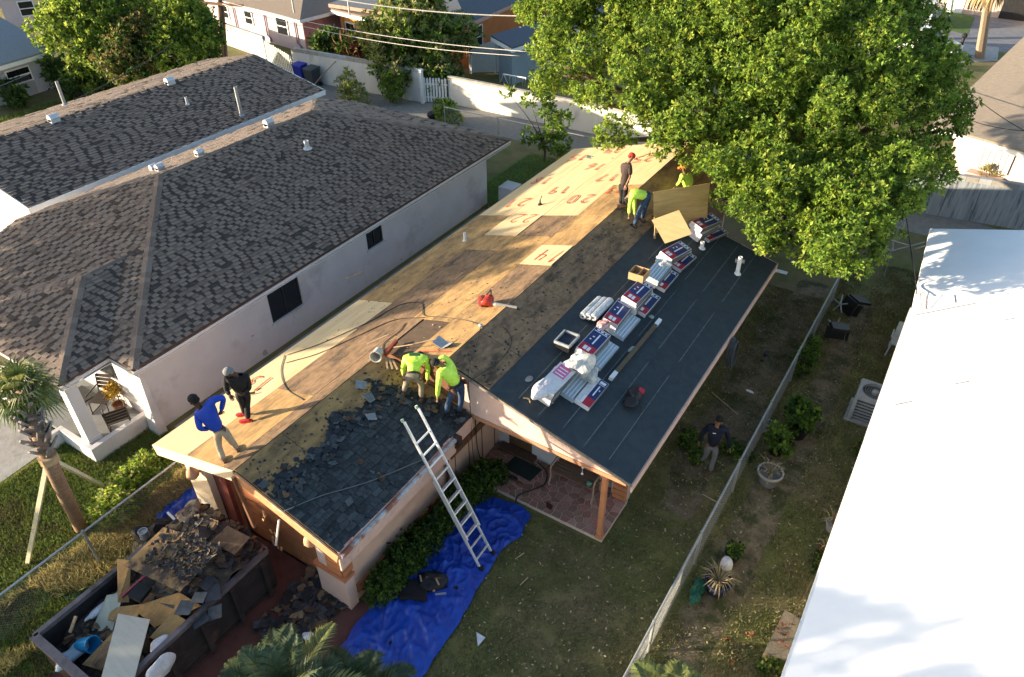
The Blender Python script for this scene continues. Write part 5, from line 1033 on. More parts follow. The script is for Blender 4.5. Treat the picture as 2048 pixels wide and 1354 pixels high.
# crumpled clear plastic
plas = mat('crumpled_plastic', (.62, .62, .58), (.42, .44, .44), 9, rough=.2, bump=.6, alpha=.75)
def crumple(name, label, cat, c, r, m, sc=5., amp=.4, k=22, nn=12, parent=None, loc=None):
    mb = MB(); mb.ell(c, r, k, nn, 0, -.75, .98); c = Vector(c); mb.v = [tuple(c + (Vector(v) - c) * (1 + amp * mnoise.noise(Vector(v) * sc))) for v in mb.v]; o = build(name, mb, m, parent, None if parent else c, smooth=False)
    if label: tag(o, label, cat)
    return o
crumple('plastic_wrap', 'crumpled heap of clear and white plastic wrap on the near bundles', 'plastic wrap', (-5.464, 11.405, 3.442), (.26, .3, .22), plas, 5, .7)
crumple('plastic_wrap', 'loose transparent plastic sheet spilling down beside the near bundles', 'plastic wrap', (-5.248, 11.505, 3.124), (.2, .24, .14), plas, 6, .7)
crumple('plastic_wrap', 'white film lying over the pink-labelled bundle stack', 'plastic wrap', (-5.743, 10.36, 3.396), (.2, .4, .12), mat('white_film', (.66, .62, .62), (.5, .47, .48), 7, rough=.3, bump=.5), 4, .5)
crumple('plastic_wrap', 'torn clear film lying over the tall stack under the cardboard box', 'plastic wrap', (-5.525, 15.056, 3.258), (.16, .34, .08), plas, 6, .8)
crumple('plastic_wrap', 'ripped white film between the blue-wrapped pile and the next stack', 'plastic wrap', (-5.615, 16.481, 3.312), (.2, .2, .1), plas, 6, .8)
crumple('plastic_bag', 'red and white plastic bag draped over bundles next to the silver rolls', 'bag', (-5.722, 13.049, 3.391), (.12, .2, .1), mat('red_white_bag', (.55, .45, .42), (.30, .05, .05), 14, rough=.4), 7, .6)
# long cardboard post
p, q = Vector((-4.901, 11.857, 2.941)), Vector((-4.87, 14.58, 2.932)); t = thing('cardboard_post', 'long brown square post with white ends lying on the membrane', 'post', p.lerp(q, .5)); mb = MB(); mb.bar(p.lerp(q, .1), p.lerp(q, .9), .09, .09, nR); build('post_shaft', mb, mat('brown_post', (.125, .095, .06), (.095, .07, .045), 5), t)
for a, e in ((0, .099), (.901, 1)): mb = MB(); mb.bar(p.lerp(q, a), p.lerp(q, e), .094, .094, nR); build('post_end', mb, whl, t)
for px, lb in (((-5.105, 14.59, 2.945), 'pale torn paper scraps beside the upper end of the brown post'), ((-4.997, 13.154, 2.916), 'small crumpled white paper left of the brown post')): crumple('paper_scrap', lb, 'paper', px, (.07, .1, .03), mat('green_white_scrap', (.4, .42, .36), (.2, .25, .18), 14), 9, .9, 12, 7)
p = Vector((-5.935, 11.14, 3.178)); o = tag(crumple('paper_disc', None, None, (-6.276, 10.568, 3.259), (.1, .11, .012), mat('grey_disc', (.25, .25, .24)), 2, .2), 'round grey lid lying on the membrane near the brown slope', 'lid')
mb = MB(); mb.tube(arc([(-6.07, 10.003, 3.214), (-5.965, 10.056, 3.196), (-5.89, 9.993, 3.166)], 4), .02, 5); tag(build('wood_offcut', mb, wood, None, (-6.01, 10.027, 3.168)), 'curled pale offcut at the front edge of the membrane', 'offcut')
mb = MB(); mb.bar((-5.597, 10.293, 3.077), (-5.54, 10.367, 3.062), .03, .02); tag(build('chalk_stick', mb, whl, None, (-5.581, 10.354, 3.053)), 'small white stick by the front edge of the membrane', 'stick')
# backpack with red flap
p = Vector((-4.248, 11.723, 2.796)); t = thing('tool_bag', 'black tool bag with a red patch and straps on the membrane', 'bag', p); crumple('bag_body', None, None, p + Vector((0, .12, .04)), (.17, .2, .13), black, 5, .5, parent=t); crumple('bag_pocket', None, None, p + Vector((.02, -.18, 0)), (.14, .17, .1), black, 5, .5, parent=t)
mb = MB(); mb.obox(p + Vector((.1, .14, .13)), (.13, .14, .05), (.2, .4, .3)); build('red_flap', mb, redl, t)
for s in (((.05, -.2, .05), (.25, -.15, -.02), (.3, -.28, -.03)), ((-.1, -.1, .0), (-.2, -.25, -.05), (-.3, -.2, -.02))): mb = MB(); mb.tube(arc([p + Vector(x) for x in s], 5), .018, 5); build('strap', mb, black, t)
# plywood pieces leaning at the far end
def board(label, pts, m, name='plywood_board', th=.018, cat='plywood', knots=0, grp=None):
    P = [Vector(p) for p in pts]; n = (P[1] - P[0]).cross(P[3] - P[0]).normalized(); c = sum(P, Vector()) / 4; mb = MB(); mb.slab(P, n * th); o = build(name, mb, m, None, c); tag(o, label, cat, grp); return o
kn = mat('knotty_plywood', (.46, .33, .16), (.38, .265, .12), 1.6, (1, 6, 6), c3=(.12, .06, .03), s3=2.2, t3=.70, w3=.03)
board('big yellow plywood sheet standing on edge at the membrane, held by the kneeling worker', [(-6.531, 17.961, 3.308), (-5.484, 19.277, 3.445), (-5.639, 19.474, 4.495), (-6.781, 18.099, 4.485)], ply_yel)
board('smaller knotty plywood piece tilted in front of the big standing sheet', [(-6.019, 17.494, 3.359), (-5.418, 17.875, 3.657), (-5.951, 18.07, 4.164), (-6.567, 17.68, 3.856)], kn)
mb = MB(); mb.bar((-6.421, 17.715, 3.278), Vector((-6.421, 17.715, 3.278)) + Vector((-.02, .02, .55)), .05, .03); tag(build('wood_batten', mb, wood, None, (-6.421, 17.715, 3.278)), 'short upright batten under the knotty plywood piece', 'batten')
mb = MB(); mb.bar((-3.945, 23.487, 0), (-3.564, 23.492, 0), .2, .03); o = tag(build('loose_board', mb, white_p, None, (-3.798, 23.462, 0)), 'short white board lying by the rear corner of the membrane roof', 'board'); o.location.z += .02
# ------------------------------------------------------------ tools on the plywood
def LPv(p, l=0.): return Vector(p) + nL * (.03 + l)
hose_m = mat('hose_black', (.035, .032, .03), (.022, .02, .02), 8, rough=.5)
def hose(label, pts, r=.009, m=None, name='air_hose', cat='hose'):
    P = arc(pts, 8); mb = MB(); mb.tube(P, r, 5); o = build(name, mb, m or hose_m, None, P[0], smooth=True); return tag(o, label, cat)
hose('thin dark air hose looping along the left edge of the plywood slope', [LPv((-12.27, 8.964, 2.441)), LPv((-11.704, 8.349, 2.598)), LPv((-10.896, 7.815, 2.821)), LPv((-10.109, 7.589, 3.038))])
hose('long dark hose running up the sunlit plywood from the left edge', [LPv((-12.195, 8.98, 2.462)), LPv((-11.686, 9.605, 2.603)), LPv((-11.11, 10.824, 2.762)), LPv((-10.869, 11.73, 2.828)), LPv((-10.302, 11.923, 2.985)), LPv((-9.787, 11.379, 3.127)), LPv((-9.273, 11.364, 3.269)), LPv((-8.509, 11.348, 3.479)), LPv((-7.952, 11.21, 3.633))])
hose('dark hose parallel to the long hose, ending near the red broom', [LPv((-11.911, 8.677, 2.54)), LPv((-11.329, 9.258, 2.701)), LPv((-10.875, 10.197, 2.827)), LPv((-10.433, 11.018, 2.948)), LPv((-9.671, 11.273, 3.159))])
hose('short dark cord curling by the red broom', [LPv((-9.642, 9.661, 3.167)), LPv((-9.882, 9.97, 3.101)), LPv((-9.905, 10.288, 3.094)), LPv((-9.893, 10.574, 3.097)), LPv((-10.009, 10.941, 3.065))])
def RB(p, l=.03): return Vector(p) + nR * l
hose('hose curving over the dirty plywood right of the workers', [RB((-7.148, 9.566, 3.473)), RB((-7.1, 9.908, 3.46)), RB((-7.013, 10.564, 3.437)), RB((-7.101, 11.158, 3.46)), RB((-7.321, 11.42, 3.519)), RB((-7.541, 11.487, 3.578))])
hose('hose running from the ridge down behind the bending worker', [RB((-7.916, 11.158, 3.679)), RB((-7.659, 10.579, 3.61)), RB((-7.457, 10.05, 3.556)), RB((-7.187, 9.585, 3.483)), Vector((-7.2, 9.64, 2.6)), Vector((-7.15, 9.6, 1.2)), Vector((-7.1, 9.8, .15))])
hose('grey cable crossing the dark shingles of the front slope to the eave', [Vector((-8.421, 5.325, 2.777)) + nF * .04, Vector((-8.166, 5.99, 2.7)) + nF * .05, Vector((-7.704, 6.877, 2.561)) + nF * .05, Vector((-7.243, 8.04, 2.423)) + nF * .05], .012, mat('grey_cable', (.11, .13, .14), (.08, .095, .1), 8))
# red blower
p = LPv((-8.336, 12.114, 3.527), .1); t = thing('leaf_blower', 'red engine blower with a long pale nozzle lying on the ridge', 'blower', p); redp = mat('red_machine', (.50, .05, .025), (.38, .035, .02), 9, rough=.4)
crumple('blower_body', None, None, p + Vector((0, 0, .02)), (.17, .16, .15), redp, 5, .35, parent=t)
mb = MB(); mb.lathe(p + Vector((-.1, -.06, -.1)), [(0, 0), (.11, .0), (.13, .05), (.12, .2), (.05, .24), (0, .24)], 10); build('fan_housing', mb, mat('dark_red_housing', (.20, .03, .02)), t)
mb = MB(); mb.tube([p + Vector((-.1, .1, .1)), p + Vector((0, .15, .25)), p + Vector((.1, .0, .2))], .018, 6); build('handle', mb, black, t)
mb = MB(); mb.tube([p + Vector((.08, 0, 0)), p + Vector((.25, -.02, .01)), RB((-7.644, 12.262, 3.606), .05)], [.06, .05, .035], 9); build('nozzle', mb, mat('grey_nozzle', (.32, .29, .25), (.25, .22, .19)), t)
# bucket lying open
p = LPv((-9.488, 9.348, 3.209), .05); t = thing('bucket', 'white plastic bucket lying on its side by the torn shingles', 'bucket', p); mb = MB(); ax_ = Vector((.35, -.75, .12)).normalized(); sd = ax_.cross(Vector((0, 0, 1))).normalized(); up_ = sd.cross(ax_)
vs = []; K_ = 16
for (r_, s) in ((.15, .36), (.17, 0), (.18, 0), (.18, .03), (.155, .03), (.13, .34)):
    pass
def cyl(mb, c, ax, prof, k=16):
    c = Vector(c); ax = Vector(ax).normalized(); a = ax.cross(Vector((0, 0, 1)));
    if a.length < .05: a = Vector((1, 0, 0))
    a.normalize(); b_ = ax.cross(a); vs = [c + ax * z + (a * math.cos(6.2832 * j / k) + b_ * math.sin(6.2832 * j / k)) * r for r, z in prof for j in range(k)]
    mb.add(vs, [(i * k + j, i * k + (j + 1) % k, (i + 1) * k + (j + 1) % k, (i + 1) * k + j) for i in range(len(prof) - 1) for j in range(k)])
cyl(mb, p + Vector((0, 0, .12)), ax_, [(0, -.14), (.10, -.14), (.125, .13), (.14, .13), (.14, .15), (.12, .15), (.095, -.12), (0, -.12)]); build('bucket_shell', mb, mat('dirty_white_plastic', (.55, .52, .46), (.42, .39, .33), 6, rough=.5), t)
mb = MB(); mb.tube(arc([p + sd * .135 + ax_ * .13 + Vector((0, 0, .12)), p + ax_ * .2 + Vector((0, 0, .3)), p - sd * .135 + ax_ * .13 + Vector((0, 0, .12))], 5), .007, 5); build('bail', mb, dgrey, t)
for k in range(3): mb = MB(); a = p + Vector((.15 + .1 * k, .1, .02)); mb.bar(a, a + Vector((.3, -.3 + .05 * k, .0)), .04, .02); tag(build('wood_strip', mb, wood, None, a), ('short pale wood strip nearest the bucket', 'middle pale wood strip between bucket and worker', 'pale wood strip closest to the worker in the hi-vis top')[k], 'wood strip')
# red broom and shovel
p, q = LPv((-9.403, 9.494, 3.233), .05), LPv((-9.509, 10.045, 3.204), .08); t = thing('push_broom', 'red-headed push broom leaning beside the bucket', 'broom', p); mb = MB(); mb.bar(p, q, .07, .09); build('broom_head', mb, mat('red_brown_brush', (.30, .065, .03), (.22, .05, .025)), t); mb = MB(); mb.tube([p.lerp(q, .5), LPv((-8.912, 9.945, 3.368), .12), LPv((-8.658, 10.217, 3.438), .1)], .014, 6); build('broom_handle', mb, wood, t)
p = LPv((-8.375, 10.187, 3.516), .02); t = thing('roofing_shovel', 'roofing shovel with a folded grey blade on the sunlit plywood', 'shovel', p); mb = MB(); mb.slab([p + Vector((-.12, -.1, .10)), p + Vector((.12, -.1, .02)), p + Vector((.14, .16, .02)), p + Vector((-.12, .16, .12))], (0, 0, .006)); mb.slab([p + Vector((.12, -.1, .02)), p + Vector((.28, -.06, .12)), p + Vector((.3, .12, .12)), p + Vector((.14, .16, .02))], (0, 0, .006)); build('blade', mb, galv, t)
mb = MB(); mb.tube([p + Vector((-.1, .03, .11)), LPv((-8.849, 9.959, 3.386), .14)], .014, 6); build('shaft', mb, wood, t)
p = LPv((-11.159, 22.869, 2.748)); t = thing('long_handled_scraper', 'long-handled scraper lying across the new sheets near the far end', 'scraper', p); mb = MB(); mb.tube([p, LPv((-10.146, 22.681, 3.028))], .02, 6); build('shaft', mb, wood, t); mb = MB(); mb.obox(p + Vector((0, 0, .03)), (.14, .25, .02), (0, .1, .3)); build('blade', mb, galv, t)
mb = MB(); mb.bar(LPv((-11.706, 7.367, 2.597), .03), LPv((-11.573, 7.462, 2.634), .03), .04, .03); tag(build('crowbar', mb, black, None, (-11.649, 7.422, 2.613)), 'short black bar lying behind the worker in black', 'tool')
p = LPv((-7.91, 11.148, 3.645)); mb = MB(); mb.ell(p + Vector((0, 0, .03)), (.06, .05, .04)); tag(build('hose_coupling', mb, galv, None, p), 'small metal hose coupling on the ridge', 'coupling')
# ------------------------------------------------------------ extension ladder
fl, fr = Vector((-5.737, 7.828, 0)) + Vector((0, 0, .03)), Vector((-5.747, 8.295, 0)) + Vector((0, 0, .03))
tl = fl + (Vector((-7.1, 7.86, 2.604)) - fl) * 1.34; tr_ = fr + (tl - fl); t = thing('extension_ladder', 'aluminium extension ladder leaning from the blue tarp over the garage eave', 'ladder', (fl + fr) / 2)
upv = (tl - fl).normalized(); sdv = (fr - fl).normalized(); nv = sdv.cross(upv).normalized()
if nv.z < 0: nv = -nv
for nm, a0, a1, off in (('fly_rail', .22, 1.0, .03), ('base_rail', 0.0, .62, -.03)):
    for s0, s1 in ((fl, tl), (fr, tr_)):
        k = .02 if off > 0 else 0; mb = MB(); mb.bar(s0.lerp(s1, a0) + nv * off, s0.lerp(s1, a1) + nv * off, .03, .06, nv); build(nm, mb, alu, t)
Ld = (tl - fl).length; n = int(Ld / .305)
for i in range(1, n):
    f = i * .305 / Ld
    for nm, a0, a1, off in (('fly_rung', .22, 1.0, .03), ('base_rung', 0, .62, -.02)):
        if a0 < f < a1: mb = MB(); mb.bar(fl.lerp(tl, f) + nv * off, fr.lerp(tr_, f) + nv * off, .032, .032, upv); build(nm, mb, alu, t)
for s in (fl, fr): mb = MB(); mb.bar(s, s + upv * .12, .06, .09, nv); build('ladder_foot', mb, black, t)
for s in (tl, tr_): mb = MB(); mb.tube([s, s + upv * .06], .035, 7); build('rail_cap', mb, mat('green_cap', (.3, .42, .33), (.25, .35, .28)), t)
# ------------------------------------------------------------ blue tarps
tarpm = mat('blue_tarp', (.012, .065, .42), (.008, .045, .31), 3, rough=.38, bump=.35, bs=7, spec=.45)
def tarp(label, P, nu=70, nv_=150, hh=.15, sc=1.6, loc=None, m=None, z0=.03):
    """P: left edge and right edge polylines (world); bilinear sheet with folds"""
    def along(pl, t):
        k = t * (len(pl) - 1); i = min(int(k), len(pl) - 2); return Vector(pl[i]).lerp(Vector(pl[i + 1]), k - i)
    mb = MB(); vs = []
    for j in range(nv_ + 1):
        a, e = along(P[0], j / nv_), along(P[1], j / nv_)
        for i in range(nu + 1):
            s = i / nu; p = a.lerp(e, s); q = Vector((p.x * sc, p.y * sc, 3.1))
            r1 = 1 - abs(mnoise.noise(q + Vector((.6 * p.y, 0, 0)))); r2 = 1 - abs(mnoise.noise(q * 2.3 + Vector((5, 1.2 * p.x, 0)))); r3 = 1 - abs(mnoise.noise(q * 5 + Vector((0, 3 * p.x, 0))))
            ed = min(1, 6 * min(s, 1 - s)) * min(1, 10 * min(j / nv_, 1 - j / nv_)); z = hh * (.55 * r1 ** 4 + .35 * r2 ** 6 + .16 * r3 ** 6) * (.35 + .65 * ed)
            p.z += z0 + z; p.x += .06 * mnoise.noise(q * 1.5) ; vs.append(p)
    W1 = nu + 1; mb.add(vs, [(j * W1 + i, j * W1 + i + 1, (j + 1) * W1 + i + 1, (j + 1) * W1 + i) for j in range(nv_) for i in range(nu)]); o = build('tarp', mb, m or tarpm, None, vs[0], smooth=True); return tag(o, label, 'tarp')
tarp('long bright blue tarp spread on the lawn beside the hedge', ([(-7.24, 9.511, 0), (-7.311, 8.402, 0), (-7.248, 7.539, 0), (-7.044, 7.05, 0), (-7.227, 6.349, -0), (-7.15, 5.18, 0), (-7.042, 4.221, 0)], [(-6.003, 9.799, 0), (-5.607, 9.645, 0), (-5.524, 9.025, 0), (-5.685, 8.443, 0), (-5.624, 7.795, 0), (-5.411, 6.274, 0), (-5.378, 5.027, 0)]))
tarp('crumpled blue tarp behind the dumpster at the garage corner', ([(-12.932, 6.121, 0), (-12.937, 5.477, 0), (-12.955, 4.94, 0)], [(-12.335, 5.855, -0), (-12, 5.37, -0), (-12.142, 4.864, 0)]), 24, 24, .4, 2.2)
# bag of offcuts on the tarp
p = Vector((-6.473, 6.752, 0)) + Vector((0, 0, .1)); t = thing('tool_pile', 'black tool bag and case with loose tools on the blue tarp', 'tool bag', p); mb = MB(); mb.obox(p + Vector((-.15, -.15, .03)), (.55, .42, .16), (0, 0, .5)); build('case', mb, mat('black_case', (.02, .017, .018)), t); crumple('open_bag', None, None, p + Vector((.02, .22, .08)), (.28, .25, .16), black, 5, .5, parent=t)
for k in range(6): mb = MB(); a = p + Vector((U(-.1, .35), U(-.1, .3), .2)); mb.bar(a, a + Vector((U(-.2, .2), U(-.15, .15), .02)), .035, .02); build('tool', mb, random.choice([wood, galv, brownw]), t)
p = Vector((-5.955, 7.15, 0)) + Vector((0, 0, .08)); mb = MB(); mb.bar(p, p + Vector((-.28, -.15, .02)), .03, .025); mb.obox(p, (.1, .06, .05), (0, 0, .6)); tag(build('hammer', mb, black, None, p), 'dark hammer on the blue tarp right of the tool bag', 'hammer')
crumple('rag', 'small dark rag on the blue tarp near the bottom edge', 'rag', (*(-6.294, 5.44, 0)[:2], .08), (.09, .07, .03), black, 7, .6, 12, 7)
p = Vector((-4.915, 6.471, 0)); mb = MB(); mb.slab([p + Vector((-.12, .1, .02)), p + Vector((.1, .1, .02)), p + Vector((.08, -.14, .02))], (0, 0, .006)); tag(build('speed_square', mb, alu, None, p), 'small triangular metal square lying on the grass', 'speed square')
for px, py, qx, qy, lb in ((1423,778,1475,832,'thin stick on the yard above the walking man'), (1405,990,1445,1015,'thin pale stick on the grass below the walking man'), (1370,896,1398,900,'short white stick left of the walking man'), (1402,1300,1300,1300,'x')):
    if lb != 'x': a = Vector((*(0, 0), 0)); mb = MB(); 
for a, e, lb in (((-3.591, 16.081, 0), (-2.658, 15.559, 0), 'thin pale stick on the yard above the walking man'), ((-2.477, 12.412, 0), (-1.987, 12.323, 0), 'thin stick on the grass below the walking man'), ((-3.39, 13.664, 0), (-3.06, 13.787, -0), 'short white stick left of the walking man'), ((-5.298, 8.453, 0), (-5.214, 8.693, 0), 'pale twig on the grass right of the ladder foot'), ((-4.86, 7.953, 0), (-4.812, 8.202, 0), 'second twig on the grass below the ladder')):
    mb = MB(); mb.tube([Vector(a) + Vector((0, 0, .03)), Vector(e) + Vector((0, 0, .04))], .012, 5); tag(build('stick', mb, mat('dry_stick', (.45, .36, .22), (.34, .27, .16)), None, a), lb, 'stick')
for px, lb, r_ in (((-2.818, 18.649, 0), 'larger black rag on the bare yard by the house', (.08, .16, .03)), ((-2.83, 18.247, 0), 'small black scrap beside the larger rag', (.06, .05, .02)), ((-2.686, 16.674, 0), 'crumpled white wrapper on the yard', (.12, .05, .03))):
    crumple('litter_scrap', lb, 'litter', (px[0], px[1], .03), r_, black if 'black' in lb else whl, 7, .6, 12, 7)
# white pole, hose coil
mb = MB(); mb.tube([Vector((-8.579, 5.28, 2.506)), Vector((-9.002, 5.32, 1.415))], .022, 6); tag(build('white_pole', mb, white_p, None, (-8.785, 5.3, 1.976)), 'thin white pole hanging at the garage fascia above the dumpster', 'pole')
t = thing('hose_coil', 'thick coil of dark hose hung on the right eave of the black roof', 'hose coil', (-3.2, 15.396, 2.297)); c = Vector((-3.2, 15.527, 2.05))
for k in range(9):
    a0 = U(-.06, .06); r_ = .26 + U(-.06, .05); mb = MB(); P = [c + Vector((.05 + .02 * k - .1, (r_ * .75) * math.cos(w) + a0, (r_ + .12) * math.sin(w) - .1 + U(-.01, .01))) for w in [i * .3307 for i in range(20)]]; mb.tube(P, .016, 5); build('hose_loop', mb, mat('grey_hose', (.075, .085, .09), (.045, .05, .055)), t)
# ------------------------------------------------------------ dumpster and rubble
DX0, DX1, DY0, DY1, DH = -11.35, -9.2, 1.62, 5.2, 1.2
t = thing('dumpster', 'open dark roll-off dumpster heaped with roof debris in front of the garage', 'dumpster', (-10.3, 3.4, 0)); stl = mat('dumpster_steel', (.035, .028, .028), (.022, .018, .018), 4, rough=.6, c3=(.09, .05, .035), s3=1.6, t3=.63); rimm = mat('dumpster_rim', (.14, .12, .125), (.10, .085, .09), 5, rough=.55, c3=(.06, .045, .04), s3=2)
for (a, e) in (((DX0, DY0), (DX1, DY0)), ((DX1, DY0), (DX1, DY1)), ((DX1, DY1), (DX0, DY1)), ((DX0, DY1), (DX0, DY0))):
    mb = MB(); mb.bar((*a, DH / 2 + .1), (*e, DH / 2 + .1), .05, DH - .2); build('side_panel', mb, stl, t); mb = MB(); mb.bar((*a, DH + .03), (*e, DH + .03), .15 if a[1] == e[1] == DY0 else .10, .1); build('top_rim', mb, rimm, t)
for k in range(5): mb = MB(); y = DY0 + .3 + k * .75; mb.box(DX1 + .026, y, .1, DX1 + .12, y + .1, DH - .03); build('rib', mb, stl, t)
mb = MB(); mb.box(DX0, DY0, .08, DX1, DY1, .14); build('floor', mb, stl, t)
mb = MB(); NX, NY = 26, 44; vs = []
def heap(x, y): f = max(0, min(1, (y - 2.6) / 1.6)); d = math.hypot((x + 10.25) / 1.15, (y - 4.4) / 1.3); return .76 + f * .42 + .62 * max(0, 1 - d * d) + .16 * mnoise.noise(Vector((x * 2.6, y * 2.6, 0))) + .08 * mnoise.noise(Vector((x * 7, y * 7, 1)))
for j in range(NY + 1):
    for i in range(NX + 1):
        x = DX0 + .04 + (DX1 - DX0 - .08) * i / NX; y = DY0 + .04 + (DY1 - DY0 - .08) * j / NY; vs.append((x, y, heap(x, y)))
mb.add(vs, [(j * (NX + 1) + i, j * (NX + 1) + i + 1, (j + 1) * (NX + 1) + i + 1, (j + 1) * (NX + 1) + i) for j in range(NY) for i in range(NX)]); o = build('rubble', mb, mat('rubble', (.075, .058, .046), (.035, .03, .028), 9, rough=.95, bump=.5, c3=(.13, .09, .06), s3=3), None, (-10.3, 3.4, .8)); tag(stuff(o), 'packed roof rubble filling the dumpster', 'rubble')
def fd():
    x = U(DX0 + .15, DX1 - .1); y = 5.15 - 3.3 * random.random() ** 1.7; return (x, y, heap(x, y) + .03), (U(-.4, .4), U(-.4, .4), 1)
dbm = mat('dark_debris', (.055, .05, .05), (.03, .028, .03), 9, isl=.5); dbb = mat('brown_debris', (.19, .12, .07), (.10, .065, .04), 9, isl=.5)
tag(stuff(scraps(700, fd, (.04, .19), [dbm, dbb, dbb, slate_i], 'shingle_rubble', None, (-10.3, 4.2, 1.2), .5)), 'torn shingles and wood splinters heaped on top of the dumpster load', 'debris')
def bd(label, pix, m, z=None, thick=.02, grp=None):
    return board(label, pix, m, 'plywood_board', thick, 'plywood board', grp=grp)
bd('big tilted plywood sheet covered in dark shingle crumbs on top of the heap', [(-10.796, 3.276, 1.8), (-9.569, 3.528, 1.62), (-9.46, 4.523, 1.95), (-10.649, 4.154, 2.1)], mat('dirty_sheet', (.42, .25, .10), (.30, .17, .07), 3, c3=(.05, .04, .035), s3=1.3, t3=.5))
def fd2():
    f, g = random.random() ** .6, .15 + .85 * random.random() ** .7; a = Vector((-10.76, 3.265, 1.84)).lerp(Vector((-9.537, 3.516, 1.66)), f); e = Vector((-10.612, 4.139, 2.14)).lerp(Vector((-9.427, 4.507, 1.99)), f); return a.lerp(e, g), (U(-.3, .3), U(-.3, .3), 1)
tag(stuff(scraps(420, fd2, (.015, .09), [dbm, dbb, dbm], 'crumbs', None, (-10.307, 3.898, 1.7), .5)), 'shingle crumbs strewn over the big tilted plywood sheet', 'debris')
bd('white-grey striped plywood sheet lying across the near end of the dumpster', [(-9.388, 1.635, 1.32), (-8.895, 1.906, 1.3), (-9.767, 2.932, 1.34), (-10.352, 2.694, 1.36)], mat('grey_white_ply', (.46, .43, .36), (.40, .37, .31), 2, (1, 5, 1), c3=(.25, .22, .17), s3=2.4, t3=.68, w3=.02))
bd('long tan board sticking up from the middle of the load', [(-10.427, 2.967, 1.15), (-9.746, 2.941, 1.1), (-9.193, 3.627, 1.35), (-9.752, 3.591, 1.38)], ply_old)
bd('tan plywood scrap leaning at the left wall of the dumpster', [(-10.799, 2.897, 1.1), (-10.663, 3.022, 1.05), (-11.103, 3.518, 1.45), (-11.425, 3.415, 1.4)], ply_old)
bd('broken tan plywood under the striped sheet', [(-10.334, 1.808, 0.95), (-9.825, 1.963, 0.95), (-9.998, 3.001, 1.05), (-10.398, 2.75, 1.05)], ply_old)
bd('torn brown plywood piece left of the striped sheet', [(-10.72, 2.584, 1), (-10.885, 2.778, 1.02), (-10.39, 3.132, 1.08), (-10.192, 2.818, 1.05)], ply_old)
bd('pale board along the right wall of the dumpster', [(-9.375, 2.138, 1), (-9.221, 2.311, 1), (-9.225, 3.375, 1.12), (-9.427, 3.309, 1.12)], ply_new)
bd('cream drywall sheet against the left wall of the dumpster', [(-10.984, 2.355, 0.75), (-10.573, 2.517, 0.8), (-10.853, 3.082, 1.15), (-11.029, 2.867, 1.2)], mat('drywall', (.55, .52, .40), (.47, .44, .33), 4))
bd('brown plywood offcut on the far part of the debris heap', [(-9.896, 4.526, 1.75), (-9.328, 4.626, 1.65), (-9.364, 5.049, 1.7), (-9.884, 4.962, 1.8)], ply_dirty)
bd('tan plywood offcut tilted beside the long board', [(-9.574, 2.742, 1.2), (-9.254, 2.805, 1.15), (-9.273, 3.309, 1.25), (-9.578, 3.263, 1.3)], ply_old)
bd('brown plywood piece poking out behind the blue pail', [(-10.101, 1.889, 1.05), (-9.904, 1.936, 1), (-10.025, 2.354, 1.1), (-10.234, 2.301, 1.12)], ply_dirty)
for i, (pp_, lb) in enumerate((((-9.352, 3.413, 1.45), 'dark shingle slab hanging over the dumpster rim, leftmost'), ((-9.305, 3.691, 1.45), 'grey shingle slab on the rim, next to the leftmost'), ((-9.214, 3.914, 1.4), 'bluish shingle slab on the dumpster rim, third along'), ((-8.943, 3.7, 1.25), 'shingle slab slid down outside the rim'), ((-9.09, 3.462, 1.2), 'lowest dark shingle slab on the dumpster rim'), ((-9.395, 3.977, 1.5), 'uppermost blue-grey shingle slab by the rim'), ((-10.574, 3.398, 1.3), 'dark slab under the tilted sheet'), ((-9.84, 3.408, 1.3), 'blue-grey slab beside the long tan board'))):
    c = Vector(pp_); w = U(0, 3); mb = MB(); mb.obox(c, (U(.25, .36), U(.2, .28), .015), (U(-.3, .3), U(-.3, .3), w)); tag(build('shingle_slab', mb, mat('slab_shingle', (.075, .085, .095), (.05, .056, .062), 9, rnd=.35), None, c), lb, 'shingle slab')
p = Vector((-10.638, 2.073, 0.95)); t = thing('pail', 'bright blue plastic pail tipped over in the dumpster', 'pail', p); mb = MB(); cyl(mb, p, (.75, .3, .35), [(0, -.16), (.125, -.16), (.15, .16), (.165, .16), (.165, .19), (.14, .19), (.115, -.13), (0, -.13)]); build('pail_shell', mb, mat('cyan_plastic', (.02, .26, .48), (.015, .2, .4), 4, rough=.35), t); mb = MB(); mb.tube(arc([p + Vector((.1, .2, .0)), p + Vector((.25, .2, -.1)), p + Vector((.2, -.05, -.1))], 5), .006, 4); build('handle', mb, white_p, t)
p = Vector((-10.525, 3.193, 1.35)); t = thing('broken_crate', 'dark red-edged broken crate among the boards', 'crate', p); mb = MB(); mb.obox(p + Vector((.1, 0, 0)), (.28, .3, .12), (.1, .2, .2)); build('crate_box', mb, black, t); mb = MB(); mb.bar(p + Vector((-.1, -.25, 0)), p + Vector((-.06, .3, .08)), .05, .06); build('crate_edge', mb, mat('maroon_edge', (.22, .05, .07)), t)
crumple('plastic_sheet', 'white plastic hanging over the near right corner of the dumpster', 'plastic sheet', (-8.938, 2.425, 1.1), (.07, .3, .28), mat('white_film', (.6, .6, .6)), 4, .5)
crumple('plastic_sheet', 'white torn paper on the right rim of the dumpster', 'paper', (-9.32, 2.786, 1.2), (.12, .16, .04), mat('white_film', (.6, .6, .6)), 5, .8)
crumple('plastic_sheet', 'pale blue plastic in the left corner of the dumpster', 'plastic sheet', (-10.728, 1.796, 0.9), (.18, .3, .1), wrapm, 5, .6)
crumple('plastic_sheet', 'bluish plastic film along the left wall of the dumpster', 'plastic sheet', (-11.101, 2.695, 0.95), (.07, .4, .06), wrapw, 5, .6)
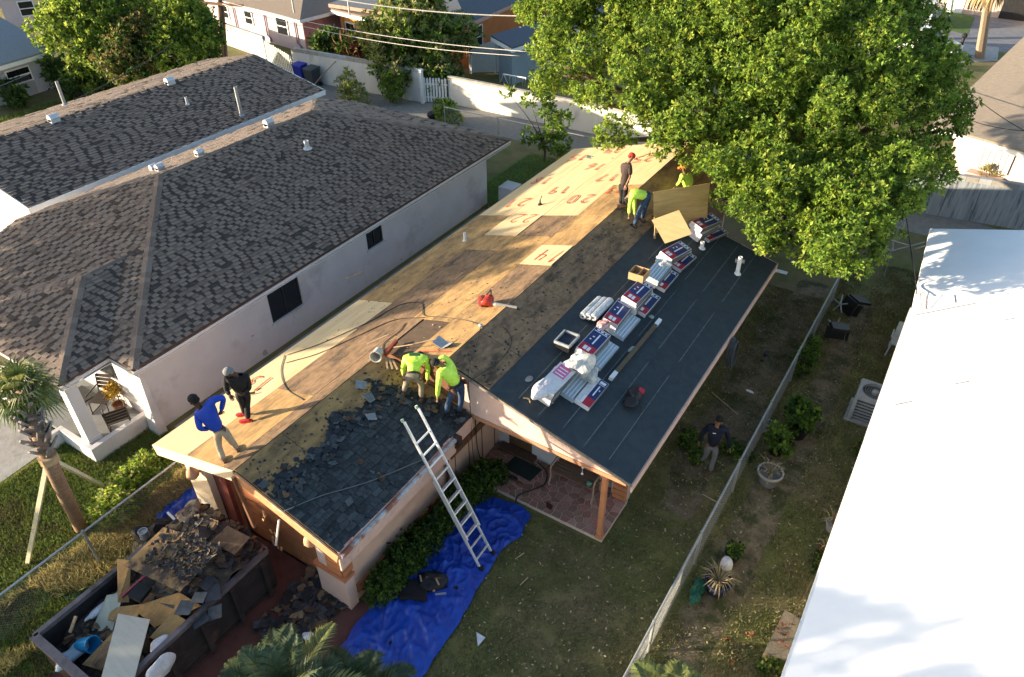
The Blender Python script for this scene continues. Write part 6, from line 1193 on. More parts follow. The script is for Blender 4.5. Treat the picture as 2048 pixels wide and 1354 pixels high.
crumple('rubbish_heap', 'tan sacks and wood piled behind the dumpster', 'rubbish', (-10.878, 4.83, 1.55), (.3, .25, .2), mat('sack', (.30, .24, .17), (.08, .06, .05), 6), 4, .9)
crumple('rubbish_heap', 'black rubbish bags between the dumpster and the fence', 'rubbish', (-12.25, 4.521, 0.3), (.4, .5, .35), black, 3, .6)
p = Vector((-12.116, 4.3, 0.75)); t = thing('paint_can', 'grey paint can on the black rubbish by the dumpster', 'paint can', p); mb = MB(); mb.lathe(p, [(0, -.09), (.1, -.09), (.1, .09), (.105, .1), (.085, .1), (.085, .07), (0, .07)], 14); build('can', mb, galv, t); mb = MB(); mb.tube(arc([p + Vector((.1, 0, .06)), p + Vector((.0, -.08, .16)), p + Vector((-.1, 0, .06))], 4), .006, 4); build('bail', mb, galv, t)
for k, (a, e, lb) in enumerate((((-10.992, 2.038, 1.1), (-11.079, 2.27, 1.25), 'short tan stick leaning in the left of the dumpster'), ((-11.035, 1.928, 1), (-10.933, 2.051, 1.05), 'dark rusty bar beside the tan stick'), ((-12.327, 5.006, 0.6), (-11.902, 4.943, 0.6), 'white pipe on the crumpled blue tarp'))): mb = MB(); mb.bar(a, e, .05, .035); tag(build('stick', mb, [wood, brownw, white_p][k], None, a), lb, 'stick')
hose('green garden hose coiled in the grass left of the dumpster', [Vector((-12.904, 2.922, 0)) + Vector((.25 * math.cos(w) + .012 * w, .3 * math.sin(w), .05)) for w in [k * .55 for k in range(26)]], .014, mat('green_hose', (.03, .13, .09), (.02, .09, .06)), 'garden_hose')
def fg(): p = Vector((-8.323, 4.967, 0)); return (p.x + U(-.55, .65), p.y + U(-.8, .9), .02 + U(0, .08)), (U(-.2, .2), U(-.2, .2), 1)
tag(stuff(scraps(260, fg, (.05, .22), [dbm, dbm, slate_i, dbb], 'fallen_scraps', None, (-8.323, 4.967, 0), .3)), 'fallen black roofing scraps on the red driveway beside the dumpster', 'debris')
crumple('paper_bag', 'white crumpled paper on the driveway by the hedge', 'paper', (*(-7.832, 4.686, 0)[:2], .08), (.13, .1, .05), whl, 5, .7)
# ------------------------------------------------------------ patio things
p0, p1 = Vector((-5.75, 10.78, .1)), Vector((-4.55, 10.78, .1)); t = thing('garden_bench', 'slatted brown bench with pale legs on the flagstone porch', 'bench', (-5.15, 10.85, .1)); bw_ = mat('bench_slat', (.20, .125, .085), (.15, .095, .065), 5, (1, 8, 8)); bl_ = mat('bench_leg', (.42, .28, .19), (.33, .22, .15))
for k in range(4): mb = MB(); y = 10.72 + k * .11; mb.box(p0.x, y, .52, p1.x, y + .09, .55); build('seat_slat', mb, bw_, t)
for k in range(3): mb = MB(); z = .66 + k * .13; mb.box(p0.x, 11.12 + k * .03, z, p1.x, 11.145 + k * .03, z + .1); build('back_slat', mb, bw_, t)
for x in (p0.x + .03, p1.x - .03):
    mb = MB(); mb.tube([(x, 10.66, .1), (x, 10.74, .35), (x, 10.72, .6), (x, 10.78, .72), (x, 11.05, .72)], .022, 6); build('leg', mb, bl_, t); mb = MB(); mb.tube([(x, 11.14, .1), (x, 11.08, .52), (x, 11.2, 1.05)], .022, 6); build('leg', mb, bl_, t)
p = Vector((-4.72, 10.78, .55)); t = thing('glass_ball', 'small green glass ball on the bench', 'ornament', p); mb = MB(); mb.ell(p + Vector((0, 0, .07)), (.075, .075, .075), 12, 9); build('ball', mb, mat('green_glass', (.10, .22, .16), (.07, .17, .12), 4, rough=.1, spec=.6), t, smooth=True)
t = thing('hanging_chime', 'white beaded chime hanging from the porch beam above the bench', 'wind chime', (-4.7, 10.0, 2.2)); mb = MB(); mb.tube([(-4.7, 10.3, 2.24), (-4.7, 10.3, 1.4)], .006, 4); build('cord', mb, white_p, t)
for z in (2.0, 1.8, 1.6, 1.4): mb = MB(); mb.ell((-4.7, 10.3, z), (.03, .03, .03)); build('bead', mb, white_p, t)
mb = MB(); mb.slab([(x, y, .102) for x, y in ((-6.95, 10.55), (-6.15, 10.5), (-6.1, 10.98), (-6.9, 11.03))], (0, 0, .02)); tag(build('doormat', mb, mat('dark_green_mat', (.02, .032, .028), (.014, .022, .02), 20, rough=1), None, (-6.5, 10.8, .1)), 'dark rectangular doormat in front of the brown door', 'doormat')
crumple('sandal', 'dark slipper lying on the porch in front of the doormat', 'slipper', (-6.55, 10.35, .14), (.13, .07, .04), black, 5, .3, 12, 7); crumple('sandal', 'brown slipper next to the dark slipper on the porch', 'slipper', (-6.3, 10.28, .14), (.12, .06, .04), brownw, 5, .3, 12, 7)
mb = MB(); mb.slab([(-5.5, 10.18, .105), (-5.3, 10.14, .105), (-5.28, 10.0, .105), (-5.42, 10.02, .105)], (0, 0, .006)); tag(build('shingle_scrap', mb, mat('maroon_scrap', (.07, .02, .02)), None, (-5.4, 10.1, .1)), 'small dark red scrap on the porch paving', 'scrap')
hose('dark hose trailing across the flagstone porch to the lawn', [(-6.3, 11.1, .16), (-5.95, 10.95, .14), (-5.8, 10.6, .13), (-5.95, 10.3, .13), (-6.15, 9.95, .13), (-6.1, 9.75, .05)], .02)
hose('thin cords hanging down the porch side wall', [(-7.5, 10.2, 2.2), (-7.49, 10.21, 1.4), (-7.48, 10.25, .6), (-7.2, 10.2, .13), (-7.0, 9.95, .12)], .012)
def folding_chair(label, p, yaw, m=None):
    p = Vector(p); t = thing('patio_chair', label, 'chair', p); R = Matrix.Rotation(yaw, 3, 'Z'); Q = lambda x, y, z: p + R @ Vector((x, y, z)); m = m or mat('dark_brown_chair', (.045, .035, .03), (.03, .023, .02))
    for s in (-.26, .26):
        for nm, a in (('leg', [Q(s, -.25, 0), Q(s, -.22, .4)]), ('leg', [Q(s, .22, 0), Q(s, .24, .42), Q(s, .36, .9)]), ('armrest', [Q(s, -.25, .6), Q(s, .27, .62)]), ('foot_bar', [Q(s, -.28, .02), Q(s, .25, .02)])): mb = MB(); mb.tube(a, .018, 5); build(nm, mb, m, t)
    for k in range(5): mb = MB(); y = -.24 + k * .1; mb.hexa([Q(-.25, y, .4), Q(.25, y, .4), Q(.25, y + .08, .4), Q(-.25, y + .08, .4)], [Q(-.25, y, .42), Q(.25, y, .42), Q(.25, y + .08, .42), Q(-.25, y + .08, .42)]); build('seat_slat', mb, m, t)
    for k in range(4): mb = MB(); z = .5 + k * .11; f = .25 + (z - .42) * .24; mb.hexa([Q(-.25, f, z), Q(.25, f, z), Q(.25, f + .02, z), Q(-.25, f + .02, z)], [Q(-.25, f + .02, z + .08), Q(.25, f + .02, z + .08), Q(.25, f + .04, z + .08), Q(-.25, f + .04, z + .08)]); build('back_slat', mb, m, t)
    return t
folding_chair('dark slatted chair at the right end of the white porch', (-16.15, 6.35, .15), -2.0); folding_chair('dark slatted chair next to the yellow plant on the white porch', (-17.15, 6.6, .15), .4)
t = thing('potted_croton', 'yellow leafy pot plant between the porch chairs', 'pot plant', (-16.75, 6.75, .15)); mb = MB(); mb.lathe((-16.75, 6.75, .15), [(0, 0), (.13, 0), (.17, .28), (.14, .28), (.12, .24), (0, .24)], 12); build('pot', mb, brownw, t); crown(t, [((-16.9, 6.8, .75), (.2, .18, .16))], 50, 6, .12, .5, [mat('yellow_leaf', (.42, .27, .03), (.3, .18, .02), isl=.3, bump=0)], (1,), 'foliage')
mb = MB(); mb.box(-18.6, 6.1, .15, -17.9, 6.8, .19); tag(build('porch_mat', mb, dgrey, None, (-18.2, 6.4, .15)), 'dark mat on the white house porch behind the palm', 'doormat')
# ------------------------------------------------------------ right side yard
p = Vector((0.188, 17.115, 0)); t = thing('condenser', 'grey outdoor air-conditioning unit with a round fan beside the white roof', 'air conditioner', p); w = .38; x, y = p.x + .08, p.y + .3; gm = mat('condenser_grey', (.30, .31, .32), (.24, .25, .26)); hgt = .85
mb = MB(); mb.box(x - w + .04, y - w + .04, .05, x + w - .04, y + w - .04, hgt - .08); build('coil', mb, mat('dark_coil', (.06, .065, .07)), t)
for k in range(7): mb = MB(); z = .1 + k * .1; mb.box(x - w, y - w, z, x + w, y + w, z + .03); build('louvre', mb, gm, t)
for sx in (-1, 1):
    for sy in (-1, 1): mb = MB(); mb.box(x + sx * w - .05, y + sy * w - .05, .03, x + sx * w + .05, y + sy * w + .05, hgt - .05); build('corner_post', mb, gm, t)
mb = MB(); k_ = 24; vs = [(x + .33 * math.cos(6.283 * j / k_), y + .33 * math.sin(6.283 * j / k_), hgt) for j in range(k_)] + [(x + (w + .03) * max(-1, min(1, 1.4 * math.cos(6.283 * j / k_))), y + (w + .03) * max(-1, min(1, 1.4 * math.sin(6.283 * j / k_))), hgt) for j in range(k_)]; vs += [(a, b_, hgt - .1) for a, b_, c_ in vs]
mb.add(vs, [(j, (j + 1) % k_, k_ + (j + 1) % k_, k_ + j) for j in range(k_)] + [(k_ + j, k_ + (j + 1) % k_, 3 * k_ + (j + 1) % k_, 3 * k_ + j) for j in range(k_)] + [((j + 1) % k_, j, 2 * k_ + j, 2 * k_ + (j + 1) % k_) for j in range(k_)]); tp_ = build('top_cover', mb, gm, t)
for k in range(4): mb = MB(); a = k * 1.57 + .4; c = Vector((x, y, hgt - .07)); d = Vector((math.cos(a), math.sin(a), 0)); s = Vector((-d.y, d.x, 0)); mb.slab([c + d * .06 - s * .03, c + d * .31 - s * .12, c + d * .31 + s * .1 + Vector((0, 0, -.03)), c + d * .06 + s * .05], (0, 0, .008)); build('fan_blade', mb, dgrey, tp_)
mb = MB(); mb.lathe((x, y, hgt - .06), [(.09, 0), (.09, .07), (0, .09)], 12); build('fan_hub', mb, gm, tp_)
for k in range(5): mb = MB(); r_ = .08 + k * .06; P = [(x + r_ * math.cos(a), y + r_ * math.sin(a), hgt + .012) for a in [j * .3142 for j in range(21)]]; mb.tube(P, .004, 4); build('grille_ring', mb, gm, tp_)
mb = MB(); mb.box(x - .5, y - .5, 0, x + .5, y + .5, .05); build('pad', mb, conc, t)
def office_chair(label, p, yaw, lie=1.2):
    p = Vector(p); t = thing('office_chair', label, 'chair', p); R = Matrix.Rotation(yaw, 3, 'Z') @ Matrix.Rotation(lie, 3, 'X'); Q = lambda v: p + Vector((0, 0, .28)) + R @ Vector(v)
    def bx(nm, a, e, m):
        mb = MB(); mb.box(*a, *e); mb.v = [tuple(Q(v)) for v in mb.v]; return build(nm, mb, m, t)
    bx('seat', (-.25, -.25, .0), (.25, .25, .09), black); bx('backrest', (-.23, .22, .1), (.23, .3, .65), black); bx('armrest', (-.32, -.2, .1), (-.27, .2, .28), black); bx('armrest', (.27, -.2, .1), (.32, .2, .28), black); bx('column', (-.03, -.03, -.3), (.03, .03, 0), dgrey)
    for k in range(5): mb = MB(); a = k * 1.2566; mb.tube([Q((0, 0, -.3)), Q((.3 * math.cos(a), .3 * math.sin(a), -.33))], [.03, .02], 5); build('base_arm', mb, galv, t); 
    return t
office_chair('black office chair tipped on its side by the fence, nearer one', (-1.307, 20.566, 0), .3, 1.35); office_chair('black office chair with a star base upturned against the fence, farther one', (-1.326, 22.138, 0), 2.4, 1.9)
p = Vector((0.249, 20.516, 0)); t = thing('plastic_chair', 'white plastic chair half hidden under the white roof edge', 'chair', p); wp = mat('grey_white_plastic', (.42, .44, .46), (.36, .38, .4), rough=.4); x, y = p.x + .2, p.y + .2
mb = MB(); mb.box(x - .24, y - .24, .42, x + .24, y + .24, .45); build('seat', mb, wp, t); mb = MB(); mb.slab([(x - .24, y + .22, .45), (x + .24, y + .22, .45), (x + .22, y + .34, .9), (x - .22, y + .34, .9)], (0, .02, 0)); build('backrest', mb, wp, t)
for sx in (-1, 1):
    for sy in (-1, 1): mb = MB(); mb.tube([(x + sx * .26, y + sy * .26, 0), (x + sx * .22, y + sy * .22, .43)], .025, 6); build('leg', mb, wp, t)
    mb = MB(); mb.box(x + sx * .27 - .02, y - .22, .62, x + sx * .27 + .02, y + .25, .65); build('armrest', mb, wp, t)
def pot(label, p, r, h, m, fol=None, dry=None, rimm_=None):
    p = Vector(p); t = thing('potted_plant', label, 'potted plant', p, None); mb = MB(); mb.lathe(p, [(0, .0), (r * .72, 0), (r, h * .92), (r * 1.06, h * .92), (r * 1.06, h), (r * .93, h), (r * .9, h * .8), (0, h * .8)], 18); build('pot', mb, m, t)
    if rimm_: mb = MB(); mb.lathe(p, [(r * 1.07, h * .9), (r * 1.09, h + .01), (r * .94, h + .012), (r * .93, h * .9)], 18); build('rim', mb, rimm_, t)
    if fol: crown(t, [((p.x + b[0], p.y + b[1], h + b[2]), b[3]) for b in fol[0]], fol[1], 7, fol[2], .6, [leaf_a, leaf_b, leaf_c], fol[3], 'foliage')
    if dry:
        mb = MB()
        for i in range(dry):
            a = i * 2.4; c = p + Vector((0, 0, h * .85)); d = Vector((math.cos(a), math.sin(a), 0)); e = c + d * U(.25, .5) + Vector((0, 0, U(-.1, .35))); m_ = c.lerp(e, .5) + Vector((0, 0, .14)); s = Vector((-d.y, d.x, 0)) * .012; mb.add([c - s, c + s, m_ + s, m_ - s], [(0, 1, 2, 3)]); mb.add([m_ - s, m_ + s, e], [(0, 1, 2)])
        stuff(build('dry_leaves', mb, mat('dry_leaf_blade', (.30, .24, .13), (.2, .15, .08), 5, isl=.4, bump=0), t))
    return t
pot('large leafy plant in a black pot by the fence', (-1.137, 15.657, 0), .30, .40, black, ([(0, 0, .2, .3), (-.1, .15, .4, .25), (.15, .1, .3, .22)], 150, .15, (.4, .4, .2))); pot('leafy plant in a dark pot crowding the fence above the wide round planter', (-1.418, 14.736, 0), .22, .3, black, ([(0, 0, .15, .28), (.2, -.1, .05, .2), (-.15, .1, .3, .22)], 120, .12, (.45, .35, .2)))
pot('wide pale-rimmed round planter with dry stems by the fence', (-1.278, 13.632, 0), .29, .38, mat('grey_planter', (.16, .16, .165), (.11, .11, .115)), None, 26, mat('pale_planter_rim', (.40, .38, .33), (.32, .3, .26))); pot('blue-grey pot with a spiky dry plant near the bottom of the fence', (-1.302, 10.076, 0), .27, .36, mat('navy_pot', (.02, .028, .06), (.014, .02, .045)), None, 60)
pot('small black pot behind the white sack by the lower fence', (-1.284, 10.977, 0), .17, .26, black, ([(0, .05, .1, .16)], 40, .1, (.2, .4, .4))); pot('spiky pale plant in a grey pot under the white roof edge', (0.376, 12.982, 0), .16, .25, conc, None, 22); pot('brown pot under the white roof edge', (0.409, 12.197, 0), .16, .22, brownw, None, 10)
crumple('white_sack', 'white sack leaning between two pots by the lower fence', 'sack', (*(-1.309, 10.658, 0)[:2], .2), (.13, .16, .2), wrapw, 4, .3); crumple('garden_netting', 'heap of green netting at the foot of the lower fence', 'netting', (*(-1.616, 9.737, 0)[:2], .12), (.12, .4, .14), mat('green_net', (.02, .11, .075), (.012, .07, .05), 12), 6, .8)
p = Vector((-1.813, 15.409, 0)); mb = MB(); mb.lathe(p, [(0, 0), (.12, 0), (.14, .3), (.12, .3), (.1, .02), (0, .02)], 14); tag(build('white_bucket', mb, mat('dirty_white_plastic', (.5, .5, .5)), None, p), 'white bucket against the fence right of the walking man', 'bucket')
t = thing('concrete_planter', 'long concrete slab planter with dry red leaves at the bottom right', 'planter', (0.283, 9.604, -0)); q = [Vector(p) for p in ((-0.03, 9.063, 0), (0.414, 9.139, -0), (0.5, 10.188, -0), (0.06, 10.214, 0))]; cw = mat('mossy_concrete', (.20, .165, .12), (.14, .115, .085), 4, rough=.95, bump=.4); mid1, mid2 = q[0].lerp(q[3], .5), q[1].lerp(q[2], .5)
for a in ([q[0], q[1], mid2, mid1], [mid1, mid2, q[2], q[3]]): c = sum(a, Vector()) / 4; mb = MB(); mb.slab([c + (v - c) * .985 for v in a], (0, 0, .22)); build('slab', mb, cw, t)
V, m_, *_ = clumps([((*sum(q, Vector()).xy / 4, .28), (.25, .4, .05))], 8, 5, .09, .5); npmesh('dry_leaves', V, 4, mat('red_dry_leaf', (.20, .065, .035), (.14, .045, .025), isl=.4, bump=0), t, None, None, 'stuff')
V, m_, *_ = clumps([((*(-0.436, 9.028, 0)[:2], .05), (.35, .45, .05))], 9, 5, .09, .5); tag(npmesh('fallen_red_leaves', V, 4, mat('red_dry_leaf', (.32, .10, .05)), None, (-0.436, 9.028, 0), None, 'stuff'), 'reddish fallen leaves on the ground left of the concrete planter', 'leaf litter')
tree('low grassy weeds at the bottom right by the concrete planter', (0.199, 8.885, 0), [((*(0.254, 8.861, 0)[:2], .12), (.3, .25, .12)), ((*(0.492, 11.941, 0)[:2], .15), (.2, .5, .15)), ((*(0.414, 15.886, -0)[:2], .15), (.15, .25, .15))], 230, 7, .09, .5, .01, 'weeds', 'weeds', mats=[leaf_b, leaf_c, leaf_o], wts=(.4, .4, .2))
# clothes-line frame behind the tree
t = thing('clothes_line', 'pale metal rotary clothes-line frame at the rear of the side yard', 'clothes line', (-0.787, 26.343, -0)); c = Vector((-0.787, 26.343, -0)); mb = MB(); mb.tube([c, c + Vector((0, 0, 1.6))], .03, 7); build('pole', mb, galv, t)
for (a, e) in (((-0.734, 24.895, 1.1), (-1.233, 24.426, 1.5)), ((-0.734, 24.895, 1.1), (0.131, 25.318, 1.5)), ((-0.852, 25.071, 1.4), (-0.218, 24.994, 1.4)), ((-0.682, 24.955, 0.1), (-0.698, 24.685, 1.1)), ((-0.69, 25.001, 1.1), (-0.917, 25.402, 1.7)), ((-1.413, 25.509, 1.7), (-0.643, 25.45, 1.7)), ((-0.63, 25.419, 1.3), (-0.64, 25.548, 1.9)), ((-0.075, 25.056, 1.3), (0.172, 25.032, 1.5))): mb = MB(); mb.tube([a, e], .022, 6); build('arm', mb, galv, t)
hose('black service cable drooping to the corner of the white roof', [(-1.011, 24.914, 3.243), (-0.139, 19.727, 3.861), (0.221, 20.295, 2.75), (0.364, 19.389, 2.85)], .016, black, 'service_cable', 'cable'); hose('loop of thin brown wire on the white roof edge', [(0.404, 19.813, 2.754), (0.551, 19.084, 2.743), (0.655, 18.885, 2.771), (0.662, 19.187, 2.803), (0.508, 19.506, 2.882), (0.442, 19.534, 2.764)], .008, brownw, 'wire_loop', 'wire')
# ------------------------------------------------------------ bins, poles, wires, street
def bin_(label, p, m, s=1.):
    p = Vector(p); t = thing('wheelie_bin', label, 'bin', p); a = .34 * s; mb = MB(); mb.hexa([p + Vector(v) for v in ((-a * .75, -a * .75, .06), (a * .75, -a * .75, .06), (a * .75, a * .75, .06), (-a * .75, a * .75, .06))], [p + Vector(v) for v in ((-a, -a, .95), (a, -a, .95), (a, a, 1.0), (-a, a, 1.0))]); build('bin_body', mb, m, t)
    mb = MB(); mb.hexa([p + Vector(v) for v in ((-a * 1.08, -a * 1.1, .95), (a * 1.08, -a * 1.1, .95), (a * 1.08, a * 1.05, 1.0), (-a * 1.08, a * 1.05, 1.0))], [p + Vector(v) for v in ((-a, -a, 1.02), (a, -a, 1.02), (a, a, 1.08), (-a, a, 1.08))]); build('lid', mb, m, t)
    for sx in (-1, 1): mb = MB(); mb.tube([p + Vector((sx * a * .8, a * .8, .11)), p + Vector((sx * a * .95, a * .8, .11))], .11, 10); build('wheel', mb, black, t)
    return t
bin_('bright blue wheelie bin by the alley wall', (-33.013, 29.679, 0), mat('blue_bin', (.02, .035, .36), (.015, .028, .28), rough=.4)); bin_('dark grey wheelie bin next to the blue one', (-31.905, 29.433, 0), mat('grey_bin', (.06, .07, .075), (.045, .052, .056), rough=.5))
crumple('black_tub', 'small black tub beside the bright shrub in the alley', 'tub', (*(-23.06, 28.86, 0)[:2], .2), (.3, .25, .22), black, 2, .2)
hose('bent pale pipe leaning from the bins up the alley wall', [(-30.926, 28.627, 0.5), (-30.722, 29.086, 0.9), (-30.373, 29.907, 1.5)], .03, wood, 'leaning_pole', 'pole')
def pole(label, p, top, r, m): p = Vector(p); t = thing('utility_pole', label, 'utility pole', p); mb = MB(); mb.tube([p, Vector(top)], [r, r * .75], 9); build('pole_shaft', mb, m, t); return t
t = pole('brown wooden utility pole beside the round tree at upper left', (-40.021, 29.97, 0), Vector((-38.963, 30.186, 5.189)), .22, mat('pole_wood', (.16, .105, .07), (.10, .065, .045), 5, (3, 3, .5))); mb = MB(); a = Vector((-38.906, 29.726, 3.467)); mb.bar(a + Vector((-1.5, -.4, 0)), a + Vector((1.5, .4, 0)), .12, .14); build('crossarm', mb, brownw, t)
t = pole('grey-green utility pole rising from the big tree at upper right', (-4.403, 57.807, 0), Vector((-4.892, 57.034, 4.26)), .26, mat('greenish_pole', (.20, .22, .2), (.14, .155, .14)))
pole('thin green street post on the lawn at upper right', (-3.158, 62.317, 0), (-3.34, 60.811, 1.986), .09, mat('green_post', (.15, .22, .18))); 
t = thing('mailbox_post', 'black ornamental mailbox post on the far pavement', 'mailbox', (-1.749, 54.914, 0)); p = Vector((-1.749, 54.914, 0)); mb = MB(); mb.tube([p, p + Vector((0, 0, 1.1))], .09, 8); mb.lathe(p, [(.2, 0), (.16, .3), (.1, .45)], 8); build('post', mb, black, t); mb = MB(); mb.ell(p + Vector((0, 0, 1.22)), (.17, .24, .17), 10, 7); build('box', mb, black, t)
wirem = mat('wire_pale', (.5, .48, .45), (.4, .38, .36)); wired = mat('wire_dark', (.04, .04, .04))
def wire(label, a, e, sag, r, m): a = Vector(a); e = Vector(e); return hose(label, [a.lerp(e, f) - Vector((0, 0, sag * 4 * f * (1 - f))) for f in (0, .2, .4, .6, .8, 1)], r, m, 'power_line', 'power line')
wire('thick pale power line crossing the top of the view into the big tree', (-27.803, 27.573, 5.433), (-16.676, 30.818, 5.344), .25, .03, wirem)
wire('upper of the two thin lines in front of the leafy tree', (-38.047, 29.284, 3.81), (-17.826, 29.727, 3.876), .4, .018, wirem); wire('lower of the two thin lines in front of the leafy tree', (-38.045, 29.237, 3.659), (-18.19, 29.45, 3.711), .5, .018, wirem)
wire('service line running down from the pole to the far-left conduit mast', (-38.289, 28.866, 3.515), (-29.481, 14.864, 3.9), .35, .02, wired); wire('thin dark line over the tan roof at upper right, the upper one', (-2.077, 42.62, 2.865), (2.173, 38.604, 3.353), .2, .016, wired); wire('thin dark line slanting down over the tan roof', (-0.905, 38.575, 3.057), (1.972, 28.512, 4.48), .15, .014, wired); wire('thin line low across the tan roof edge', (0.025, 34.34, 2.796), (2.049, 31.406, 3.677), .1, .014, wired)
for px, h, lb in (((-38.391, 39.461, 0), 3, 'x'),): pass
for a, lb in (((-34.086, 30.861, 3.865), 'metal mast standing on the tan hip roof'), ((-31.233, 32.308, 3.767), 'metal mast standing on the beige shed roof')): a = Vector(a); mb = MB(); mb.tube([a - Vector((0, 0, .5)), a + Vector((0, 0, .9))], .05, 6); mb.ell(a + Vector((0, 0, .95)), (.1, .1, .08)); tag(build('service_mast', mb, galv, None, a), lb, 'mast')
def car(label, p, d, m):
    p = Vector(p); d = Vector(d).normalized(); s = Vector((-d.y, d.x, 0)); t = thing('parked_car', label, 'car', p); Q = lambda x, y, z: p + d * x + s * y + Vector((0, 0, z)); W = .86
    prof = [(-2.2, .35), (-2.25, .75), (-2.0, .95), (-1.2, .98), (.9, .95), (2.0, .82), (2.25, .6), (2.25, .35)]; mb = MB(); mb.slab([Q(x, -W, z) for x, z in prof], s * 2 * W); build('body', mb, m, t)
    cab = [(-1.75, .96), (-1.2, 1.42), (.2, 1.45), (1.0, .96)]; mb = MB(); mb.hexa([Q(-1.75, -W + .05, .96), Q(1.0, -W + .05, .955), Q(1.0, W - .05, .955), Q(-1.75, W - .05, .96)], [Q(-1.2, -W + .2, 1.42), Q(.2, -W + .2, 1.45), Q(.2, W - .2, 1.45), Q(-1.2, W - .2, 1.42)]); build('window', mb, glassd, t)
    mb = MB(); mb.slab([Q(-1.25, -W + .18, 1.43), Q(.22, -W + .18, 1.46), Q(.22, W - .18, 1.46), Q(-1.25, W - .18, 1.43)], (0, 0, .04)); build('roof', mb, m, t)
    for x in (-1.4, 1.45):
        for y in (-W + .0, W): mb = MB(); mb.tube([Q(x, y - .1, .32), Q(x, y + .1, .32)], .32, 14); w_ = build('wheel', mb, black, t); mb = MB(); mb.tube([Q(x, y - .11, .32), Q(x, y + .11, .32)], .18, 10); build('rim', mb, alu, w_)
    for y in (-.6, .6): mb = MB(); mb.obox(Q(2.24, y, .68), (.08, .3, .12), (0, 0, math.atan2(d.y, d.x))); build('headlight', mb, whl, t)
cw_ = mat('white_car_paint', (.7, .7, .68), (.66, .66, .64), rough=.3, bump=0)
car('white car on the far street half hidden by the big tree', (-3.988, 54.414, 0), (1, -.25, 0), cw_); car('pale blue-white car parked on the drive beside the pole at upper right', (-4.937, 62.988, 0), (.1, 1, 0), mat('silver_car', (.5, .54, .58), (.46, .5, .54), rough=.3, bump=0))
t = tree('spiky cactus-like plants in front of the pink house', (1.579, 33.702, -0), [((1.398, 34.037, 0.6), (.25, .2, .5)), ((1.677, 34.183, 0.5), (.2, .2, .4))], 60, 6, .3, .16, .03, 'cactus', 'plant', mats=[leaf_o, leaf_s], wts=(.5, .5), up=1.4)
pot('plant in a pale bowl in front of the shutter window', (0.943, 33.577, 0), .3, .35, stucco_p, ([(0, 0, .1, .25)], 50, .15, (.3, .4, .3)))
t = thing('fire_pit', 'black round drum beside the pale bowl plant', 'drum', (1.109, 33.409, 0)); mb = MB(); mb.lathe(Vector((1.12, 33.307, 0)), [(0, 0), (.22, 0), (.25, .6), (.22, .6), (.2, .05), (0, .05)], 12); build('drum', mb, black, t)
mb = MB(); cyl(mb, Vector((2.495, 34.312, 1.3)), (-.5, -.8, .3), [(0, .06), (.2, .03), (.34, -.06), (.35, -.05), (.2, .045), (0, .075)]); tag(build('dish', mb, white_p, None, (2.495, 34.312, 1.3)), 'white satellite dish by the pink wall at the right edge', 'dish')
t = thing('folding_frame', 'white folding frame behind the bright alley wall', 'frame', (-22.545, 35.967, 0)); 
for (a, e) in (((-22.932, 34.991, 0.2), (-21.832, 33.665, 1.2)), ((-22.479, 35.068, 0.2), (-21.832, 33.665, 1.2)), ((-21.832, 33.665, 1.2), (-20.452, 33.726, 1.2)), ((-22.313, 35.069, 0.2), (-21.398, 33.634, 1.2)), ((-21.936, 35.1, 0.2), (-21.081, 33.731, 1.2)), ((-21.537, 35.146, 0.2), (-20.609, 33.727, 1.2)), ((-21.419, 35.22, 0.2), (-20.452, 33.726, 1.2)), ((-20.231, 33.668, 1.2), (-19.225, 33.619, 1.2))): mb = MB(); mb.tube([a, e], .035, 5); build('frame_bar', mb, white_p, t)
# ------------------------------------------------------------ people
def skin_mesh(name, pts, edges, rad, sub=1, root=0):
    me = bpy.data.meshes.new(name); me.from_pydata([tuple(p) for p in pts], edges, []); o = bpy.data.objects.new(name, me); COL.objects.link(o)
    o.modifiers.new('skin', 'SKIN'); o.modifiers['skin'].use_smooth_shade = True
    sv = me.skin_vertices[0].data
    for i, r in enumerate(rad): sv[i].radius = (r, r) if not isinstance(r, tuple) else r; sv[i].use_root = (i == root)
    s = o.modifiers.new('sub', 'SUBSURF'); s.levels = s.render_levels = sub
    dg = bpy.context.evaluated_depsgraph_get(); ev = o.evaluated_get(dg); out = bpy.data.meshes.new_from_object(ev); bpy.data.objects.remove(o); bpy.data.meshes.remove(me); out.name = name; return out
def skin_part(name, pts, edges, rad, m, parent, sub=1, root=0):
    org = wloc(parent); me = skin_mesh(name, [Vector(p) - org for p in pts], edges, rad, sub, root); me.materials.clear(); me.materials.append(m)
    me.polygons.foreach_set('use_smooth', [True] * len(me.polygons)); return link(name, me, parent)
skin_d = mat('skin_dark', (.085, .042, .026), (.065, .032, .02), 12, rough=.6, bump=0); skin_m = mat('skin_mid', (.24, .125, .08), (.19, .10, .062), 12, rough=.6, bump=0)
hair_m = mat('black_hair', (.012, .01, .009), (.007, .006, .006), 40, rough=.8, bump=.4); hivis = mat('hi_vis_cloth', (.62, .88, .12), (.45, .72, .06), 7, rough=.75, bump=1, bs=8)
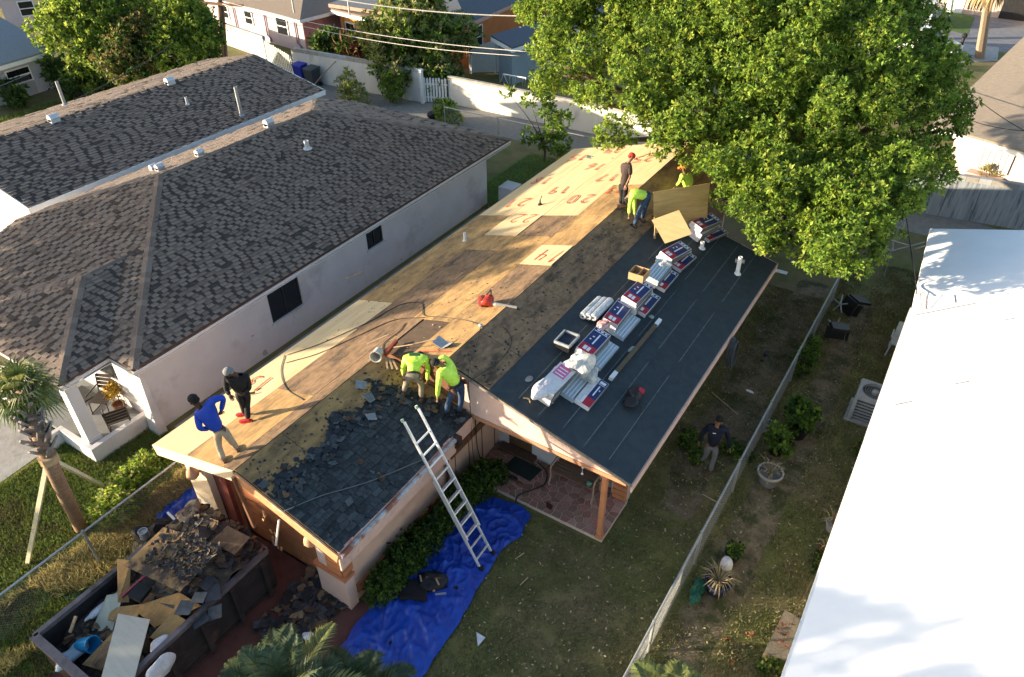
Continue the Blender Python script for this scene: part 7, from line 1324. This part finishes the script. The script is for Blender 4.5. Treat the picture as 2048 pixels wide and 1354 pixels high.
def hand(parent, w, d, m, side=1):
    w = Vector(w); d = Vector(d).normalized(); s = d.cross(Vector((.3, .2, 1))).normalized(); n = s.cross(d); mb = MB()
    a = w; e = w + d * .085
    mb.hexa([a - s * .026 - n * .014, a + s * .026 - n * .014, a + s * .026 + n * .014, a - s * .026 + n * .014], [e - s * .042 - n * .012, e + s * .042 - n * .012, e + s * .042 + n * .012, e - s * .042 + n * .012])
    for i, l in enumerate((.066, .078, .072, .056)):
        b0 = e + s * (-.032 + .0213 * i); b1 = b0 + d * l * .5 + n * .004; b2 = b1 + (d * .8 - n * .6 * side).normalized() * l * .55; mb.tube([b0 - d * .01, b1, b2], [.0095, .009, .007], 6)
    b0 = w + d * .03 - s * .034 * side; mb.tube([b0, b0 + (d * .6 - s * .7 * side).normalized() * .035, b0 + (d * .9 - s * .35 * side).normalized() * .075], [.012, .011, .008], 6)
    return build('hand', mb, m, parent, smooth=True)
def person(label, J, fwd, skin, shirt, trousers, shoe, head=None, hood=None, sleeves='long', extra=None, hair='hair', look=None, belt=False):
    """J: world joints - pelvis neck head sl sr el er hl hr kl kr fl fr"""
    J = {k: Vector(v) for k, v in J.items()}; base = (J['fl'] + J['fr']) / 2; t = thing('person', label, 'person', base, None)
    fwd = Vector(fwd).normalized(); up = (J['neck'] - J['pelvis']).normalized(); hu = (J['head'] - J['neck']).normalized()
    chest = J['pelvis'].lerp(J['neck'], .72); waist = J['pelvis'].lerp(J['neck'], .3); side = (J['sr'] - J['sl']).normalized()
    hipw = side * .095; hl, hr = J['pelvis'] - hipw - up * .05, J['pelvis'] + hipw - up * .05
    wl, wr = J['el'].lerp(J['hl'], .9), J['er'].lerp(J['hr'], .9); lk = Vector(look).normalized() if look else fwd
    crown_ = J['head'] + hu * .08; chin = J['head'] - hu * .07 + lk * .035; al, ar = J['fl'] + Vector((0, 0, .09)), J['fr'] + Vector((0, 0, .09))
    P = [J['pelvis'], waist, chest, J['neck'], J['neck'].lerp(J['head'], .45), J['head'], crown_, J['sl'], J['el'], wl, J['sr'], J['er'], wr, hl, J['kl'], al, hr, J['kr'], ar]
    E_ = [(0, 1), (1, 2), (2, 3), (3, 4), (4, 5), (5, 6), (2, 7), (7, 8), (8, 9), (2, 10), (10, 11), (11, 12), (0, 13), (13, 14), (14, 15), (0, 16), (16, 17), (17, 18)]
    R_ = [.085, .08, .085, .055, .055, .088, .072, .045, .032, .028, .045, .032, .028, .065, .045, .034, .065, .045, .034]
    skin_part('body', P, E_, R_, skin, t)
    shr = 1.0; SP = [J['pelvis'] - up * .03, waist, chest, J['neck'] - up * .03, J['sl'], J['el'], wl, J['sr'], J['er'], wr]
    if sleeves == 'long': se = [(0, 1), (1, 2), (2, 3), (2, 4), (4, 5), (5, 6), (2, 7), (7, 8), (8, 9)]; sr_ = [.15, .145, .16, .085, .085, .06, .046, .085, .06, .046]
    else: SP[5] = J['sl'].lerp(J['el'], .85); SP[8] = J['sr'].lerp(J['er'], .85); SP = SP[:6] + SP[7:9]; se = [(0, 1), (1, 2), (2, 3), (2, 4), (4, 5), (2, 6), (6, 7)]; sr_ = [.15, .145, .155, .085, .082, .07, .082, .07]
    sp = skin_part('shirt', SP, se, sr_, shirt, t, 1, 2)
    ml, mr = hl.lerp(J['kl'], .5), hr.lerp(J['kr'], .5)
    skin_part('trousers', [J['pelvis'] + up * .05, J['pelvis'] - up * .03, hl, ml, J['kl'], al, hr, mr, J['kr'], ar], [(0, 1), (1, 2), (2, 3), (3, 4), (4, 5), (1, 6), (6, 7), (7, 8), (8, 9)], [.13, .125, .10, .088, .068, .062, .10, .088, .068, .062], trousers, t, 1, 0)
    for f, a in ((J['fl'], al), (J['fr'], ar)):
        ff = Vector((fwd.x, fwd.y, 0)).normalized(); mb = MB(); c = f + ff * .06; s = Vector((-ff.y, ff.x, 0)); 
        prof = [(-.13, .036, .075), (-.06, .042, .085), (.04, .046, .07), (.12, .045, .052), (.165, .025, .04)]; vs = []
        for d_, w_, h_ in prof:
            q = f + ff * (d_ + .04); vs += [q - s * w_, q + s * w_, q + s * w_ * .8 + Vector((0, 0, h_)), q - s * w_ * .8 + Vector((0, 0, h_))]
        mb.add(vs, [(i * 4 + j, i * 4 + (j + 1) % 4, (i + 1) * 4 + (j + 1) % 4, (i + 1) * 4 + j) for i in range(4) for j in range(4)] + [(3, 2, 1, 0), (16, 17, 18, 19)]); build('shoe', mb, shoe, t)
    hand(t, wl, J['hl'] - J['el'], skin, 1); hand(t, wr, J['hr'] - J['er'], skin, -1)
    bc = J['pelvis'] + up * .0; bn = side.cross(up).normalized()
    if belt:
        mb = MB(); P = [bc + (side * math.cos(w) * .155 + bn * math.sin(w) * .145) for w in [k * .4189 for k in range(16)]]; mb.tube(P, .022, 5); blt = build('belt', mb, black, t)
        for s_ in (-1, 1): mb = MB(); q = bc + side * .165 * s_ - up * .07; mb.slab([q - bn * .06 - up * .07, q + bn * .06 - up * .07, q + bn * .07 + up * .06, q - bn * .07 + up * .06], side * .045 * s_); build('tool_pouch', mb, brownw, blt)
    # head details
    X = lk.cross(hu).normalized(); lk2 = hu.cross(X).normalized()
    if lk2.dot(lk) < 0: lk2 = -lk2
    c = J['head'] + hu * .02
    def local(mb): mb.v = [tuple(c + X * v[0] + lk2 * v[1] + hu * v[2]) for v in mb.v]; return mb
    mb = MB(); mb.ell((0, -.012, .035), (.093, .104, .088), 14, 8, 0, -.2, .99); mb.ell((0, -.06, -.015), (.08, .055, .06), 10, 6)
    if hair == 'cap': mb.slab([(-.07, .07, .045), (.07, .07, .045), (.05, .165, .03), (-.05, .165, .03)], (0, 0, .012))
    build(hair, local(mb), head or hair_m, t, smooth=True)
    mb = MB(); mb.add([(-.018, .085, -.035), (.018, .085, -.035), (0, .118, -.04), (0, .088, .005)], [(0, 1, 2), (0, 2, 3), (2, 1, 3)]); build('nose', local(mb), skin, t)
    for s_ in (-1, 1):
        mb = MB(); mb.ell((s_ * .034, .083, .004), (.013, .008, .008), 8, 5); build('eye', local(mb), black, t); mb = MB(); mb.ell((s_ * .092, -.005, -.012), (.012, .022, .032), 8, 6); build('ear', local(mb), skin, t, smooth=True)
    mb = MB(); mb.ell((0, .082, -.068), (.026, .008, .006), 8, 5); build('mouth', local(mb), mat('lip', (.12, .045, .035), bump=0), t)
    if extra: extra(t, J, up, side, fwd, chest, waist, sp)
    return t
blue_c = mat('blue_shirt', (.012, .055, .42), (.008, .04, .33), 8, rough=.7, bump=1, bs=9); khaki = mat('khaki_cloth', (.38, .29, .20), (.30, .225, .15), 8, rough=.85, bump=1, bs=9); blk_c = mat('black_cloth', (.014, .014, .015), (.009, .009, .01), 8, rough=.85, bump=1, bs=9)
jean = mat('blue_jeans', (.035, .065, .125), (.024, .045, .09), 9, rough=.85, bump=1, bs=9); grey_c = mat('grey_trousers', (.17, .165, .17), (.12, .118, .12), 8, rough=.85, bump=1, bs=9); redshoe = mat('red_shoe', (.40, .02, .03), (.3, .015, .02), 9, rough=.5); brshoe = mat('brown_boot', (.12, .065, .04), (.08, .045, .03), 9, rough=.7); choc = mat('brown_tshirt', (.055, .034, .030), (.04, .026, .022), 8, rough=.85, bump=1, bs=9); navy_c = mat('navy_jumper', (.010, .013, .028), (.007, .009, .02), 8, rough=.85, bump=1, bs=9)
tanp = mat('dusty_trousers', (.27, .22, .165), (.19, .155, .115), 8, rough=.9, bump=.3, bs=12); redcap = mat('red_beanie', (.55, .035, .02), (.45, .028, .015), 20, rough=.9, bump=.4); greycap = mat('grey_beanie', (.22, .22, .225), (.17, .17, .175), 30, rough=.95, bump=.4); orcap = mat('orange_cap', (.75, .16, .02), (.62, .13, .015), 12, rough=.7)
def white_patches(t, J, up, side, fwd, chest, waist, sp):
    pass
person('man in bright blue top and khaki trousers, hands on hips at the roof front', dict(pelvis=(-10.225, 5.617, 3.76), neck=(-10.403, 5.504, 4.316), head=(-10.459, 5.468, 4.491), sl=(-10.487, 5.451, 4.152), sr=(-10.175, 5.649, 4.502), el=(-10.369, 5.347, 3.906), er=(-10.07, 5.834, 4.487), hl=(-10.402, 5.564, 3.726), hr=(-10.214, 5.766, 4.09), kl=(-10.268, 5.53, 3.353), kr=(-10.086, 5.705, 3.479), fl=(-10.143, 5.473, 3.028), fr=(-10.168, 5.817, 3.022)), (-.9, .3, 0), skin_d, blue_c, khaki, brshoe, look=(-.8, -.2, -.3))
def hold(t, J, up, side, fwd, chest, waist, sp):
    pass
person('man in black clothes, grey beanie and red shoes looking down on the roof edge', dict(pelvis=(-10.935, 6.752, 3.53), neck=(-10.904, 6.712, 4.031), head=(-10.955, 6.621, 4.139), sl=(-11.052, 6.559, 3.994), sr=(-10.822, 6.883, 3.92), el=(-11.051, 6.501, 3.716), er=(-10.814, 6.864, 3.599), hl=(-10.904, 6.452, 3.671), hr=(-10.753, 6.666, 3.65), kl=(-10.901, 6.655, 3.341), kr=(-10.886, 6.747, 3.193), fl=(-11.084, 6.762, 2.769), fr=(-10.779, 6.611, 2.853)), (-.75, -.4, 0), skin_d, blk_c, blk_c, redshoe, greycap, hair='beanie', look=(-.55, -.35, -.75))
def backprint(t, J, up, side, fwd, chest, waist, sp):
    n = side.cross(up).normalized(); c = chest + up * .08
    if n.dot(Vector((0, 0, 13.6)) - c) < 0: n = -n
    c = c + n * .158; s = side; u2 = n.cross(s)
    mb = MB(); mb.slab([c - s * .12 - u2 * .035, c + s * .12 - u2 * .035, c + s * .12 + u2 * .035, c - s * .12 + u2 * .035], n * .004); pnl = build('back_print', mb, mat('dark_green_print', (.02, .12, .05), (.015, .09, .035)), sp)
    
person('hi-vis yellow worker with a dark print across his back, bending away from view', dict(pelvis=(-8.391, 9.221, 3.401), neck=(-8.551, 9.558, 3.634), head=(-8.631, 9.743, 3.448), sl=(-8.703, 9.378, 3.607), sr=(-8.334, 9.612, 3.605), el=(-8.843, 9.408, 3.215), er=(-8.371, 9.707, 3.227), hl=(-8.919, 9.537, 2.708), hr=(-8.338, 9.609, 2.918), kl=(-8.562, 9.148, 3.092), kr=(-8.256, 9.307, 3.087), fl=(-8.589, 9.074, 2.828), fr=(-8.213, 9.205, 2.714)), (-.3, .9, 0), skin_m, hivis, tanp, brshoe, look=(-.3, .6, -.7), extra=backprint, belt=True)
person('hi-vis yellow worker in blue jeans stooping with one arm raised to his head', dict(pelvis=(-7.437, 9.503, 3.345), neck=(-7.688, 9.403, 3.817), head=(-7.805, 9.352, 3.855), sl=(-7.656, 9.246, 3.736), sr=(-7.618, 9.589, 3.773), el=(-7.68, 9.195, 3.444), er=(-7.745, 9.545, 3.94), hl=(-7.738, 9.194, 3.036), hr=(-7.833, 9.429, 3.899), kl=(-7.531, 9.325, 2.977), kr=(-7.394, 9.589, 2.842), fl=(-7.594, 9.277, 2.528), fr=(-7.415, 9.496, 2.474)), (-.85, .1, 0), skin_m, hivis, jean, blk_c, hair='cap', head=blk_c, look=(-.7, 0, -.6), belt=True)
person('man in a red beanie and dark brown T-shirt standing on the ridge', dict(pelvis=(-7.762, 18.314, 4.351), neck=(-7.708, 18.349, 5.056), head=(-7.659, 18.415, 5.193), sl=(-7.883, 18.356, 4.907), sr=(-7.603, 18.273, 4.988), el=(-7.86, 18.441, 4.573), er=(-7.578, 18.253, 4.683), hl=(-7.784, 18.442, 4.279), hr=(-7.664, 18.199, 4.391), kl=(-7.807, 18.344, 4.012), kr=(-7.694, 18.298, 4.06), fl=(-7.804, 18.269, 3.674), fr=(-7.726, 18.306, 3.696)), (.75, .5, 0), skin_m, choc, blk_c, brshoe, redcap, sleeves='short', hair='beanie', look=(.8, .3, -.5))
person('hi-vis yellow worker in jeans doubled over, hands on the roof, beside the plywood sheet', dict(pelvis=(-6.949, 18.069, 4.347), neck=(-7.286, 17.737, 4.474), head=(-7.352, 17.718, 4.311), sl=(-7.21, 17.643, 4.456), sr=(-7.287, 17.949, 4.432), el=(-7.234, 17.627, 4.164), er=(-7.243, 17.977, 4.044), hl=(-7.233, 17.628, 3.852), hr=(-7.188, 17.976, 3.679), kl=(-7.021, 17.881, 3.972), kr=(-6.986, 18.163, 3.907), fl=(-7.079, 17.722, 3.454), fr=(-7.042, 18.195, 3.444)), (-.8, .1, 0), skin_m, hivis, jean, blk_c, hair='cap', head=blk_c, look=(-.5, 0, -.85))
person('kneeling hi-vis worker in an orange cap half hidden by the tree', dict(pelvis=(-6.677, 20.831, 3.532), neck=(-6.783, 20.645, 4.08), head=(-6.835, 20.589, 4.252), sl=(-6.817, 20.505, 4.027), sr=(-6.677, 20.831, 3.968), el=(-6.83, 20.438, 3.852), er=(-6.596, 20.882, 3.734), hl=(-6.929, 20.411, 3.705), hr=(-6.594, 20.587, 3.618), kl=(-6.749, 20.667, 3.343), kr=(-6.532, 20.805, 3.29), fl=(-6.488, 20.86, 3.296), fr=(-6.364, 20.893, 3.263)), (-.8, -.3, 0), skin_m, hivis, jean, brshoe, orcap, hair='cap', look=(-.7, -.3, -.5))
def logo(t, J, up, side, fwd, chest, waist, sp):
    f = Vector(fwd).normalized(); c = chest + up * .06 - side * .07 + f * .155; mb = MB(); s = side; mb.slab([c - s * .035 - up * .012, c + s * .035 - up * .012, c + s * .035 + up * .012, c - s * .035 + up * .012], f * .004); build('chest_logo', mb, whl, sp)
person('man in a navy jumper and grey trousers walking in the yard and looking up', dict(pelvis=(-2.675, 13.238, 0.872), neck=(-2.677, 13.237, 1.47), head=(-2.664, 13.245, 1.664), sl=(-2.492, 13.354, 1.436), sr=(-2.852, 13.185, 1.455), el=(-2.388, 13.48, 1.023), er=(-2.96, 13.176, 1.144), hl=(-2.294, 13.456, 0.754), hr=(-2.987, 13.159, 0.875), kl=(-2.567, 13.248, 0.511), kr=(-2.774, 13.294, 0.426), fl=(-2.578, 13.162, 0), fr=(-2.882, 13.387, -0)), (-.35, -.9, 0), skin_m, navy_c, grey_c, brshoe, look=(-.3, -.75, .45), extra=logo)
# ------------------------------------------------------------ street trees added outside the view, front left, to cast the long low-sun shade

GR = {'potted_plant': 'potted plants in the right side yard', 'stick': 'loose sticks and strips', 'shingle_slab': 'shingle slabs spilling over the dumpster rim', 'plywood_board': 'plywood boards thrown in the dumpster', 'person': 'people on and around the roof', 'chain_link_fence': 'chain-link fences', 'power_line': 'overhead lines', 'weeds': 'weeds in the yard', 'boundary_wall': 'walls along the back alley', 'air_hose': 'hoses and cords lying about the house', 'palm': 'feather palms at the bottom edge', 'office_chair': 'discarded office chairs', 'patio_chair': 'porch chairs', 'wheelie_bin': 'wheelie bins', 'utility_pole': 'utility poles', 'parked_car': 'cars at the far street', 'wood_strip': 'wood strips by the bucket', 'tree': 'leafy trees', 'shrub': 'shrubs', 'sandal': 'slippers on the porch', 'plastic_wrap': 'plastic wrap on the bundles', 'plastic_sheet': 'plastic and paper in the dumpster', 'litter_scrap': 'scraps on the yard', 'tarp': 'blue tarps', 'picket_gate': 'pickets by the alley'}
for o in list(S.objects):
    if o.parent is None and 'label' in o and 'group' not in o:
        k = o.name.split('.')[0]
        if k in GR: o['group'] = GR[k]
